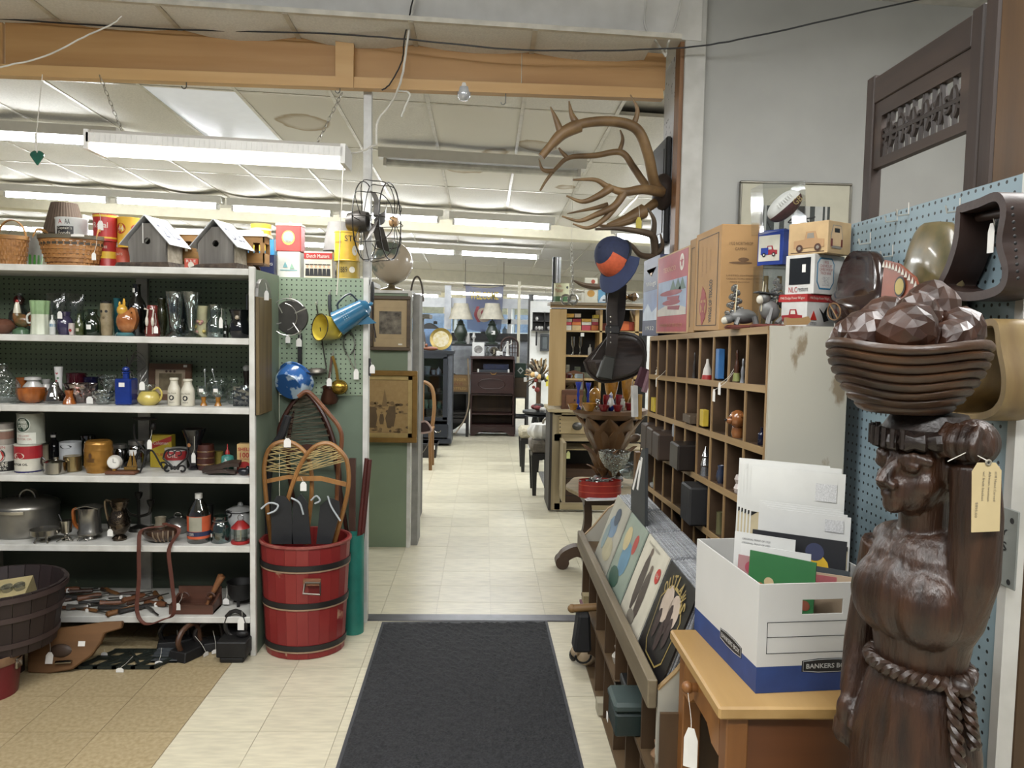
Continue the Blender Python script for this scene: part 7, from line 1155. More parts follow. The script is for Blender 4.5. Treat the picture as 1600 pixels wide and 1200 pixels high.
AMG=P('b07a14',.1,coat=.5,sc_=30,col2='8a5a0c');o_,R,H=on('amber_jar','faceted amber glass lidded jar behind the low dishes','jar',921,939,604,4.78,[(.7,0),(1,.2),(1,.7),(.85,.8),(.5,.92),(.2,.94),(.25,1),(0,1)],AMG);on('amber_goblet','large amber glass goblet in the middle of the pedestal','goblet',944,967,596,4.92,[(.6,0),(.5,.06),(.25,.2),(.6,.4),(.85,.7),(1,1),(.92,1),(.7,.6),(0,.45)],AMG);on('amber_goblet','large amber glass goblet next to the maroon pennant','goblet',971,989,592,4.9,[(.6,0),(.5,.06),(.25,.2),(.7,.4),(.9,.7),(1,1),(.92,1),(.7,.6),(0,.45)],AMG)
on('amber_dish','low amber glass dish at the pedestal rim','dish',887,904,631,4.66,BOWLP,AMG);on('amber_dish','low wide amber dish before the amber jar','dish',908,934,630,4.62,BOWLP,AMG)
RBY=P('8a1420',.1,coat=.5,sc_=25,col2='6a0c16');on('ruby_dish','low ruby red glass dish in front','dish',934,953,633,4.6,BOWLP,RBY);on('ruby_dish','second low ruby glass dish in front, nearer the pennant','dish',957,974,633,4.6,BOWLP,RBY);on('ruby_tumbler','ruby red glass tumbler behind the swirled figurine','tumbler',942,955,617,4.8,CUPP2,RBY);on('ruby_tumbler','ruby red glass tumbler beside the small white vase','tumbler',962,973,617,4.8,CUPP2,RBY);on('ruby_bowl','ruby glass bowl at the far side of the pedestal','bowl',976,990,630,4.7,BOWLP,RBY)
on('swirl_vase','white, blue and orange swirled glass figurine','figurine',948,962,612,4.66,[(.6,0),(1,.2),(.7,.5),(.3,.7),(.4,.85),(0,1)],P('2038a0',.15,sc_=10,col2='d0ccc4',thr=.5));on('white_vase','small white pot vase beside the swirled figurine','vase',969,977,623,4.66,VASE,P('b9b8ac',.4));on('brass_figure','little brass animal figure before the blue candlesticks','figurine',909,918,606,4.68,[(.8,0),(.5,.2),(.9,.5),(.3,.7),(.5,.85),(0,1)],P('5c5a2a',.3,.5));on('clear_salt','tiny grey glass salt cellar by the ruby dishes','glassware',930,938,624,4.7,CUPP2,CUT)
# compote, red tin of cutlery, papers on the table
CMP=[(.6,0),(.55,.04),(.15,.12),(.1,.3),(.2,.42),(.6,.55),(.92,.8),(1,1)]
zt7=zt6+.0006;LT('glass_compote','clear cut glass footed compote on the scroll table','compote',(936,985,705),4.82,zt7,CMP,CUT,cup=.004,n=40,rip=.03,k=10);t=thing('glass_bowl','clear cut glass bowl lying tilted behind the compote','bowl',at(988,735,4.9),(0,-.5,.3));B().cup([(.03,-.05),(.07,-.02),(.085,.03)],24,.004,rip=.03,k=8).build('bowl',CUT,t)
XR,RR_,zz_=dims((904,971,750),4.52);t=thing('oval_tin','red oval tin box full of loose silver cutlery','tin',(XR,4.52,zt7));h=zz_-zt7;RT=P('8c2218',.35);B().cup([(RR_,0),(RR_,h)],32,.003,sy=.55).build('body',RT,t);[B().strip([(RR_*1.003*cos(2*PI*i/40),RR_*.553*sin(2*PI*i/40),h*z)for i in range(40)],(0,0,.004),.002,0,True).build('rim_line',P('b04a30',.4),t)for z in(.35,.75)]
sr=random.Random(2)
for k in range(16):a=sr.uniform(0,PI);r=sr.uniform(.02,.06);p=V((sr.uniform(-.08,.08),sr.uniform(-.035,.035),h*.9+.004*(k%4)));d=V((cos(a)*r,sin(a)*r*.5,sr.uniform(-.004,.01)));B().tube([p-d,p,p+d],[.007,.003,.005],5).build('cutlery_piece',P('a5a7a6',.2,.9),t)
b=B();[b.bx(-.09+.01*k,.08+.01*k,-.03+.008*k,.02+.006*k,.002*k,.002*k+.0015,k%2)for k in range(4)];b.build('paper_stack',[WHITE,P('b9bcc4',.6)],label='loose white papers on the table edge before the red tin',cat='paper',loc=(at(935,771,4.5).x,4.44,zt7),rot=(0,0,.15),sm=0)
t=thing('carved_bird','small brown carved bird on a wooden block beside the pedestal','figurine',at(1003,706,4.4));B().bx(-.04,.04,-.03,.03,-.3,0).build('block',W('7d5c34','5c4020'),t,sm=0);B().sph((0,0,.09),(.035,.025,.025),10,7,T=MR(-.5,4,'Y')).sph((.025,0,.13),.016,8,6).tube([(.035,0,.13),(.06,0,.12)],[.007,.001],6).tube([(-.005,0,.07),(-.008,0,0)],.004,5).tube([(.012,0,.07),(.012,0,0)],.004,5).build('bird',P('5c4630',.5),t)
# ================================================================ ANTLERS, CAP, HANGINGS (on the jamb)
YA=4.2;ANT=P('8a6c44',.5,sc_=9,st=(1,1,1),col2='5c4428',bump=.15);ANTD=P('5a4936',.5,sc_=9,col2='3a2d20',bump=.15)
t=thing('antler_mount','big branching brown antler rack on a black plaque beside the white post','antlers',at(1036,300,YA));L0=t.location
q=[atX(x,y,.985)for x,y in((1047,218),(1047,374),(1021,390),(1021,240))];zs=[p.z-L0.z for p in q];ys=(q[0].y-L0.y,q[2].y-L0.y);xj=.985-L0.x
B().bx(xj-.02,xj+.012,ys[0],max(ys[1],ys[0]+.3),min(zs),max(zs)).build('plaque',BLACK,t,bev=.008,sm=0);B().bx(xj-.024,xj-.018,ys[0]+.04,ys[0]+.26,min(zs)+.06,max(zs)-.06).build('plaque_panel',P('2e2a28',.5),t,sm=0);B().sph((.0,0,.0),(.06,.06,.1),12,8).build('skull_cap',P('33241a',.7,bump=.4),t)
def tine(par,pts,r0,r1,m,name='tine',wide=1):
    q=spline([at(x,y,Y)-par.location for x,y,Y in pts],6);n=len(q);return B().tube(q,[r0+(r1-r0)*(i/(n-1))**1.3 for i in range(n)],9).build(name,m,par,sm=70)
for nm,pts,r0,r1 in(('beam',[(1033,300,4.15),(1022,285,4.1),(1012,240,4.02),(995,202,3.98),(960,190,3.95),(915,192,3.93),(880,205,3.92),(860,228,3.92),(846,245,3.92)],.03,.02),('tine',[(990,196,3.98),(996,172,3.97),(985,148,3.96)],.016,.003),('tine',[(900,192,3.93),(893,178,3.93),(889,158,3.93)],.02,.003),('tine',[(876,207,3.92),(868,185,3.92),(860,167,3.92)],.02,.003),('palm',[(905,196,3.93),(880,208,3.92),(862,226,3.92)],.035,.024),
    ('beam',[(1033,305,4.3),(1010,290,4.4),(990,262,4.45),(970,238,4.48),(930,243,4.5),(890,246,4.5),(870,262,4.5),(855,280,4.5),(844,298,4.5)],.024,.006),('tine',[(968,238,4.48),(973,218,4.48),(969,203,4.48)],.015,.004),('tine',[(886,246,4.5),(878,238,4.5),(873,231,4.5)],.014,.005),('tine',[(866,268,4.5),(848,265,4.5),(842,248,4.5)],.015,.003),
    ('beam',[(1033,300,4.12),(1005,296,4.0),(975,300,3.94),(950,292,3.92),(930,281,3.9),(895,281,3.88)],.028,.005),('tine',[(955,293,3.92),(935,306,3.9),(910,315,3.9),(885,306,3.9)],.022,.004),('tine',[(975,302,3.94),(960,322,3.92),(930,336,3.9),(905,345,3.9),(878,338,3.9)],.022,.004),('tine',[(965,318,3.93),(945,342,3.92),(920,356,3.9),(895,350,3.9)],.018,.004),('tine',[(950,320,4.1),(925,326,4.1),(886,334,4.1)],.014,.003),
    ('beam',[(1026,315,4.2),(1008,328,4.15),(985,345,4.1),(955,353,4.05),(930,352,4.0)],.026,.004),('palm',[(1005,330,4.15),(975,345,4.1),(950,352,4.05)],.04,.012)):tine(t,pts,r0,r1,ANT,nm)
price_tag(t,at(998,350,4.0)-L0,.03,.07,at(998,322,4.02)-L0,m=P('b8a82c',.6))
t=thing('dark_antlers','smaller dark deer antlers mounted low on the jamb behind the cap','antlers',at(1026,400,4.15));B().bx(-.01,.03,-.05,.1,-.06,.06).build('plaque',BLACK,t,sm=0,bev=.004)
for pts,r0,r1 in(([(1024,398,4.1),(1020,370,4.05),(1000,362,4.0),(965,357,3.95),(930,358,3.92)],.024,.006),([(1020,370,4.05),(1022,345,4.02),(1012,325,4.0)],.018,.004),([(1024,398,4.1),(1035,385,4.05),(1032,366,4.02)],.016,.004),([(1020,402,4.1),(1000,398,4.02),(985,382,3.98),(965,372,3.95)],.018,.005)):tine(t,pts,r0,r1,ANTD)
# baseball cap hung on the antler
YC=3.82;c0=at(957,400,YC);t=thing('baseball_cap','navy baseball cap with orange front panel hanging on the dark antlers','cap',c0);NAV=P('1c2644',.8,sc_=60);R=.1
zv=V((-.75,-.5,.4)).normalized();fv=V((.25,-.35,-.9));fv=(fv-zv*fv.dot(zv)).normalized();M0=Matrix((fv.cross(zv)*-1,-fv,zv)).transposed().to_4x4();vs=[];fs=[];n,m_=20,8
b=B();mi_=[]
for i in range(n):
    for j in range(m_+1):th=PI/2*j/m_;a=2*PI*i/n;vs.append((R*.95*sin(th)*cos(a),R*1.1*sin(th)*sin(a),R*1.15*cos(th)-.02))
for i in range(n):
    for j in range(m_):fs.append((i*(m_+1)+j,((i+1)%n)*(m_+1)+j,((i+1)%n)*(m_+1)+j+1,i*(m_+1)+j+1))
k0=len(b.f);b.add(vs,fs,0,M0)
for i in range(n):
    for j in range(m_):
        a=2*PI*(i+.5)/n
        if abs((a-PI*1.5+PI)%(2*PI)-PI)<1.05 and j>=4:b.m[k0+i*m_+j]=1
b.build('crown',[NAV,P('c2542a',.8,sc_=60)],t,recalc=False,sm=60);vs=[];b=B()
for s_ in(0,.004):
    for i in range(11):
        a=PI*1.5-1.15+2.3*i/10
        for q in(0,.5,1):rr=R*1.05+q*.085*cos((a-PI*1.5)*.9);vs.append((rr*cos(a)*.95,rr*sin(a)*1.05,-.02+s_-.012*q*q-.02*abs(cos(a))**2*q))
fs=[(o+i*3+k,o+i*3+3+k,o+i*3+4+k,o+i*3+1+k)for o in(0,33)for i in range(10)for k in range(2)]+[(i*3+2,i*3+5,33+i*3+5,33+i*3+2)for i in range(10)]
b.add(vs,fs,0,M0).build('brim',[P('222f52',.8)],t,sm=60);B().tube(arc((0,0,-.02),R,0,2*PI,24,'xy'),.006,6,T=M0).build('sweatband',P('101318',.8),t);B().sph((0,0,R*1.15-.02),.008,8,5,T=M0).build('button',NAV,t)
LTH=P('2c241e',.5,sc_=20,col2='1d1712');t=thing('leather_strap','long dark studded leather strap hanging under the cap with an iron bell','strap',at(960,430,3.78));B().strip(spline(pl(t,[(962,438,3.92),(956,480,3.8),(957,525,3.74),(953,560,3.73)]),6),(.055,.01,0),.006).build('strap',LTH,t,sm=0);B().strip(spline(pl(t,[(972,445,3.93),(966,505,3.82),(940,550,3.75),(932,562,3.73)]),6),(.05,.02,0),.006).build('strap',LTH,t,sm=0)
[B().sph(p,.004,6,4).build('stud',P('b8b4a8',.3,.8),t)for p in pl(t,[(954,495+8*k,3.745-.004*k)for k in range(6)])];B().bx(-.035,.035,-.008,.008,-.02,.02,0,MT(at(957,515,3.745)-t.location)).build('buckle',BLACK,t,sm=0,bev=.004)
p=pl(t,[(950,558,3.72)])[0];B().hexa([p+V(q)for q in((-.055,-.03,-.1),(.02,-.03,-.11),(.02,.03,-.11),(-.055,.03,-.1),(-.02,-.022,.01),(.035,-.022,.0),(.035,.022,.0),(-.02,.022,.01))]).build('bell',P('33342f',.5,.4),t,bev=.006,sm=0)
t=thing('dark_basket','dark woven half round purse basket hanging beside the pigeonhole cabinet','basket',at(963,560,3.95));o_=spline(pl(t,[(914,566,3.9),(922,584,3.9),(944,596,3.9),(985,588,3.9),(1006,570,3.9),(1006,540,3.95),(990,524,4.0),(960,522,4.0),(938,540,3.95)]),4);WKD=W('33241c','1a120e','x',50,.6,.5)
b=B();n=len(o_);c=sum(o_,V())/n;b.add(o_+[p*.96+V((0,-.08,0))for p in[c+(p-c)*.8 for p in o_]]+[c+V((0,-.1,0))]+[p+V((0,.06,0))for p in o_],[(i,(i+1)%n,n+(i+1)%n,n+i)for i in range(n)]+[(n+i,n+(i+1)%n,2*n)for i in range(n)]+[(i,(i+1)%n,2*n+1+(i+1)%n,2*n+1+i)for i in range(n)]);b.build('woven_body',WKD,t,sm=60);B().tube(o_+[o_[0]],.01,7).build('rim',P('241913',.5),t)
for k,(x0,x1,y0,y1,m,lb)in enumerate(((991,1005,574,604,'4c2a34','maroon folded pennant'),(986,994,602,650,'c9c8c4','white rolled chart'),(994,1001,616,655,'c09a50','tan ruler bundle'),(1001,1007,578,612,'8a6a72','faded mauve folded cloth'))):a=at((x0+x1)/2,y1,3.74);w=(at(x1,y1,3.74)-at(x0,y1,3.74)).length;h=at((x0+x1)/2,y0,3.74).z-a.z;B().bx(-w/2,w/2,-.012,.012,0,h).build('hanging_roll',P(m,.6),label=lb+' hanging at the far end of the pigeonhole cabinet',cat='roll',loc=(a.x,3.74-.03*(k%2),a.z),rot=(0,(.35,-.05,0,.3)[k],.3),sm=0)
# ================================================================ PIGEONHOLE CABINET
XC=.8;Yf_,Yn_=3.68,2.14;PIN=W('7a5c36','5c4224','y',14,.6);EDG=W('a08458','86693e','y',20,.6);EDZ=W('9a7c50','7e6038','z',20,.6);DRK=W('4e3824','38260f','y',10,.6)
zF=[atX(1010.5,y,XC).z for y in(529,587,645,703,761,819)];zN=[atX(1198.5,y,XC).z for y in(515.5,608.5,707.5,805,903,1000)]
t=thing('pigeonhole_cabinet','large wooden pigeonhole cabinet with worn white end, filled with trinkets','cabinet',(XC,Yn_,zN[5]));L0=t.location;DP=.21
def zrow(v,Y):u=(Yf_-Y)/(Yf_-Yn_);return zF[v]+(zN[v]-zF[v])*u
for v in range(6):
    e_=.012;pts=[V((x,Y,z+d))-L0 for d in(-e_/2-.004,e_/2+.004)for x,Y,z in((XC,Yn_,zN[v]),(XC+DP,Yn_,zN[v]),(XC+DP,Yf_,zF[v]),(XC,Yf_,zF[v]))];B().hexa(pts).build('shelf_board',DRK,t,sm=0);B().hexa([p+V((-.003 if i%4 in(0,3)else-DP+.002,0,.0008 if i>3 else-.0008))for i,p in enumerate(pts)]).build('front_edge',EDG,t,sm=0)
for k in range(10):
    Y=Yf_+(Yn_-Yf_)*k/9;B().hexa([V((x,Y+dy,z))-L0 for z in(zrow(5,Y),zrow(0,Y))for x,dy in((XC+.002,-.005),(XC+DP,-.005),(XC+DP,.005),(XC+.002,.005))]).build('upright',DRK,t,sm=0);B().hexa([V((x,Y+dy,z))-L0 for z in(zrow(5,Y),zrow(0,Y))for x,dy in((XC-.002,-.006),(XC+.003,-.006),(XC+.003,.006),(XC-.002,.006))]).build('front_edge',EDZ,t,sm=0)
B().hexa([V((x,Y,z))-L0 for q in(5,0)for x,Y,z in((XC+DP,Yn_,zN[q]),(XC+DP+.01,Yn_,zN[q]),(XC+DP+.01,Yf_,zF[q]),(XC+DP,Yf_,zF[q]))]).build('back',DRK,t,sm=0)
WRN=P('aaa698',.7,sc_=9,st=(1,1,.5),det=9,col2='7d6f58',thr=.43,bump=.15);B().hexa([V((x,Y,z))-L0 for z in(.005,zN[0]+.012)for x,Y in((XC,Yn_-.02),(XC+DP+.012,Yn_-.02),(XC+DP+.012,Yn_-.004),(XC,Yn_-.004))]).build('end_panel',WRN,t,sm=0)
B().hexa([V((x,Y,z))-L0 for q in(0,1)for x,Y,z in((XC+.02,Yn_,.005 if q==0 else zN[5]),(XC+DP,Yn_,.005 if q==0 else zN[5]),(XC+DP,Yf_,.005 if q==0 else zF[5]),(XC+.02,Yf_,.005 if q==0 else zF[5]))]).build('plinth',DRK,t,sm=0)
XI=.822
def cell(name,label,cat,x0,x1,yt,row,prof,m,n=12,**k):
    a=atX(x0,yt,XI);c=atX(x1,yt,XI);R=max(.012,min(.022,(a-c).length/2*.5));Y=min((a.y+c.y)/2,3.6);zb=zrow(row+1,Y)+.0105;b=B();H=max(.02,atX((x0+x1)/2,yt,XI).z-zb);b.lathe([(r*R,z*H)for r,z in prof],n);o=b.build(name,m,label=label,cat=cat,loc=(XI,Y,zb),**k);return o,R,H
def cbox(name,label,cat,x0,x1,yt,row,m,dx=.022):
    a=atX(x0,yt,XI);c=atX(x1,yt,XI);Y=min((a.y+c.y)/2,3.6);w=abs(a.y-c.y)*.7;zb=zrow(row+1,min(a.y,c.y,3.6))+.016;h=max(.02,atX((x0+x1)/2,yt,XI).z-zb);return B().bx(-dx/2,dx/2,-w/2,w/2,0,h).build(name,m,label=label,cat=cat,loc=(XI-.01,Y,zb),bev=.002,sm=0)
FIG=[(.7,0),(.65,.05),(.4,.25),(.55,.45),(.35,.62),(.2,.72),(.32,.85),(.2,.97),(0,1)];IV=P('c9c4b4',.35)
cell('duck_figurine','small white figurine in the first hole of the top row','figurine',1016,1022,571,0,FIG,IV);cell('round_medal','round cream dish in the second hole of the top row','dish',1030,1036,563,0,BOWLP,P('a09468',.5));o,R,H=cell('slim_figurine','slim white figurine with long tag string in the top row','figurine',1044,1051,556,0,FIG,IV);price_tag(o,(-.06,-.0,-.03),.014,.04,(0,0,H*.6),-PI/2)
cell('dark_figurine','dark carved figurine in the top row before the bell','figurine',1083,1089,550,0,FIG,P('2a221c',.4));o,R,H=cell('toy_bell','white and red bell shaped figure in the top row','figurine',1101,1111,561,0,[(1,0),(.7,.5),(.3,.8),(.25,1),(0,1)],P('c9c4bc',.4));B().lathe([(R*1.02,0),(R*.9,H*.22)],12).build('red_hem',RED,o)
o=cbox('small_book','blue and white booklet standing in the top row','book',1127,1134,545,0,P('3a70a8',.4));o,R,H=cell('lady_figurine','brown lady figurine with green skirt and two white tags','figurine',1147,1158,546,0,FIG,P('4a2c1c',.3));B().lathe([(R*.75,.003),(R*.6,H*.28)],12).build('skirt',P('8a9050',.4),o);price_tag(o,(-.07,.01,-.045),.024,.04,(-.01,0,H*.3),-PI/2);price_tag(o,(-.065,-.03,-.02),.024,.04,(-.01,0,H*.4),-PI/2)
cell('silver_figure','small silvery figure beside the lady figurine','figurine',1159,1164,560,0,FIG,P('9a9ca0',.3,.6))
o=cbox('tape_box','small yellow box in the first hole of the second row','box',1014,1021,618,1,P('c9b02c',.4));cell('blue_vase','dark blue round vase in the second row','vase',1029,1035,622,1,VASE,P('1c2036',.3));o=cbox('yellow_box','tall yellow box in the second row','box',1101,1109,640,1,P('c4a82c',.4));cbox('wooden_axe','grey wooden axe head block lying in the second row','tool',1080,1097,648,1,W('5a4a38','443626','y'),.06)
o,R,H=cell('bear_figurine','glossy orange brown bear figurine in the second row','figurine',1145,1162,660,1,[(.8,0),(1,.3),(.8,.8),(.5,1),(0,1)],P('8a5428',.2,coat=.5));B().sph((-.005,-.01,H*1.25),(.028,.028,.03),12,8).sph((-.03,-.012,H*1.15),(.014,.014,.012),8,6).sph((0,.02,H*1.5),.01,6,5).sph((0,-.03,H*1.5),.01,6,5).build('head',P('8a5428',.2,coat=.5),o);art(o,[BLACK],lambda b:(b.sph((-.028,-.02,H*1.35),.004,6,4),b.sph((-.026,.006,H*1.35),.004,6,4),b.sph((-.044,-.012,H*1.18),.005,6,4)),'eyes')
cell('blue_bottle','dark blue glass bottle at the near end of the second row','bottle',1187,1195,668,1,BOT,P('10142c',.1))
def pbox2(name,label,cat,Y,w,h,row,m,x0=.755,x1=.88):return B().bx(x0,x1,-w/2,w/2,0,h).build(name,m,label=label,cat=cat,loc=(0,Y,max(zrow(row+1,Y-w/2),zrow(row+1,Y+w/2))+.0115),bev=.006,sm=0)
for k in range(3):pbox2('card_drawer',ORD[k]+' of three dark wooden card drawers jutting from the third row','drawer',(3.57,3.4,3.23)[k],.12,.125-.006*k,2,W('3a2a1e','281a10','x'),.755-.01*k)
o=pbox2('black_box','black square wooden box jutting from the third row','box',2.93,.13,.1,2,P('1c1512',.4),.74);price_tag(o,(.735,.0,.15),.03,.05,None,-PI/2,P('7a7c80',.6));cbox('tool_bundle','bundle of rusty tools behind the card drawers','tool',1042,1052,672,2,P('3a2e26',.6),.05)
o,R,H=cell('tinsel_tree','small silver tinsel tree in the third row','ornament',1098,1108,697,2,[(1,0),(.7,.3),(.9,.35),(.5,.6),(.7,.65),(0,1)],P('b4b4b4',.2,.9));cell('blue_trinket','dark blue ribbed trinket in the third row','ornament',1122,1131,727,2,VASE,P('2c3448',.2,coat=.4));cell('owl_figurine','white owl shaped figurine in the third row','figurine',1150,1162,742,2,[(.8,0),(1,.25),(.6,.5),(.9,.75),(.6,1),(0,1)],P('b5aaa4',.3))
cell('green_jug','mottled green jug in the fourth row','jug',1023,1033,731,3,VASE,P('5a7040',.3,sc_=20,col2='3c5030'));cell('glass_jar','small clear jar in the first hole of the fourth row','jar',1009,1016,746,3,CUPP2,P('a0a4a4',.15));o=cbox('red_block','red block in the fourth row','block',1081,1084,765,3,RED);o=pbox2('black_bag','black leather bag hanging from the fourth row','bag',2.76,.13,.14,3,P('121214',.6,bump=.3),.745)
cell('brass_tin','brassy green tin in the fourth row','tin',1122,1130,800,3,CANP,P('6a6644',.4,.4));o=cbox('silver_box','small silver and black box at the near end of the third row','box',1178,1193,779,2,P('8a8c90',.25,.8))
# boxes along the cabinet top
def ztop(Y):return zrow(0,Y)+.0106
def lbox(name,label,cat,y0,y1,h,d,m,x=XC,z=None,**k): # box whose printed face looks towards -x
    z=z if z is not None else max(ztop(y0),ztop(y1));o=BX(abs(y1-y0),d,h).build(name,m,label=label,cat=cat,loc=(x+d/2,(y0+y1)/2,z),rot=(0,0,-PI/2),bev=.002,sm=0,**k);return o,abs(y1-y0),d
KR=P('a9824f',.7,var=.06,sc_=8);KR2=P('9c7848',.7,var=.06,sc_=8);TANB=P('c0a070',.6)
Hh=lambda x,yt,X=XC:atX(x,yt,X).z
Y0,Y1=atX(1076,450,XC).y,atX(1027,450,XC).y;h=Hh(1050,397)-ztop((Y0+Y1)/2);o,w,d=lbox('plane_box','red framed toy plane box with star disc and seaplane picture','box',Y0,Y1,h,.12,TANB)
def f(b):
    f0=-d/2-.0008;b.bx(-w*.47,w*.47,f0,f0+.0006,h*.02,h*.98,0);b.bx(-w*.45,w*.45,f0-.0004,f0,h*.22,h*.66,1);b.prism([(-w*.45,h*.22),(w*.45,h*.22),(w*.45,h*.3),(0,h*.38),(-w*.45,h*.3)],-.0006,5,MT((0,f0-.0004,0)))
    b.disc((w*.3,f0-.0006,h*.84),h*.1,2);b.add([(w*.3+h*(.085 if k%2==0 else.035)*sin(PI*k/5),f0-.0012,h*.84+h*(.085 if k%2==0 else.035)*cos(PI*k/5))for k in range(10)],[tuple(range(10))],0)
    for x,z,s_ in((-.02,.5,1),(.0,.38,.8)):b.disc((x*w,f0-.0012,h*z),w*.36*s_,3,0,12,h*.035);b.prism([(x*w-.1*w,h*(z-.08)),(x*w+.25*w,h*(z-.1)),(x*w+.28*w,h*(z-.05)),(x*w-.1*w,h*(z-.04))],-.0006,3,MT((0,f0-.0014,0)))
    for x in(.05,.2,.33):b.prism([(x*w-.1*w,h*.52),(x*w+.1*w,h*.52),(x*w,h*.66)],-.0004,4,MT((0,f0-.0006,0)))
    b.text('WINGS OF TEXACO',(0,f0-.001,h*.1),w*.7,h*.04,6);b.text('TEXACO',(-w*.08,f0-.001,h*.8),w*.4,h*.06,6)
art(o,[P('a0343a',.5),P('8a9cb4',.5),OWH,P('8c2c34',.5),P('40604c',.5),P('c0bcb0',.5),GOLD],f)
Y0,Y1=atX(1026,470,XC).y+.005,atX(1001,470,XC).y;h=Hh(1012,404)-ztop(3.6);o,w,d=lbox('plane_box','navy toy plane box with gold wings and snowy mountains, behind the red one','box',Y0,Y1,h,.12,P('20264c',.5),XC+.012);art(o,[P('7c90b8',.5),P('c0ccd8',.5),GOLD,OWH],lambda b:(b.bx(-w*.45,w*.45,-d/2-.001,-d/2,h*.2,h*.58,0),b.prism([(-w*.45,h*.2),(w*.45,h*.2),(w*.4,h*.36),(w*.1,h*.3),(-w*.15,h*.42),(-w*.45,h*.3)],-.0006,1,MT((0,-d/2-.001,0))),b.prism([(-w*.3,h*.86),(0,h*.8),(w*.3,h*.86),(w*.1,h*.84),(0,h*.76),(-w*.1,h*.84)],-.0006,2,MT((0,-d/2-.0008,0))),b.text('Wings',(0,-d/2-.001,h*.66),w*.6,h*.08,3),b.text('1932',(0,-d/2-.001,h*.1),w*.5,h*.05,3)))
Y1=atX(1086,450,XC).y;Y0=atX(1125,450,XC).y;h=Hh(1105,362)-ztop((Y0+Y1)/2);o,w,d=lbox('plane_carton','tall brown cardboard plane carton with red wing logo and lettering','box',Y0,Y1,h,.135,KR)
TV=MR(-PI/2,4,'Y')
def f(b):
    f0=-d/2-.001;
    for q in((-w*.4,w*.4,h*.05,h*.056),(-w*.4,w*.4,h*.93,h*.936),(-w*.4,-w*.385,h*.05,h*.936),(w*.385,w*.4,h*.05,h*.936)):b.bx(q[0],q[1],f0,f0+.0006,q[2],q[3],0)
    T=MT((w*.16,f0,h*.29))@TV;b.text('WINGS OF TEXACO',(0,0,0),h*.42,w*.12,0,T,bold=.02)
    b.disc((-w*.12,f0,h*.25),w*.15,1);b.disc((-w*.12,f0-.0004,h*.25),w*.12,2);b.add([(-w*.12+w*(.12 if k%2==0 else.05)*sin(PI*k/5),f0-.0008,h*.25+w*(.12 if k%2==0 else.05)*cos(PI*k/5))for k in range(10)],[tuple(range(10))],1)
    for s_ in(-1,1):b.prism([(-w*.2,h*.25+s_*h*.06),(-w*.06,h*.25+s_*h*.06),(-w*.02,h*.25+s_*h*.12),(-w*.16,h*.25+s_*h*.2),(-w*.2,h*.25+s_*h*.13)],-.0006,1,MT((0,f0,0)))
    for k in range(3):b.text('DIE CAST METAL COLLECTIBLE',(0,0,0),h*(.3-.05*k),w*.03,3,MT((-w*.2+w*.16*k,f0,h*.7))@TV)
art(o,[INK,P('8c2a24',.6),KR,P('7a5a34',.6)],f)
b=B();T=MR(PI/2,4,'Z')@MT((0,-w/2-.001,0));[b.text(s_,(x,0,h*z),d*ww,h*hh_,0,T)for s_,x,z,ww,hh_ in(('1932 NORTHROP',0,.82,.6,.03),('GAMMA',0,.77,.3,.03),('LIMITED EDITION',0,.52,.7,.015),('COLLECTORS SERIES',0,.49,.7,.015),('MADE IN CHINA',0,.46,.5,.015))];b.disc((0,-.0,h*.64),d*.3,0,0,16,h*.012,T);b.disc((.01,0,h*.67),d*.14,0,0,12,h*.02,T);b.build('side_print',P('6a4c2c',.6),o,sm=0,recalc=False)
Y1=atX(1076,450,XC).y;Y0=atX(1086,450,XC).y+.003;h2=Hh(1080,376)-ztop(Y1);o,w,d=lbox('plane_carton','second brown plane carton, mostly hidden behind the lettered one','box',Y0,Y1-.003,h2,.135,KR2);art(o,[INK],lambda b:(b.bx(-w*.2,-w*.17,-d/2-.001,-d/2,h2*.06,h2*.9),b.bx(-w*.2,w*.3,-d/2-.001,-d/2,h2*.9,h2*.905)))
def rbox(name,label,corner,Y,wl,wr,zb,zt_,ang,m,**k): # box standing with one edge towards the camera; left face is printed at local -y, right face at local +x
    p=at(corner,450,Y);o=B().bx(-wl,0,0,wr,0,zt_-zb).build(name,m,label=label,cat='box',loc=(p.x,Y,zb),rot=(0,0,ang),bev=.0015,sm=0);return o,zt_-zb
def rface(o,wr,mats,fn):b=B();fn(b);T=MR(PI/2,4,'Z');b.v=[T@V(v)for v in b.v];return b.build('side_print',mats,o,sm=0,recalc=False) # local x = along the right face
def truck(b,x,z,s,mb,mw,y=-.001):
    b.prism([(x-s,z),(x+s,z),(x+s,z+s*.45),(x+s*.55,z+s*.5),(x+s*.4,z+s*.95),(x-s*.2,z+s*.95),(x-s*.3,z+s*.5),(x-s,z+s*.45)],-.0008,mb,MT((0,y,0)));b.prism([(x-s*.12,z+s*.55),(x+s*.35,z+s*.55),(x+s*.3,z+s*.85),(x-s*.1,z+s*.85)],-.0006,3,MT((0,y-.0008,0)))
    for q in(-.6,.6):b.disc((x+q*s,y-.0018,z),s*.22,mw);b.disc((x+q*s,y-.0022,z),s*.1,3)
WB_=P('d0cfca',.4);zc0=ztop(2.3);za=at(1262,459,2.2).z;zb_=at(1271,396,2.2).z;zc1=at(1290,345,2.2).z;A_=-1.05
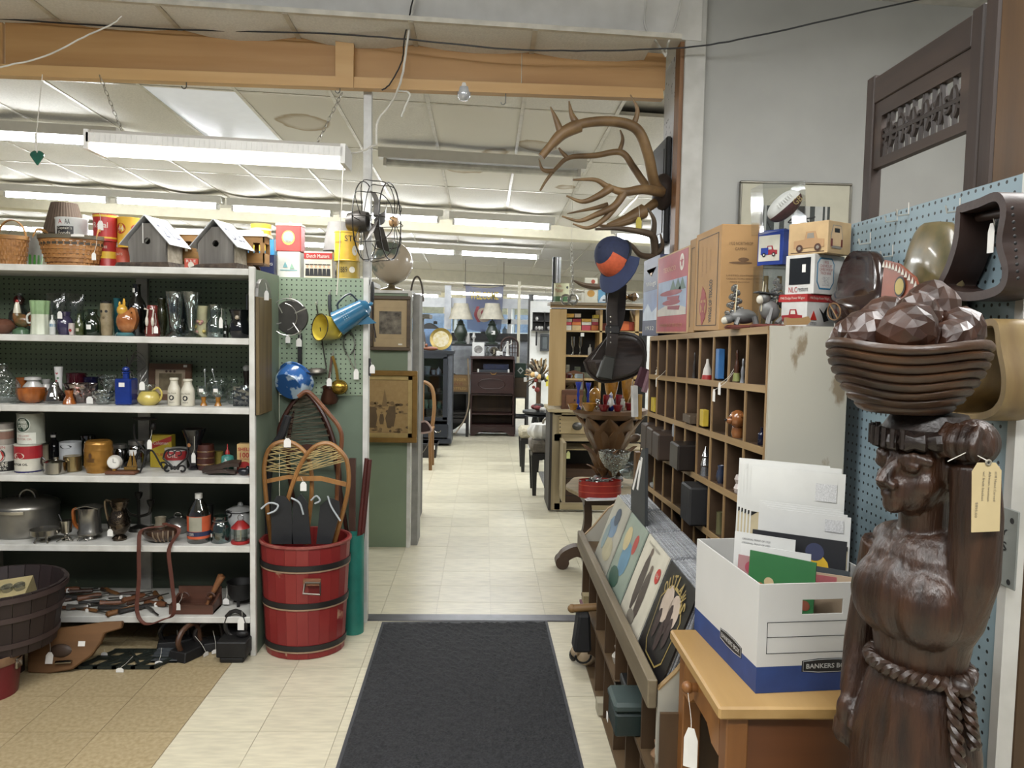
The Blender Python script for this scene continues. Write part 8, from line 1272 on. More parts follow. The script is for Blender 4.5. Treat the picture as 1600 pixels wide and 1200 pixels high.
o,h=rbox('truck_box','red and white toy truck box with red triangle and eagle, lowest of the stack',1262,2.2,.09,.13,zc0,za,A_,WB_);art(o,[P('a82a2a',.4),BLACK,P('9a2228',.4),OWH],lambda b:(b.bx(-.1,0,-.0012,0,h*.78,h,0),b.text('1946 Dodge Power Wagon',(-.05,-.002,h*.88),.085,.01,3),truck(b,-.05,h*.22,.036,2,1)));rface(o,.11,[P('a82a2a',.4),BLACK,P('c03020',.4),OWH],lambda b:(b.bx(0,.11,-.0012,0,h*.78,h,0),b.text('1946 Dodge Power Wagon',(.055,-.002,h*.88),.09,.01,3),b.prism([(.015,h*.25),(.045,h*.25),(.03,h*.52)],-.0008,2,MT((0,-.001,0))),b.text('CITGO',(.03,-.001,h*.15),.028,.008,1),b.prism([(.055,h*.6),(.075,h*.45),(.09,h*.65),(.088,h*.4),(.1,h*.25),(.078,h*.2),(.07,h*.4)],-.0008,1,MT((0,-.001,0)))))
o,h=rbox('truck_box','white dotted pickup bank box with dark window, middle of the stack',1271,2.2,.1,.14,za+.0006,zb_,A_,WB_);art(o,[P('1d2022',.1,coat=.5),P('a82a2a',.4),INK,WHITE],lambda b:(b.bx(-.085,-.012,-.0012,0,h*.25,h*.92,0),b.text('NLC',(-.07,-.0015,h*.12),.03,.016,1),b.text('restore',(-.035,-.0015,h*.12),.035,.012,2),b.bx(-.04,-.028,-.002,0,h*.55,h*.75,3)));rface(o,.1,[P('3a7ca0',.4),WB_,P('a03a3c',.5),P('8a8c90',.5)],lambda b:(b.prism([(.012,h*.3),(.025,h*.12),(.075,h*.12),(.09,h*.3),(.09,h*.78),(.078,h*.92),(.025,h*.92),(.012,h*.78)],-.0008,0,MT((0,-.0004,0))),b.prism([(.016,h*.31),(.027,h*.16),(.073,h*.16),(.086,h*.31),(.086,h*.77),(.076,h*.88),(.027,h*.88),(.016,h*.77)],-.0008,1,MT((0,-.0008,0))),[b.text(s_,(.051,-.0022,h*z),w_,.008,2 if z>.5 else 3)for s_,z,w_ in(('1955',.8,.022),('CHEVROLET',.71,.055),('CAMEO PICKUP',.62,.06),('TRUCK BANK',.53,.05),('- DIE CAST',.4,.035),('- METAL',.32,.03),('- LOCKING',.24,.035))]))
o,h=rbox('truck_box','tan toy van box with brown van pictures, topmost of the stack',1290,2.18,.13,.115,zb_+.0006,zc1,-1.0,P('c0a274',.5));art(o,[P('b08a60',.5),P('4a2c20',.5),P('a88054',.5),P('8a8478',.5)],lambda b:(truck(b,-.06,h*.2,.05,0,1),b.bx(-.12,-.01,-.0012,-.0006,h*.06,h*.08,1)));rface(o,.085,[P('c8aa80',.5),P('6a2a24',.5),P('8a8478',.5),BLACK],lambda b:(b.prism([(.015,h*.2),(.07,h*.2),(.072,h*.55),(.062,h*.88),(.023,h*.88),(.013,h*.55)],-.0008,2,MT((0,-.0004,0))),b.prism([(.018,h*.24),(.067,h*.24),(.069,h*.54),(.06,h*.85),(.025,h*.85),(.016,h*.54)],-.0008,0,MT((0,-.0008,0))),b.bx(.03,.055,-.002,-.0015,h*.65,h*.78,3),b.bx(.014,.022,-.002,-.001,h*.22,h*.45,1),b.bx(.063,.071,-.002,-.001,h*.22,h*.45,1),b.bx(.02,.066,-.002,-.001,h*.16,h*.21,2)))
zd=at(1220,413,2.45).z;zt8=at(1220,357,2.45).z;o,h=rbox('truck_box','blue toy truck box with red and blue pickup picture, under the football',1221,2.45,.095,.11,zd,zt8,-.95,P('1c3a90',.4));art(o,[OWH,P('a02a34',.4),BLACK,P('d0d0cc',.5),P('22409c',.4)],lambda b:(b.bx(-.09,-.012,-.0012,0,h*.12,h*.85,0),truck(b,-.05,h*.3,.03,1,2,-.0016),b.bx(-.08,-.052,-.0032,-.003,h*.31,h*.5,4)));rface(o,.08,[OWH,P('c03020',.4),INK],lambda b:(b.bx(.04,.08,-.0012,0,h*.1,h*.75,0),b.prism([(.05,h*.35),(.07,h*.35),(.06,h*.55)],-.0006,1,MT((0,-.0014,0))),b.disc((.06,-.0016,h*.25),.009,2)))
z0=ztop(2.5);p=at(1205,500,2.5);t=thing('acrylic_case','clear acrylic display case with brown bottles, carrying the blue truck box','case',(p.x,2.5,z0));h=zd-z0-.0006;B().bx(-.045,.09,-.03,.06,h-.004,h).bx(-.045,-.042,-.03,.06,0,h-.004).bx(.087,.09,-.03,.06,0,h-.004).bx(-.042,.087,.057,.06,0,h-.004).build('case',G('dfe3e2',.1),t,sm=0);[B().lathe([(.018,0),(.02,h*.5),(.008,h*.65),(.008,h*.85),(0,h*.85)],10,c=(x,.02,0)).build('bottle',P('7a6844',.2),t)for x in(-.015,.03,.065)]
for k,(x0,x1,yb,Yh)in enumerate(((1143,1178,509,2.42),(1172,1232,503,2.3))):
    X=at((x0+x1)/2,yb,Yh).x;z0=ztop(Yh);t=thing('pewter_hound',('grey crouching pewter hound with silver leaves on a red wood base, nearer the cartons','grey sitting pewter hound beside a silver tree on a red wood base')[k],'figurine',(X,Yh,z0));HG=P('6c6c6a',.45,.2);B().lathe([(0,0),(.05,0),(.052,.006),(.046,.012),(0,.012)],24,sx=1.1).build('base',P('5c2a22',.4),t)
    if k==0:B().sph((.0,0,.04),(.045,.022,.024),12,8).sph((-.05,-.005,.03),(.02,.016,.014),10,6).tube([(.03,-.02,.04),(.035,-.025,.012)],.009,6).tube([(-.02,-.02,.035),(-.03,-.025,.012)],.008,6).build('hound',HG,t);B().sph((-.062,-.012,.026),(.012,.008,.012),8,6).build('pale_face',IV,t)
    else:B().sph((.02,0,.05),(.03,.022,.034),12,8,T=MR(-.4,4,'Y')).sph((-.02,-.004,.09),(.02,.016,.018),10,7).tube([(.0,-.015,.06),(-.012,-.02,.012)],.008,6).tube([(.03,-.02,.03),(.01,-.03,.014)],.008,6).build('hound',HG,t);B().sph((-.034,-.01,.085),(.012,.009,.014),8,6).build('pale_face',IV,t);B().strip([(-.045,0,.108),(-.01,-.005,.104),(.02,0,.1)],(0,.04,0),.004).build('hat_brim',P('26282a',.6),t)
    sr=random.Random(k);b=B();[b.sph((-.02+.05*k+.03*sin(j)*(1-j/30),.025,.03+j*.0042+.01*k),.009,6,4)for j in range(26)];b.build('silver_tree',P('b8b8b6',.15,.9),t)['kind']='stuff';B().tube([(-.03,-.01,.05),(-.022,.0,.14)],.0016,5).build('gun_stick',P('c9c0a0',.4),t)
b=B();b.prism([(0,0),(.06,.003),(.07,.014),(.062,.026),(.05,.022),(.014,.02),(0,.022)],.02);b.build('wooden_bracket',W('a08050','846438','x'),label='pale shaped wooden bracket lying at the near corner of the cabinet top',cat='bracket',loc=(at(1234,515,2.1).x,2.125,zN[0]+.0135),sm=0)
# football in a clear sleeve, framed print on the wall
p=at(1226,322,2.46);t=thing('football','white and brown signed football in a clear plastic sleeve above the blue truck box','football',(p.x,2.46,p.z));M0=MR(-.75,4,'Y');vs=[];n,m_=24,14;b=B()
for i in range(n):
    for j in range(m_+1):u=j/m_;r=.036*max(0,sin(PI*u))**.75;a=2*PI*i/n;vs.append((-.062*cos(PI*u),r*cos(a),r*sin(a)))
b.add(vs,[(i*(m_+1)+j,((i+1)%n)*(m_+1)+j,((i+1)%n)*(m_+1)+j+1,i*(m_+1)+j+1)for i in range(n)for j in range(m_)],0,M0);b.m=[1 if 4<=i<=11 else 0 for i in range(n)for j in range(m_)];b.build('ball',[P('4c2420',.5,sc_=80,bump=.3),P('d8d6d0',.5)],t,sm=60)
[B().tube([M0@V((-.03+.009*k,-.037,.012)),M0@V((-.03+.009*k,-.034,.024))],.002,5).build('lace',WHITE,t)for k in range(7)];art(t,[P('a08a50',.5)],lambda b:b.text('GB',(0,0,0),.03,.02,0,M0@MT((.028,-.0365,-.008))));q=[at(x,y,2.4)-t.location for x,y in((1192,286),(1258,282),(1260,357),(1193,362))];b=B();b.hexa([q[3],q[2],q[2]+V((0,.11,0)),q[3]+V((0,.11,0)),q[0],q[1],q[1]+V((0,.11,0)),q[0]+V((0,.11,0))]);b.build('clear_sleeve',G('f2f4f4',.05,.08),t,sm=0)
def fa(t,w,h,fw):
    B().bx(-w*.62,w*.62,-.014,-.011,h*.0+.05,h*.72).build('print',P('3a3f3c',.7),t,sm=0);b=B();sr=random.Random(3)
    for k in range(7):x=-w*.55+k*w*.18;b.bx(x,x+w*(.04+.05*(k%3)),-.0155,-.014,.05,h*.72,0)
    for k in range(9):b.tube(spline([(sr.uniform(-.5,.5)*w,-.016,h*sr.uniform(.2,.6))for _ in range(3)],4),.004,4,1)
    b.build('birch_trunks',[P('b9bab4',.7),BLACK],t,sm=0)['kind']='stuff'
picture('framed_woodland','silver framed birch tree print on the grey wall behind the football',[(1155,283),(1330,290),(1330,420)],4.045,.012,P('8a877c',.3,.7),P('bdb9a4',.6,var=.04),fa,.02)
# ================================================================ RECORD BIN
XB=.505;zr=.585;t=thing('record_bin','low wooden pigeonhole bin holding tilted records along the aisle','bin',(XB,2.105,0));y0b,y1b=0.0,1.62;OLD=W('6a5438','4c3a24','y',16,.6);OLDZ=W('5a4228','3e2c18','z',16,.6)
B().bx(-.03,-.002,-.02,y1b,zr-.075,zr+.01).build('front_rail',P('7c7058',.6,sc_=14,st=(1,.1,1),col2='574a36'),t,bev=.004,sm=0)
for k in range(8):B().bx(0,.28,y1b-.012-.238*k,y1b-.238*k,.012,zr-.07).build('upright',OLDZ,t,sm=0)
B().bx(-.004,.28,0,y1b,.268,.282).build('shelf_board',OLD,t,sm=0);B().bx(-.004,.28,0,y1b,0,.012).build('bottom_board',OLD,t,sm=0);B().bx(.27,.28,0,y1b,.012,zr-.07).build('back_board',DRK,t,sm=0);B().bx(0,.285,0,y1b,zr-.07,zr-.045).build('record_shelf',OLD,t,sm=0)
for yy in(-.02,y1b):o=[(-.0,0),(.285,0),(.285,zr+.17),(.2,zr+.17),(.12,zr+.12),(.05,zr+.03),(-.0,zr-.02)];B().prism(o,.018,0,MT((0,yy,0))).build('end_panel',WRN,t,sm=0);B().strip([V((x,yy+.009,z))for x,z in o[2:]],(0,.02,0),.004).build('edge_band',EDG,t,sm=0)
SLV=P('b9bcc0',.25,sc_=60,st=(1,1,12),col2='6a6c70',rnd=.15);rec=BX(.31,.0045,.31).build('record_album',SLV,label='record album in a shiny sleeve, one of the tilted stack in the bin',cat='record',group='records stacked in the bin',sm=0);first=True
CV=[('far record album with pale landscape cover, front of the first stack','a8a698',[('6a86a0',-.02,.19,.08,.05),('b0a888',.03,.1,.09,.05),('3a4a5c',.0,.24,.05,.04),('7a9094',-.08,.13,.04,.06)]),('record album with blue green figure cover, front of the second stack','8c9a8c',[('b04038',.07,.23,.03,.04),('5a86a0',.0,.15,.07,.07),('c4b484',-.06,.22,.05,.05),('3a5a4c',-.05,.06,.08,.04)]),('cream record album with two dark standing figures and red sticker','c9c4b2',[]),('black record album with gold arched OUTLAWS lettering and coffin frame','1c1a1a',[])]
for s_ in range(4):
    yc=3.27-.335*s_;lb,col,bl=CV[s_]
    o=BX(.31,.005,.31).build('record_album',P(col,.35,sc_=7),label=lb,cat='record',loc=(.512,yc,zr-.04),rot=(-.35,0,-PI/2),sm=0)
    def f(b):
        f0=-.0032
        for k,(c,x,z,rx,rz)in enumerate(bl):b.disc((x,f0-.0003*k,z),rx,k,0,11,rz)
        if s_==2:
            b.disc((-.04,f0,.16),.035,0,0,10,.11);b.disc((.03,f0-.0003,.13),.035,0,0,10,.1);b.disc((-.035,f0-.0006,.27),.016,2);b.disc((.03,f0-.0006,.225),.016,2);b.disc((.0,f0-.0006,.04),.05,3,0,10,.025);b.disc((.115,f0-.001,.23),.026,1);b.text('SALE',(.115,f0-.0015,.23),.03,.012,4);b.text('the everly session',(-.03,f0-.0009,.29),.16,.014,3)
        if s_==3:
            o_=[(-.1,.06),(-.06,.03),(.06,.03),(.1,.06),(.12,.2),(.06,.26),(-.06,.26),(-.12,.2)];b.prism(o_,-.0006,0,MT((0,f0,0)));b.prism([(x*.95,.145+(z-.145)*.95)for x,z in o_],-.0006,1,MT((0,f0-.0006,0)));b.disc((-.04,f0-.0022,.2),.05,2,0,12,.06);b.disc((.04,f0-.0022,.2),.05,2,0,12,.055);[b.disc((x,f0-.0026,z),.022,3,0,9,.05)for x,z in((-.06,.13),(0,.11),(.055,.14),(.02,.17))]
            for i,ch in enumerate('OUTLAWS'):a=.9-1.8*i/6;b.text(ch,(0,0,0),.03,.042,0,MT((-.125*sin(a),f0-.0028,.165+.115*cos(a)))@MR(-a,4,'Y'),bold=.02)
            b.text('Lady in waiting',(0,f0-.001,.012),.12,.012,4)
    art(o,[P(c[0],.4)for c in bl]or([P('4a403a',.4),P('b83028',.4),P('6a5a4c',.4),P('7a7468',.4),OWH]if s_==2 else[P('a08a4c',.4),P('1a1819',.4),P('b9a898',.4),P('3a2c2c',.4),P('8a3a30',.4)]),f,'cover_art')
    for k in range(19):
        x=.5205+.0076*k;r=(-.35+.005*k+ru(-.003,.003),0,-PI/2);l=(x,yc+ru(-.004,.004),zr-.04+ru(0,.004))
        lb2='%s record behind the %s cover in its tilted stack'%(ORD[k],('pale landscape','blue green','cream two-figure','black OUTLAWS')[s_])
        if first:rec.location=l;rec.rotation_euler=r;rec['label']=lb2;first=False
        else:dup(rec,l,r,lb2)
# odds and ends in the bin
t=thing('drawstring_purse','black cloth purse with wooden frame handle hanging at the far end of the bin','purse',atX(913,955,.46));B().hexa([(-.05,-.05,-.17),(.03,-.05,-.17),(.03,.05,-.17),(-.05,.05,-.17),(-.03,-.05,0),(.02,-.05,0),(.02,.05,0),(-.03,.05,0)]).build('bag',P('121213',.8),t,bev=.01,sm=0);B().tube([(-.05,0,.012),(.06,0,.02)],.018,10).sph((-.055,0,.012),.02,8,6).build('wooden_handle',W('8a6a3c','6a4c26','x'),t);B().tube(arc((0,0,-.2),.035,PI,2*PI,8),.005,6).build('loop',BLACK,t)
t=thing('camera','small black folding camera in the near upper hole of the bin','camera',(XB+.03,2.62,.2825));B().bx(-.03,.04,-.05,.05,0,.07).build('body',BLACK,t,bev=.005,sm=0);B().tube([(-.035,0,.035),(-.055,0,.035)],.022,12).build('lens',CHR,t)
t=thing('teal_case','dark teal hinged case with white tag jutting out of the bin','case',(XB-.02,2.42,.2825));B().bx(-.05,.12,-.07,.07,0,.075).build('base',P('22302e',.4),t,bev=.006,sm=0);B().bx(-.055,.12,-.072,.072,.077,.11).build('lid',P('3c4a48',.4),t,bev=.01,sm=0);price_tag(t,(-.06,.03,.02),.03,.03,None,-PI/2)
t=thing('cloth_doll','pale rag doll lying in the far lower hole of the bin','doll',(XB+.0,3.5,.0125));B().sph((0,0,.035),(.05,.04,.035),10,7).sph((-.05,.01,.06),.028,8,6).tube([(0,.03,.04),(-.06,.06,.02)],.014,6).build('body',P('b09a7a',.8),t);B().sph((-.06,.04,.03),(.02,.03,.03),8,6).build('shoe',BLACK,t)
o=B().bx(-.04,.04,-.03,.03,0,.05).build('small_carton',P('b0a890',.6),label='tiny printed carton in the middle lower hole of the bin',cat='box',loc=(XB+.02,3.05,.0125),sm=0);b=B();b.bx(-.05,.05,-.04,.04,0,.012).bx(-.04,.04,-.03,.03,.012,.05,1);b.build('sewing_notions',[P('6a3a4a',.6),P('9a8a60',.6)],label='bundle of pink and gold papers in the first upper hole of the bin',cat='paper',loc=(XB+.02,3.55,.2825),sm=0)
for k,(Y,m)in enumerate(((2.9,'c9c4b8'),(2.2,'8a6a4c'))):LT2=B().lathe([(.02,0),(.03,.03),(.015,.05),(.02,.07),(0,.07)],12).build('small_pot',P(m,.4),label=('pale little pot in the upper middle of the bin','brown little pot in the near upper hole of the bin')[k],cat='pot',loc=(XB+.04,Y,.2825))
b=B();pp_=[atX(x,y,.62)for x,y in((985,890),(986,765),(1003,702),(1008,700),(1007,890))];c=sum(pp_,V())/5;b.add([p-c for p in pp_]+[p-c+V((.012,0,0))for p in pp_],[tuple(range(5)),tuple(range(5,10))[::-1]]+[(i,(i+1)%5,5+(i+1)%5,5+i)for i in range(5)]);o=b.build('leaning_poster',P('1c2022',.6),label='dark curved poster board with white stripes leaning behind the far records',cat='poster',loc=c,sm=0);b=B();[b.strip([atX(x0,765,.619)-c,atX(x1,y1,.619)-c],(0,.03,0),.002)for x0,x1,y1 in((989,1000,720),(996,1003,715))];b.build('white_stripe',WHITE,o,sm=0)
# ================================================================ DESK, FILE BOX, CARDS
DK=W('98642a','744818','x',10,.4,.08);DKZ=W('8c5a28','6c4218','z',12,.45);zd=.745
t=thing('pine_desk','small honey pine table with worn edge, carrying the white file box','table',(.77,1.85,0));B().bx(-.24,.24,-.225,.225,zd-.03,zd).build('top',W('b39058','96743f','y',10,.4,.08),t,bev=.005,sm=0)
for x in(-.215,.165):
    for y in(-.205,.155):B().bx(x,x+.05,y,y+.05,0,zd-.03).build('leg',DKZ,t,bev=.003,sm=0)
B().bx(-.165,.165,-.195,-.175,zd-.16,zd-.03).build('front_apron',W('6a3e1c','502c12','x',10,.5),t,sm=0);B().bx(-.165,.165,.165,.185,zd-.16,zd-.03).build('back_apron',DK,t,sm=0);B().bx(.18,.2,-.16,.16,zd-.16,zd-.03).build('side_apron',DK,t,sm=0)
B().prism([(-.155,zd-.03),(.155,zd-.03),(.155,zd-.15),(.1,zd-.15),(.06,zd-.12),(-.06,zd-.12),(-.1,zd-.15),(-.155,zd-.15)],.02,0,MT((-.215,0,0))@MR(-PI/2,4,'Z')).build('side_apron',DK,t,sm=0);B().tube([(-.215,.03,zd-.075),(-.235,.03,zd-.075)],.012,10).sph((-.24,.03,zd-.075),.016,10,7).build('knob',DKZ,t)
price_tag(t,(-.25,-.05,zd-.19),.035,.1,(-.242,.02,zd-.08),-.6)
AN=.09;px_=.634;t=thing('file_box','white and blue cardboard file box full of matted prints, on the pine table','box',(px_,1.69,zd+.0006),(0,0,AN));CW=P('c9c8c4',.7,var=.03,sc_=5);BL=P('26417c',.6);Wd,Dp,Hb,bb=.31,.39,.255,.062
def wall_(x0,x1,y0,y1,z0,z1,name,m):return B().bx(x0,x1,y0,y1,z0,z1).build(name,m,t,sm=0)
for nm,z0,z1,m in(('blue_band',0,bb,BL),('wall',bb,Hb,CW)):
    wall_(0,.004,0,Dp,z0,z1,nm,m);wall_(Wd-.004,Wd,0,Dp,z0,z1,nm,m);wall_(.004,Wd-.004,Dp-.004,Dp,z0,z1,nm,m)
    if nm[0]=='b':wall_(.004,Wd-.004,0,.004,z0,z1,nm,m)
hz0,hz1,hx0,hx1=.182,.217,.105,.205
for q in((.004,Wd-.004,bb,hz0),(.004,Wd-.004,hz1,Hb),(.004,hx0,hz0,hz1),(hx1,Wd-.004,hz0,hz1)):wall_(q[0],q[1],0,.004,q[2],q[3],'wall',CW)
wall_(.004,Wd-.004,.004,Dp-.004,0,.004,'bottom',CW)
def logo(b,x,z,w,h,T=None):
    o=[(-w/2,-h*.38),(-w*.2,-h*.5),(w*.2,-h*.5),(w/2,-h*.38),(w/2,h*.38),(w*.2,h*.5),(-w*.2,h*.5),(-w/2,h*.38)];M_=T or Matrix.Identity(4);M_=M_@MT((x,0,z))
    b.prism(o,-.0006,0,M_);b.tube([M_@V((p*.95,-.001,q*.88))for p,q in o],.0006,4,1,True);b.text('BANKERS BOX',(0,-.0014,0),w*.84,h*.34,1,M_,bold=.02)
def f(b):
    logo(b,.175,.06,.13,.034);[b.bx(.022,Wd-.01,-.0008,0,z,z+.0012,0)for z in(.092,.13,.165)];b.bx(.022,.0232,-.0008,0,.092,.165,0)
    T=MT((0,Dp/2,0))@MR(-PI/2,4,'Z');logo(b,.05,.06,.13,.034,T)
art(t,[INK,P('b9bab8',.5)],f,'box_print')
def card(label,x,y,w,h,col,rz=-.32,fn=None,mats=None,z=.006,lean=-.08,th=.004,name='matted_print',cat='print'):
    p=MR(AN,4,'Z')@V((x,y,0));o=BX(w,th,h).build(name,P(col,.5,var=.03),label=label,cat=cat,loc=(px_+p.x,1.69+p.y,zd+.001+z),rot=(lean,0,rz),sm=0)
    if fn:art(o,mats,fn,'mounted_print')
    return o
CM_=P('b9ab88',.6);BLK=BLACK
def mt_(w,h,top=.12):return lambda b:(b.bx(-w*.48,w*.48,-.0034,-.002,h*.05,h-top,0),b.prism([(-w*.48,h-top),(-w*.41,h-top),(-w*.48,h-top-.012)],-.001,1,MT((0,-.0036,0))),b.prism([(w*.48,h-top),(w*.41,h-top),(w*.48,h-top-.012)],-.001,1,MT((0,-.0036,0))),b.bx(w*.2,w*.42,-.004,-.003,h-top*.6,h-top*.22,2))
MM=[CM_,BLK,P('b0b0b0',.5,sc_=300,col2='d8d8d8')]
for k in range(5):card(['tall white mat board at the very back of the file box','second tall white mat from the back','third tall white mat, with cream print and label','fourth tall white mat leaning to the statue','tall white mat with black corners, front of the tall group'][k],.19+.003*k,.298-.014*k,.235,.475-.012*(k%3),'cfcfca',-.55,mt_(.235,.46),MM)
for k in range(4):card(['shorter white mat with cream print behind the black sleeve','second shorter white mat','third shorter white mat','shorter white mat closest to the black sleeve'][k],.2+.003*k,.222-.012*k,.2,.375-.004*k,'d2d2ce',-.55,mt_(.2,.37,.08),MM)
card('black record sleeve with blue and yellow picture leaning in the file box',.165,.15,.225,.315,'1f2024',-.55,lambda b:(b.disc((.045,-.003,.24),.03,0,0,12,.035),b.bx(.06,.1,-.004,-.003,.19,.22,1),b.disc((.04,-.0034,.28),.022,2)),[YEL,WHITE,P('3a3f5c',.5)],name='record_sleeve',cat='record')
card('white envelope card with printed address lines, upper of the two',.085,.172,.15,.31,'d4d4d0',-.6,lambda b:[b.text('ORIGINAL PRINT OF 1920',(-.02,-.003,.295-.01*k),.07,.005,0)for k in range(3)],[P('6a6a6a',.5)],name='envelope',cat='paper')
card('white envelope card with print lines in front of the other',.1,.142,.17,.285,'d8d8d4',-.6,lambda b:[b.text('GENUINE ANTIQUE PRINT',(.02,-.003,.265-.011*k),.08,.005,0)for k in range(3)],[P('6a6a6a',.5)],name='envelope',cat='paper')
card('pink and red printed folder behind the green card',.08,.12,.17,.262,'a87c7c',-.7,lambda b:[b.disc((-.05+.03*k,-.003,.235),.016,k%3)for k in range(5)],[P('a84858',.5),P('3f4454',.5),P('a89a84',.5)],name='folder',cat='paper')
card('green album with orange flower figures at the front of the box',.085,.08,.16,.285,'2a6a38',-.72,lambda b:[b.disc((-.05+.022*k,-.003,.2+.02*sin(k*2.2)),.012,k%3)for k in range(6)],[P('a8683c',.5),P('c0a880',.5),P('8a4a34',.5)],name='album',cat='album');card('clear sleeved pack of black and white pictures beside the green album',.19,.085,.13,.255,'3a4044',-.6,lambda b:(b.bx(-.02,.04,-.004,-.003,.21,.24,0),b.disc((-.04,-.003,.225),.015,1)),[WHITE,P('8aa0a8',.4)],name='print_pack',cat='print')
card('crinkled clear sleeve over a red and cream card near the handle hole',.215,.05,.14,.245,'b09a80',-.5,lambda b:b.bx(-.05,.0,-.003,-.002,.21,.24,0),[P('a8585c',.5)],name='clear_pack',cat='print')
# ================================================================ BLUE PEGBOARD, CLOGS, STIRRUPS
XP=1.08;t=thing('blue_pegboard','light blue pegboard wall hung with wooden shoes and stirrups','partition',(XP,1.9,0));zt9=1.9;B().bx(0,.008,-.37,.36,0,zt9).build('pegboard',PEG('76888f',.0254,'yz'),t,sm=0);B().bx(-.004,.03,-.395,-.37,0,zt9).build('edge_strip',PW,t,sm=0);B().bx(.008,.03,-.37,.36,0,zt9-.02).build('backing',P('6f8590',.6),t,sm=0)
for x,y in((1402,345),(1420,335),(1500,330),(1360,380),(1395,400),(1480,520)):p=atX(x,y,XP)-t.location;B().tube([p,p+V((-.03,0,-.004)),p+V((-.034,0,.012))],.0022,5).tube([p,p+V((-.001,.0,.03))],.0022,5).build('peg_hook',HOOK,t)
def dyz(pts,X):return[atX(x,y,X)for x,y in pts]
def clog(label,c4,m,deco=None,hollow=True):
    (x0,x1,y0,y1)=c4;X=1.038;a=atX((x0+x1)/2,(y0+y1)/2,X);w=abs(atX(x0,(y0+y1)/2,X).y-atX(x1,(y0+y1)/2,X).y)/2;h=(atX((x0+x1)/2,y0,X).z-atX((x0+x1)/2,y1,X).z)/2;t=thing('wooden_clog',label,'shoe',(X,a.y,a.z),(.12,0,0))
    vs=[];n=20;m_=16;b=B()
    for i in range(n):
        for j in range(m_+1):
            u=j/m_;a_=2*PI*i/n;r=sin(PI*u)**.45;dz=-h*cos(PI*u);th=.034 if u>.45 else.034+.03*sin(PI*u/.9);xx_=-cos(a_)*th*r;yy_=sin(a_)*w*r*(1-.15*u+.1*sin(PI*u));
            if hollow and.52<u<.93 and xx_<0 and abs(sin(a_))<.75:xx_=max(xx_,-.006)
            vs.append((xx_,yy_,dz))
    b.add(vs,[(i*(m_+1)+j,((i+1)%n)*(m_+1)+j,((i+1)%n)*(m_+1)+j+1,i*(m_+1)+j+1)for i in range(n)for j in range(m_)]);b.build('shoe',m,t,sm=70)
    if deco:deco(t,w,h)
    return t
clog('dark polished wooden clog with carved scroll on its toe',(1309,1381,392,524),P('2a1a16',.2,coat=.5),lambda t,w,h:B().tube([(-.07,w*.5*cos(a)*.6,-h*.45+h*.2*sin(a))for a in[2*PI*k/14 for k in range(15)]],.002,5).tube(spline([(-.07,-w*.2,-h*.6),(-.074,0,-h*.4),(-.07,w*.25,-h*.3)],4),.002,5).build('carving',P('7a5a34',.4),t))
def dk(t,w,h):
    b=B();T=MR(-PI/2,4,'Z');b.prism([(-w*.7,-h*.75),(w*.7,-h*.75),(w*.8,-h*.1),(w*.45,h*.2),(-w*.2,h*.38),(-w*.75,h*.42)],.006,0,MT((-.07,0,0))@T);[b.prism([(x-.006,z),(x+.006,z),(x,z+.014)],-.001,1,MT((-.0725,0,0))@T)for k in range(12)for x,z in[(-w*.72+k*w*1.4/11,h*(.4-.3*(k/11)**2)-.014)]];b.disc((0,0,0),.024,2,0,16,None,MT((-.0735,0,h*.05))@T);b.disc((0,0,0),.019,3,0,16,None,MT((-.0742,0,h*.05))@T);b.build('painted_band',[P('8a4a34',.4),P('c9c4b4',.4),BLACK,P('a8923c',.4)],t,sm=0)
t2=clog('large green brown painted clog with red band and white toothed border',(1408,1498,348,560),P('6f5f3c',.35,sc_=30,col2='4d4a30',coat=.3),dk,False)
STI=P('2e1c15',.5,bump=.2,sc_=20)
def loop(name,label,pts,wx,th,m,roller=None):
    q=spline(dyz(pts+[pts[0]],1.035),5)[:-1];c=sum(q,V())/len(q);t=thing(name,label,'stirrup',c);B().strip([p-c for p in q],(wx,0,0),th,0,True).build('frame',m,t,sm=50)
    if roller:r=dyz(roller,1.035);B().tube([r[0]-c,r[1]-c],.01,10).build('roller_bar',m,t)
    return t,c
s1,c=loop('wooden_stirrup','dark leather bound saddle stirrup with stitched edge, upper of two',[(1524,328),(1556,318),(1586,308),(1597,330),(1590,380),(1600,420),(1594,448),(1570,460),(1535,464),(1503,456),(1495,444),(1508,415),(1520,375)],.075,.018,STI,[(1530,340),(1585,330)]);price_tag(s1,atX(1548,372,1.03)-c,.02,.06,atX(1552,340,1.03)-c,-PI/2)
b=B();[b.sph(atX(x,y,1.0)-c,.0035,6,4)for x,y in[(1582+.9*k,325+11*k)for k in range(11)]];b.build('stitching',BLACK,s1)['kind']='stuff'
loop('wooden_stirrup','pale tan worn saddle stirrup, lower of two behind the carved basket',[(1560,508),(1585,506),(1592,545),(1600,590),(1596,625),(1580,645),(1550,652),(1515,648),(1522,630),(1545,600),(1553,550)],.08,.014,W('8a7448','6a5432','z',20,.5))
X=1.072;q=dyz([(1530,806),(1594,800),(1590,926),(1530,910)],X);y1_,y0_=q[0].y+.1,q[1].y;b=B();T=MT((0,0,0))@MR(-PI/2,4,'Z');z0,z1=q[2].z,q[1].z;w=y1_-y0_;h=z1-z0
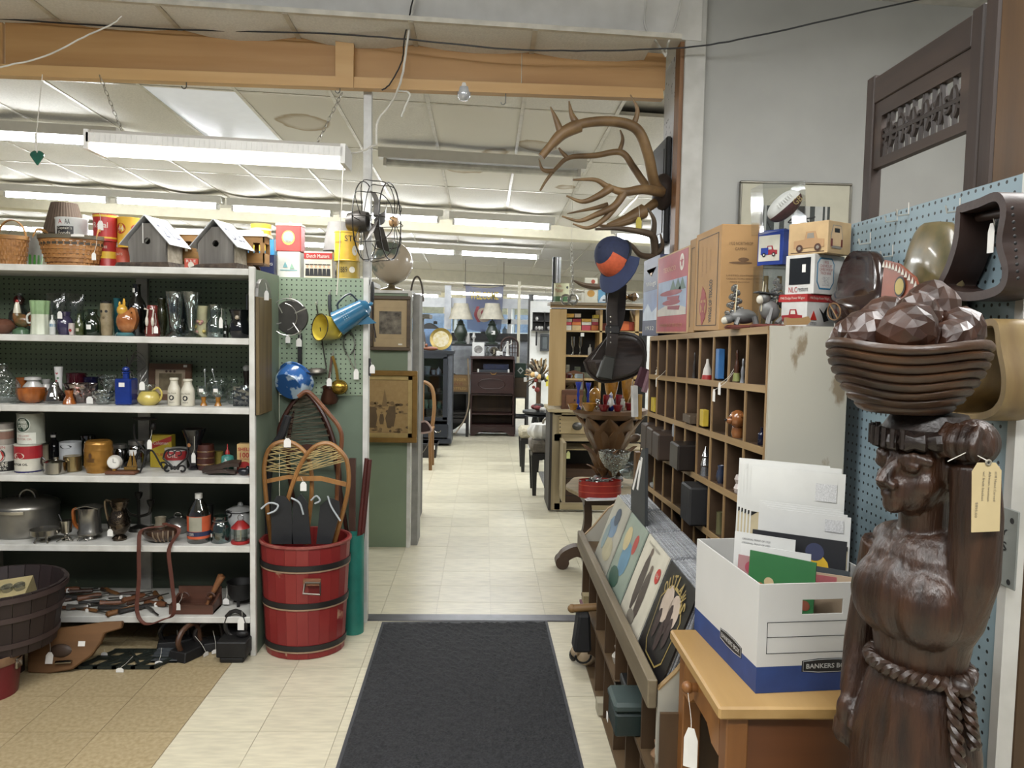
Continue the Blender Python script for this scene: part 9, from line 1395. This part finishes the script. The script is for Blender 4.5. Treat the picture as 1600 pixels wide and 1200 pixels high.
o=BX(w,.004,h).build('metal_sign',P('8d918c',.5,sc_=6),label='worn white metal sign with black lettering behind the statue arm',cat='sign',loc=(X,(y0_+y1_)/2,z0),rot=(0,0,-PI/2),bev=.002,sm=0);art(o,[INK,P('b9bcb8',.5)],lambda b:([b.text(s_,(x*w,-.0028,h*z),w*ww,h*hh,0,bold=.02)for s_,x,z,ww,hh in(('THIS IS A',.0,.83,.62,.07),('ONLY',.2,.69,.34,.08),('NS',.27,.51,.2,.12),('O',.14,.28,.12,.13),('Y)',.2,.12,.1,.05))],b.disc((w*.42,-.0028,h*.86),.006,0),b.disc((w*.42,-.0028,h*.08),.006,0)))
# carved door frames behind the pegboard
DW=W('3c2c22','241812','z',14,.6,.15);DWY=W('46362b','2c2019','y',14,.6,.15);X=1.3;ya,yb=atX(1366,200,X).y,atX(1535,100,X).y;zt=atX(1366,128,X).z;t=thing('carved_door','tall dark carved wooden door frame with fretwork panel behind the pegboard','door frame',(X,(ya+yb)/2,0));w=(ya-yb)/2
for s_ in(-1,1):B().bx(-.02,.02,s_*w-.025,s_*w+.025,0,zt+.01).build('stile',DW,t,bev=.004,sm=0)
za_,zb_=zt-.085,zt-.30;B().bx(-.018,.018,-w+.025,w-.025,za_,zt).build('top_rail',DWY,t,sm=0,bev=.003);B().bx(-.012,.012,-w+.025,w-.025,zb_,zb_+.03).build('panel_rail',DWY,t,sm=0);B().bx(-.012,.012,-w+.025,w-.025,za_-.05,za_).build('panel_rail',DWY,t,sm=0);B().bx(-.018,.018,-w+.025,w-.025,.1,.5).build('bottom_panel',DWY,t,sm=0)
for yy in(-w+.025,w-.07):B().bx(-.012,.012,yy,yy+.045,zb_+.03,za_-.05).build('panel_end',DWY,t,sm=0)
sr=random.Random(11);b=B();zc_=(za_-.05+zb_+.03)/2;hh=(za_-.05-zb_-.03)/2
for k in range(13):
    y=-w+.075+k*(2*w-.15)/12;b.tube([(0,y,zc_)]+[(0,y+.022*cos(a)*(1-a/14),zc_+(.022+.02*(k%2))*sin(a)*(1 if k%2 else-1))for a in[j*.5 for j in range(12)]],.008,5);b.tube([(0,y,zc_-hh),(0,y+sr.uniform(-.03,.03),zc_+hh)],.008,5)
b.tube([(0,-w+.07,zc_),(0,w-.07,zc_)],.01,6);b.build('fretwork',P('2e241e',.6),t)['kind']='stuff'
t=thing('wooden_door','heavy brown wooden door edge standing at the end of the pegboard','door',(1.27,1.8,0));B().bx(-.03,.03,-.12,.075,0,2.75).build('slab',W('5e4222','3d2a16','z',12,.5),t,sm=0,bev=.004);B().bx(-.034,.034,.075,.115,0,2.75).build('edge_moulding',DW,t,sm=0,bev=.006);B().bx(-.02,.02,.125,.15,0,2.7).build('rear_stile',DW,t,sm=0,bev=.004)
# ================================================================ CARVED STATUE
SX,SY,SRZ=.834,1.39,-1.22;st=thing('wooden_statue','carved dark wood statue of a woman carrying a fruit basket on her head','statue',(SX,SY,0),(0,0,SRZ))
b=B();b.lathe([(.15,.0),(.15,.05),(.13,.06),(.12,.3),(.125,.6),(.118,.8),(.1,.9),(.082,.95),(.09,1.0),(.1,1.08),(.095,1.15),(.05,1.2),(0,1.21)],28,sy=.85)
E=b.sph;E((0,-.01,1.09),(.105,.075,.13),20,14);E((-.042,-.042,1.08),(.07,.062,.08),18,12);E((.042,-.042,1.08),(.07,.062,.08),18,12);E((0,-.052,1.085),(.065,.058,.085),16,10);E((0,-.025,1.12),(.1,.06,.095),18,12);b.tube([(.06*cos(a),-.008+.058*sin(a),1.175+.022*sin(a))for a in[2*PI*k/24 for k in range(24)]],.0055,7,0,True);E((0,0,1.175),(.115,.055,.045),18,10)
b.tube([(0,.0,1.15),(0,-.008,1.21),(0,-.012,1.29)],[.055,.043,.045],14);E((0,-.012,1.335),(.066,.082,.088),20,14);E((0,-.045,1.292),(.05,.055,.052),16,10);E((0,-.088,1.262),(.021,.018,.018),10,8);E((0,.045,1.32),(.06,.05,.07),14,10)
b.tube([(0,-.09,1.342),(0,-.108,1.32),(0,-.12,1.3)],[.009,.012,.014],10)
for s_ in(-1,1):
    E((s_*.013,-.106,1.299),(.01,.012,.009),8,6);b.tube([(s_*.012,-.094,1.349),(s_*.035,-.086,1.354),(s_*.056,-.062,1.344)],[.009,.01,.008],8);E((s_*.03,-.083,1.332),(.017,.012,.009),10,7);b.tube([(s_*.014,-.092,1.336),(s_*.03,-.096,1.34),(s_*.047,-.084,1.334)],.0045,6);E((s_*.038,-.056,1.302),(.024,.026,.026),12,8);E((s_*.066,.0,1.32),(.01,.02,.028),10,8)
b.tube([(-.026,-.086,1.277),(-.01,-.102,1.281),(0,-.102,1.279),(.01,-.102,1.281),(.026,-.086,1.277)],[.004,.007,.007,.007,.004],8);b.tube([(-.024,-.086,1.272),(0,-.101,1.267),(.024,-.086,1.272)],[.004,.008,.004],8)
b.tube([(.045,.005,.98),(.075,.002,1.06),(.1,-.005,1.15),(.106,-.012,1.26),(.098,-.014,1.345)],[.03,.042,.044,.042,.039],14);E((.096,-.014,1.385),(.042,.04,.042),14,10)
[b.tube(spline([(.096+.018*(k-1.5),-.045,1.36),(.096+.02*(k-1.5),-.06,1.385),(.096+.018*(k-1.5),-.04,1.415)],3),.0105,8)for k in range(4)];b.tube([(.13,-.02,1.37),(.125,-.05,1.385),(.11,-.058,1.395)],.011,8)
b.tube([(-.1,.0,1.16),(-.128,.01,1.05),(-.14,.0,.94),(-.125,-.03,.84)],[.038,.036,.032,.026],12);E((-.12,-.04,.81),(.026,.03,.04),10,8);[b.tube([(-.12+.011*(k-1.5),-.055,.79),(-.118+.011*(k-1.5),-.062,.765),(-.112+.01*(k-1.5),-.055,.745)],.0085,7)for k in range(4)];b.tube([(-.098,-.055,.82),(-.09,-.07,.79)],.009,7)
for k in range(9):a=2*PI*k/9;b.tube([(.07*cos(a),.055*sin(a),.92),(.13*cos(a+.1),.108*sin(a+.1),.6),(.13*cos(a+.05),.11*sin(a+.05),.1)],[.01,.018,.02],7)
o=b.build('body_raw',BLACK,recalc=True,sm=0);md=o.modifiers.new('r','REMESH');md.mode='VOXEL';md.voxel_size=.0042;md2=o.modifiers.new('s','SMOOTH');md2.factor=.5;md2.iterations=6
me=bpy.data.meshes.new_from_object(o.evaluated_get(bpy.context.evaluated_depsgraph_get()));bpy.data.objects.remove(o)
DKW=P('3c2210',.42,sc_=26,st=(1.6,1.6,.2),col2='1a0d06',bump=1.0,det=6,coat=.05)
me.name='body';me.materials.clear();me.materials.append(DKW);me.polygons.foreach_set('use_smooth',[True]*len(me.polygons));body=bpy.data.objects.new('body',me);COL.objects.link(body);body.parent=st
WR=P('1c110b',.45,bump=.5,sc_=30);b=B();n=60
b.tube([((.069+.004*sin(i*1.3))*cos(2*PI*i/n),-.012+(.084+.004*sin(i*1.3))*sin(2*PI*i/n),1.385+.006*sin(2*PI*i/n))for i in range(n)],[.017+.004*sin(i*2.1)for i in range(n)],8,0,True);b.lathe([(.07,1.375),(.075,1.4),(.06,1.425),(0,1.43)],20,(0,-.008,0),0,1,1.15);b.build('head_wrap',WR,st)
[B().tube([(.088*cos(a),-.012+.102*sin(a),z)for z in(1.368,1.385,1.402)],.0045,6).build('wrap_fold',WR,st)for a in[PI*1.1+k*.2 for k in range(9)]]
RPW=W('3a2416','20130a','x',40,.4,.4);n=150
for ph in(0,PI):B().tube([((.088+.007*cos(i*.75+ph))*cos(2*PI*i/n),((.088+.007*cos(i*.75+ph))*.88)*sin(2*PI*i/n)-.002,.95+.007*sin(i*.75+ph))for i in range(n)],.0085,6,0,True).build('rope_belt',RPW,st)
for x0,ln in((.02,.1),(.055,.13)):
    for ph in(0,PI):B().tube([(.096+.03*i/26+.006*cos(i*.8+ph),-x0+.02-.01*i/26+.006*sin(i*.8+ph),.95-ln*i/26)for i in range(27)],.007,6).build('rope_end',RPW,st)
B().sph((.098,-.018,.95),(.022,.016,.018),10,7).build('rope_knot',RPW,st)
# basket and carved fruit on the head
zb=1.428;b=B();prof=[];nr=8;n=48
for k in range(nr):
    u0,u1=k/nr,(k+1)/nr;rr=lambda u:.065+.07*sin(u*PI*.5)**.75
    prof+=[(rr(u0+.02)-.004,zb+.128*u0),(rr(u0+.35/nr)+.004,zb+.128*(u0+.3/nr)),(rr(u0+.7/nr)+.004,zb+.128*(u0+.75/nr))]
prof+=[(.134,zb+.13),(.124,zb+.128),(.11,zb+.1),(0,zb+.095)]
b.lathe(prof,n);b.v=[V((v.x,v.y,v.z+.006*sin(math.atan2(v.y,v.x)*3+1)*min(1,max(0,(v.z-zb)/.05))))for v in map(V,b.v)];b.build('basket',P('4c3018',.42,sc_=12,st=(1,1,3),col2='24150a',bump=.5,coat=.05),st,loc=(-.016,-.056,0),sm=60)
FR=P('452616',.36,sc_=14,col2='221109',bump=.3,coat=.06);sr=random.Random(6)
for x,y,z,r in((-.085,-.06,.135,.045),(-.02,-.095,.14,.05),(.06,-.07,.145,.055),(.1,.0,.13,.042),(-.105,.02,.135,.042),(-.04,-.02,.165,.05),(.03,-.01,.175,.045),(0,.06,.19,.055),(.07,.06,.15,.045),(-.06,.08,.15,.045)):
    q=B().sph((0,0,0),(r,r*.95,r*.85),13,9);q.v=wob(q.v,.0026);q.build('carved_fruit',FR,st,loc=(x*.9-.016,y*.9-.056,zb+z),rot=(sr.uniform(0,3),sr.uniform(0,3),0),sm=0)
# manila tag on the raised arm
q=[at(x,y,1.235)for x,y in((1518,832),(1562,830),(1565,735),(1556,723),(1528,723),(1519,737))];c=sum(q,V())/6;Mi=st.matrix_basis.inverted();tg=B();tg.prism([(p.x-c.x,p.z-c.z)for p in q],.0012);o=tg.build('manila_tag',P('c4b184',.6,var=.04),st,sm=0,label='cream manila price tag with handwriting');o.location=MR(-SRZ,3,'Z')@(c-V((SX,SY,0)));o.rotation_euler=(0,0,-SRZ)
b=B();b.tube(arc((.0,-.001,.044),.004,0,2*PI,12),.002,5,0);b.disc((0,-.0008,.044),.003,1)
T9=MR(PI/2,4,'Y')
for k,(s_,l)in enumerate((('#18 Hand Carved',.05),('African woman',.05),('w/ fruit basket',.05))):b.text(s_,(0,0,0),l,.0045,2,MT((.014-.01*k,-.0008,.004))@T9)
b.text('$895.00',(0,0,0),.026,.005,2,MT((-.016,-.0008,-.036))@T9);b.tube([(0,0,.046),(-.02,.02,.06),(-.05,.03,.04)],.001,4,3);b.build('tag_writing',[P('8a8474',.5),INK,P('7d7460',.6),STRING],o,sm=0)
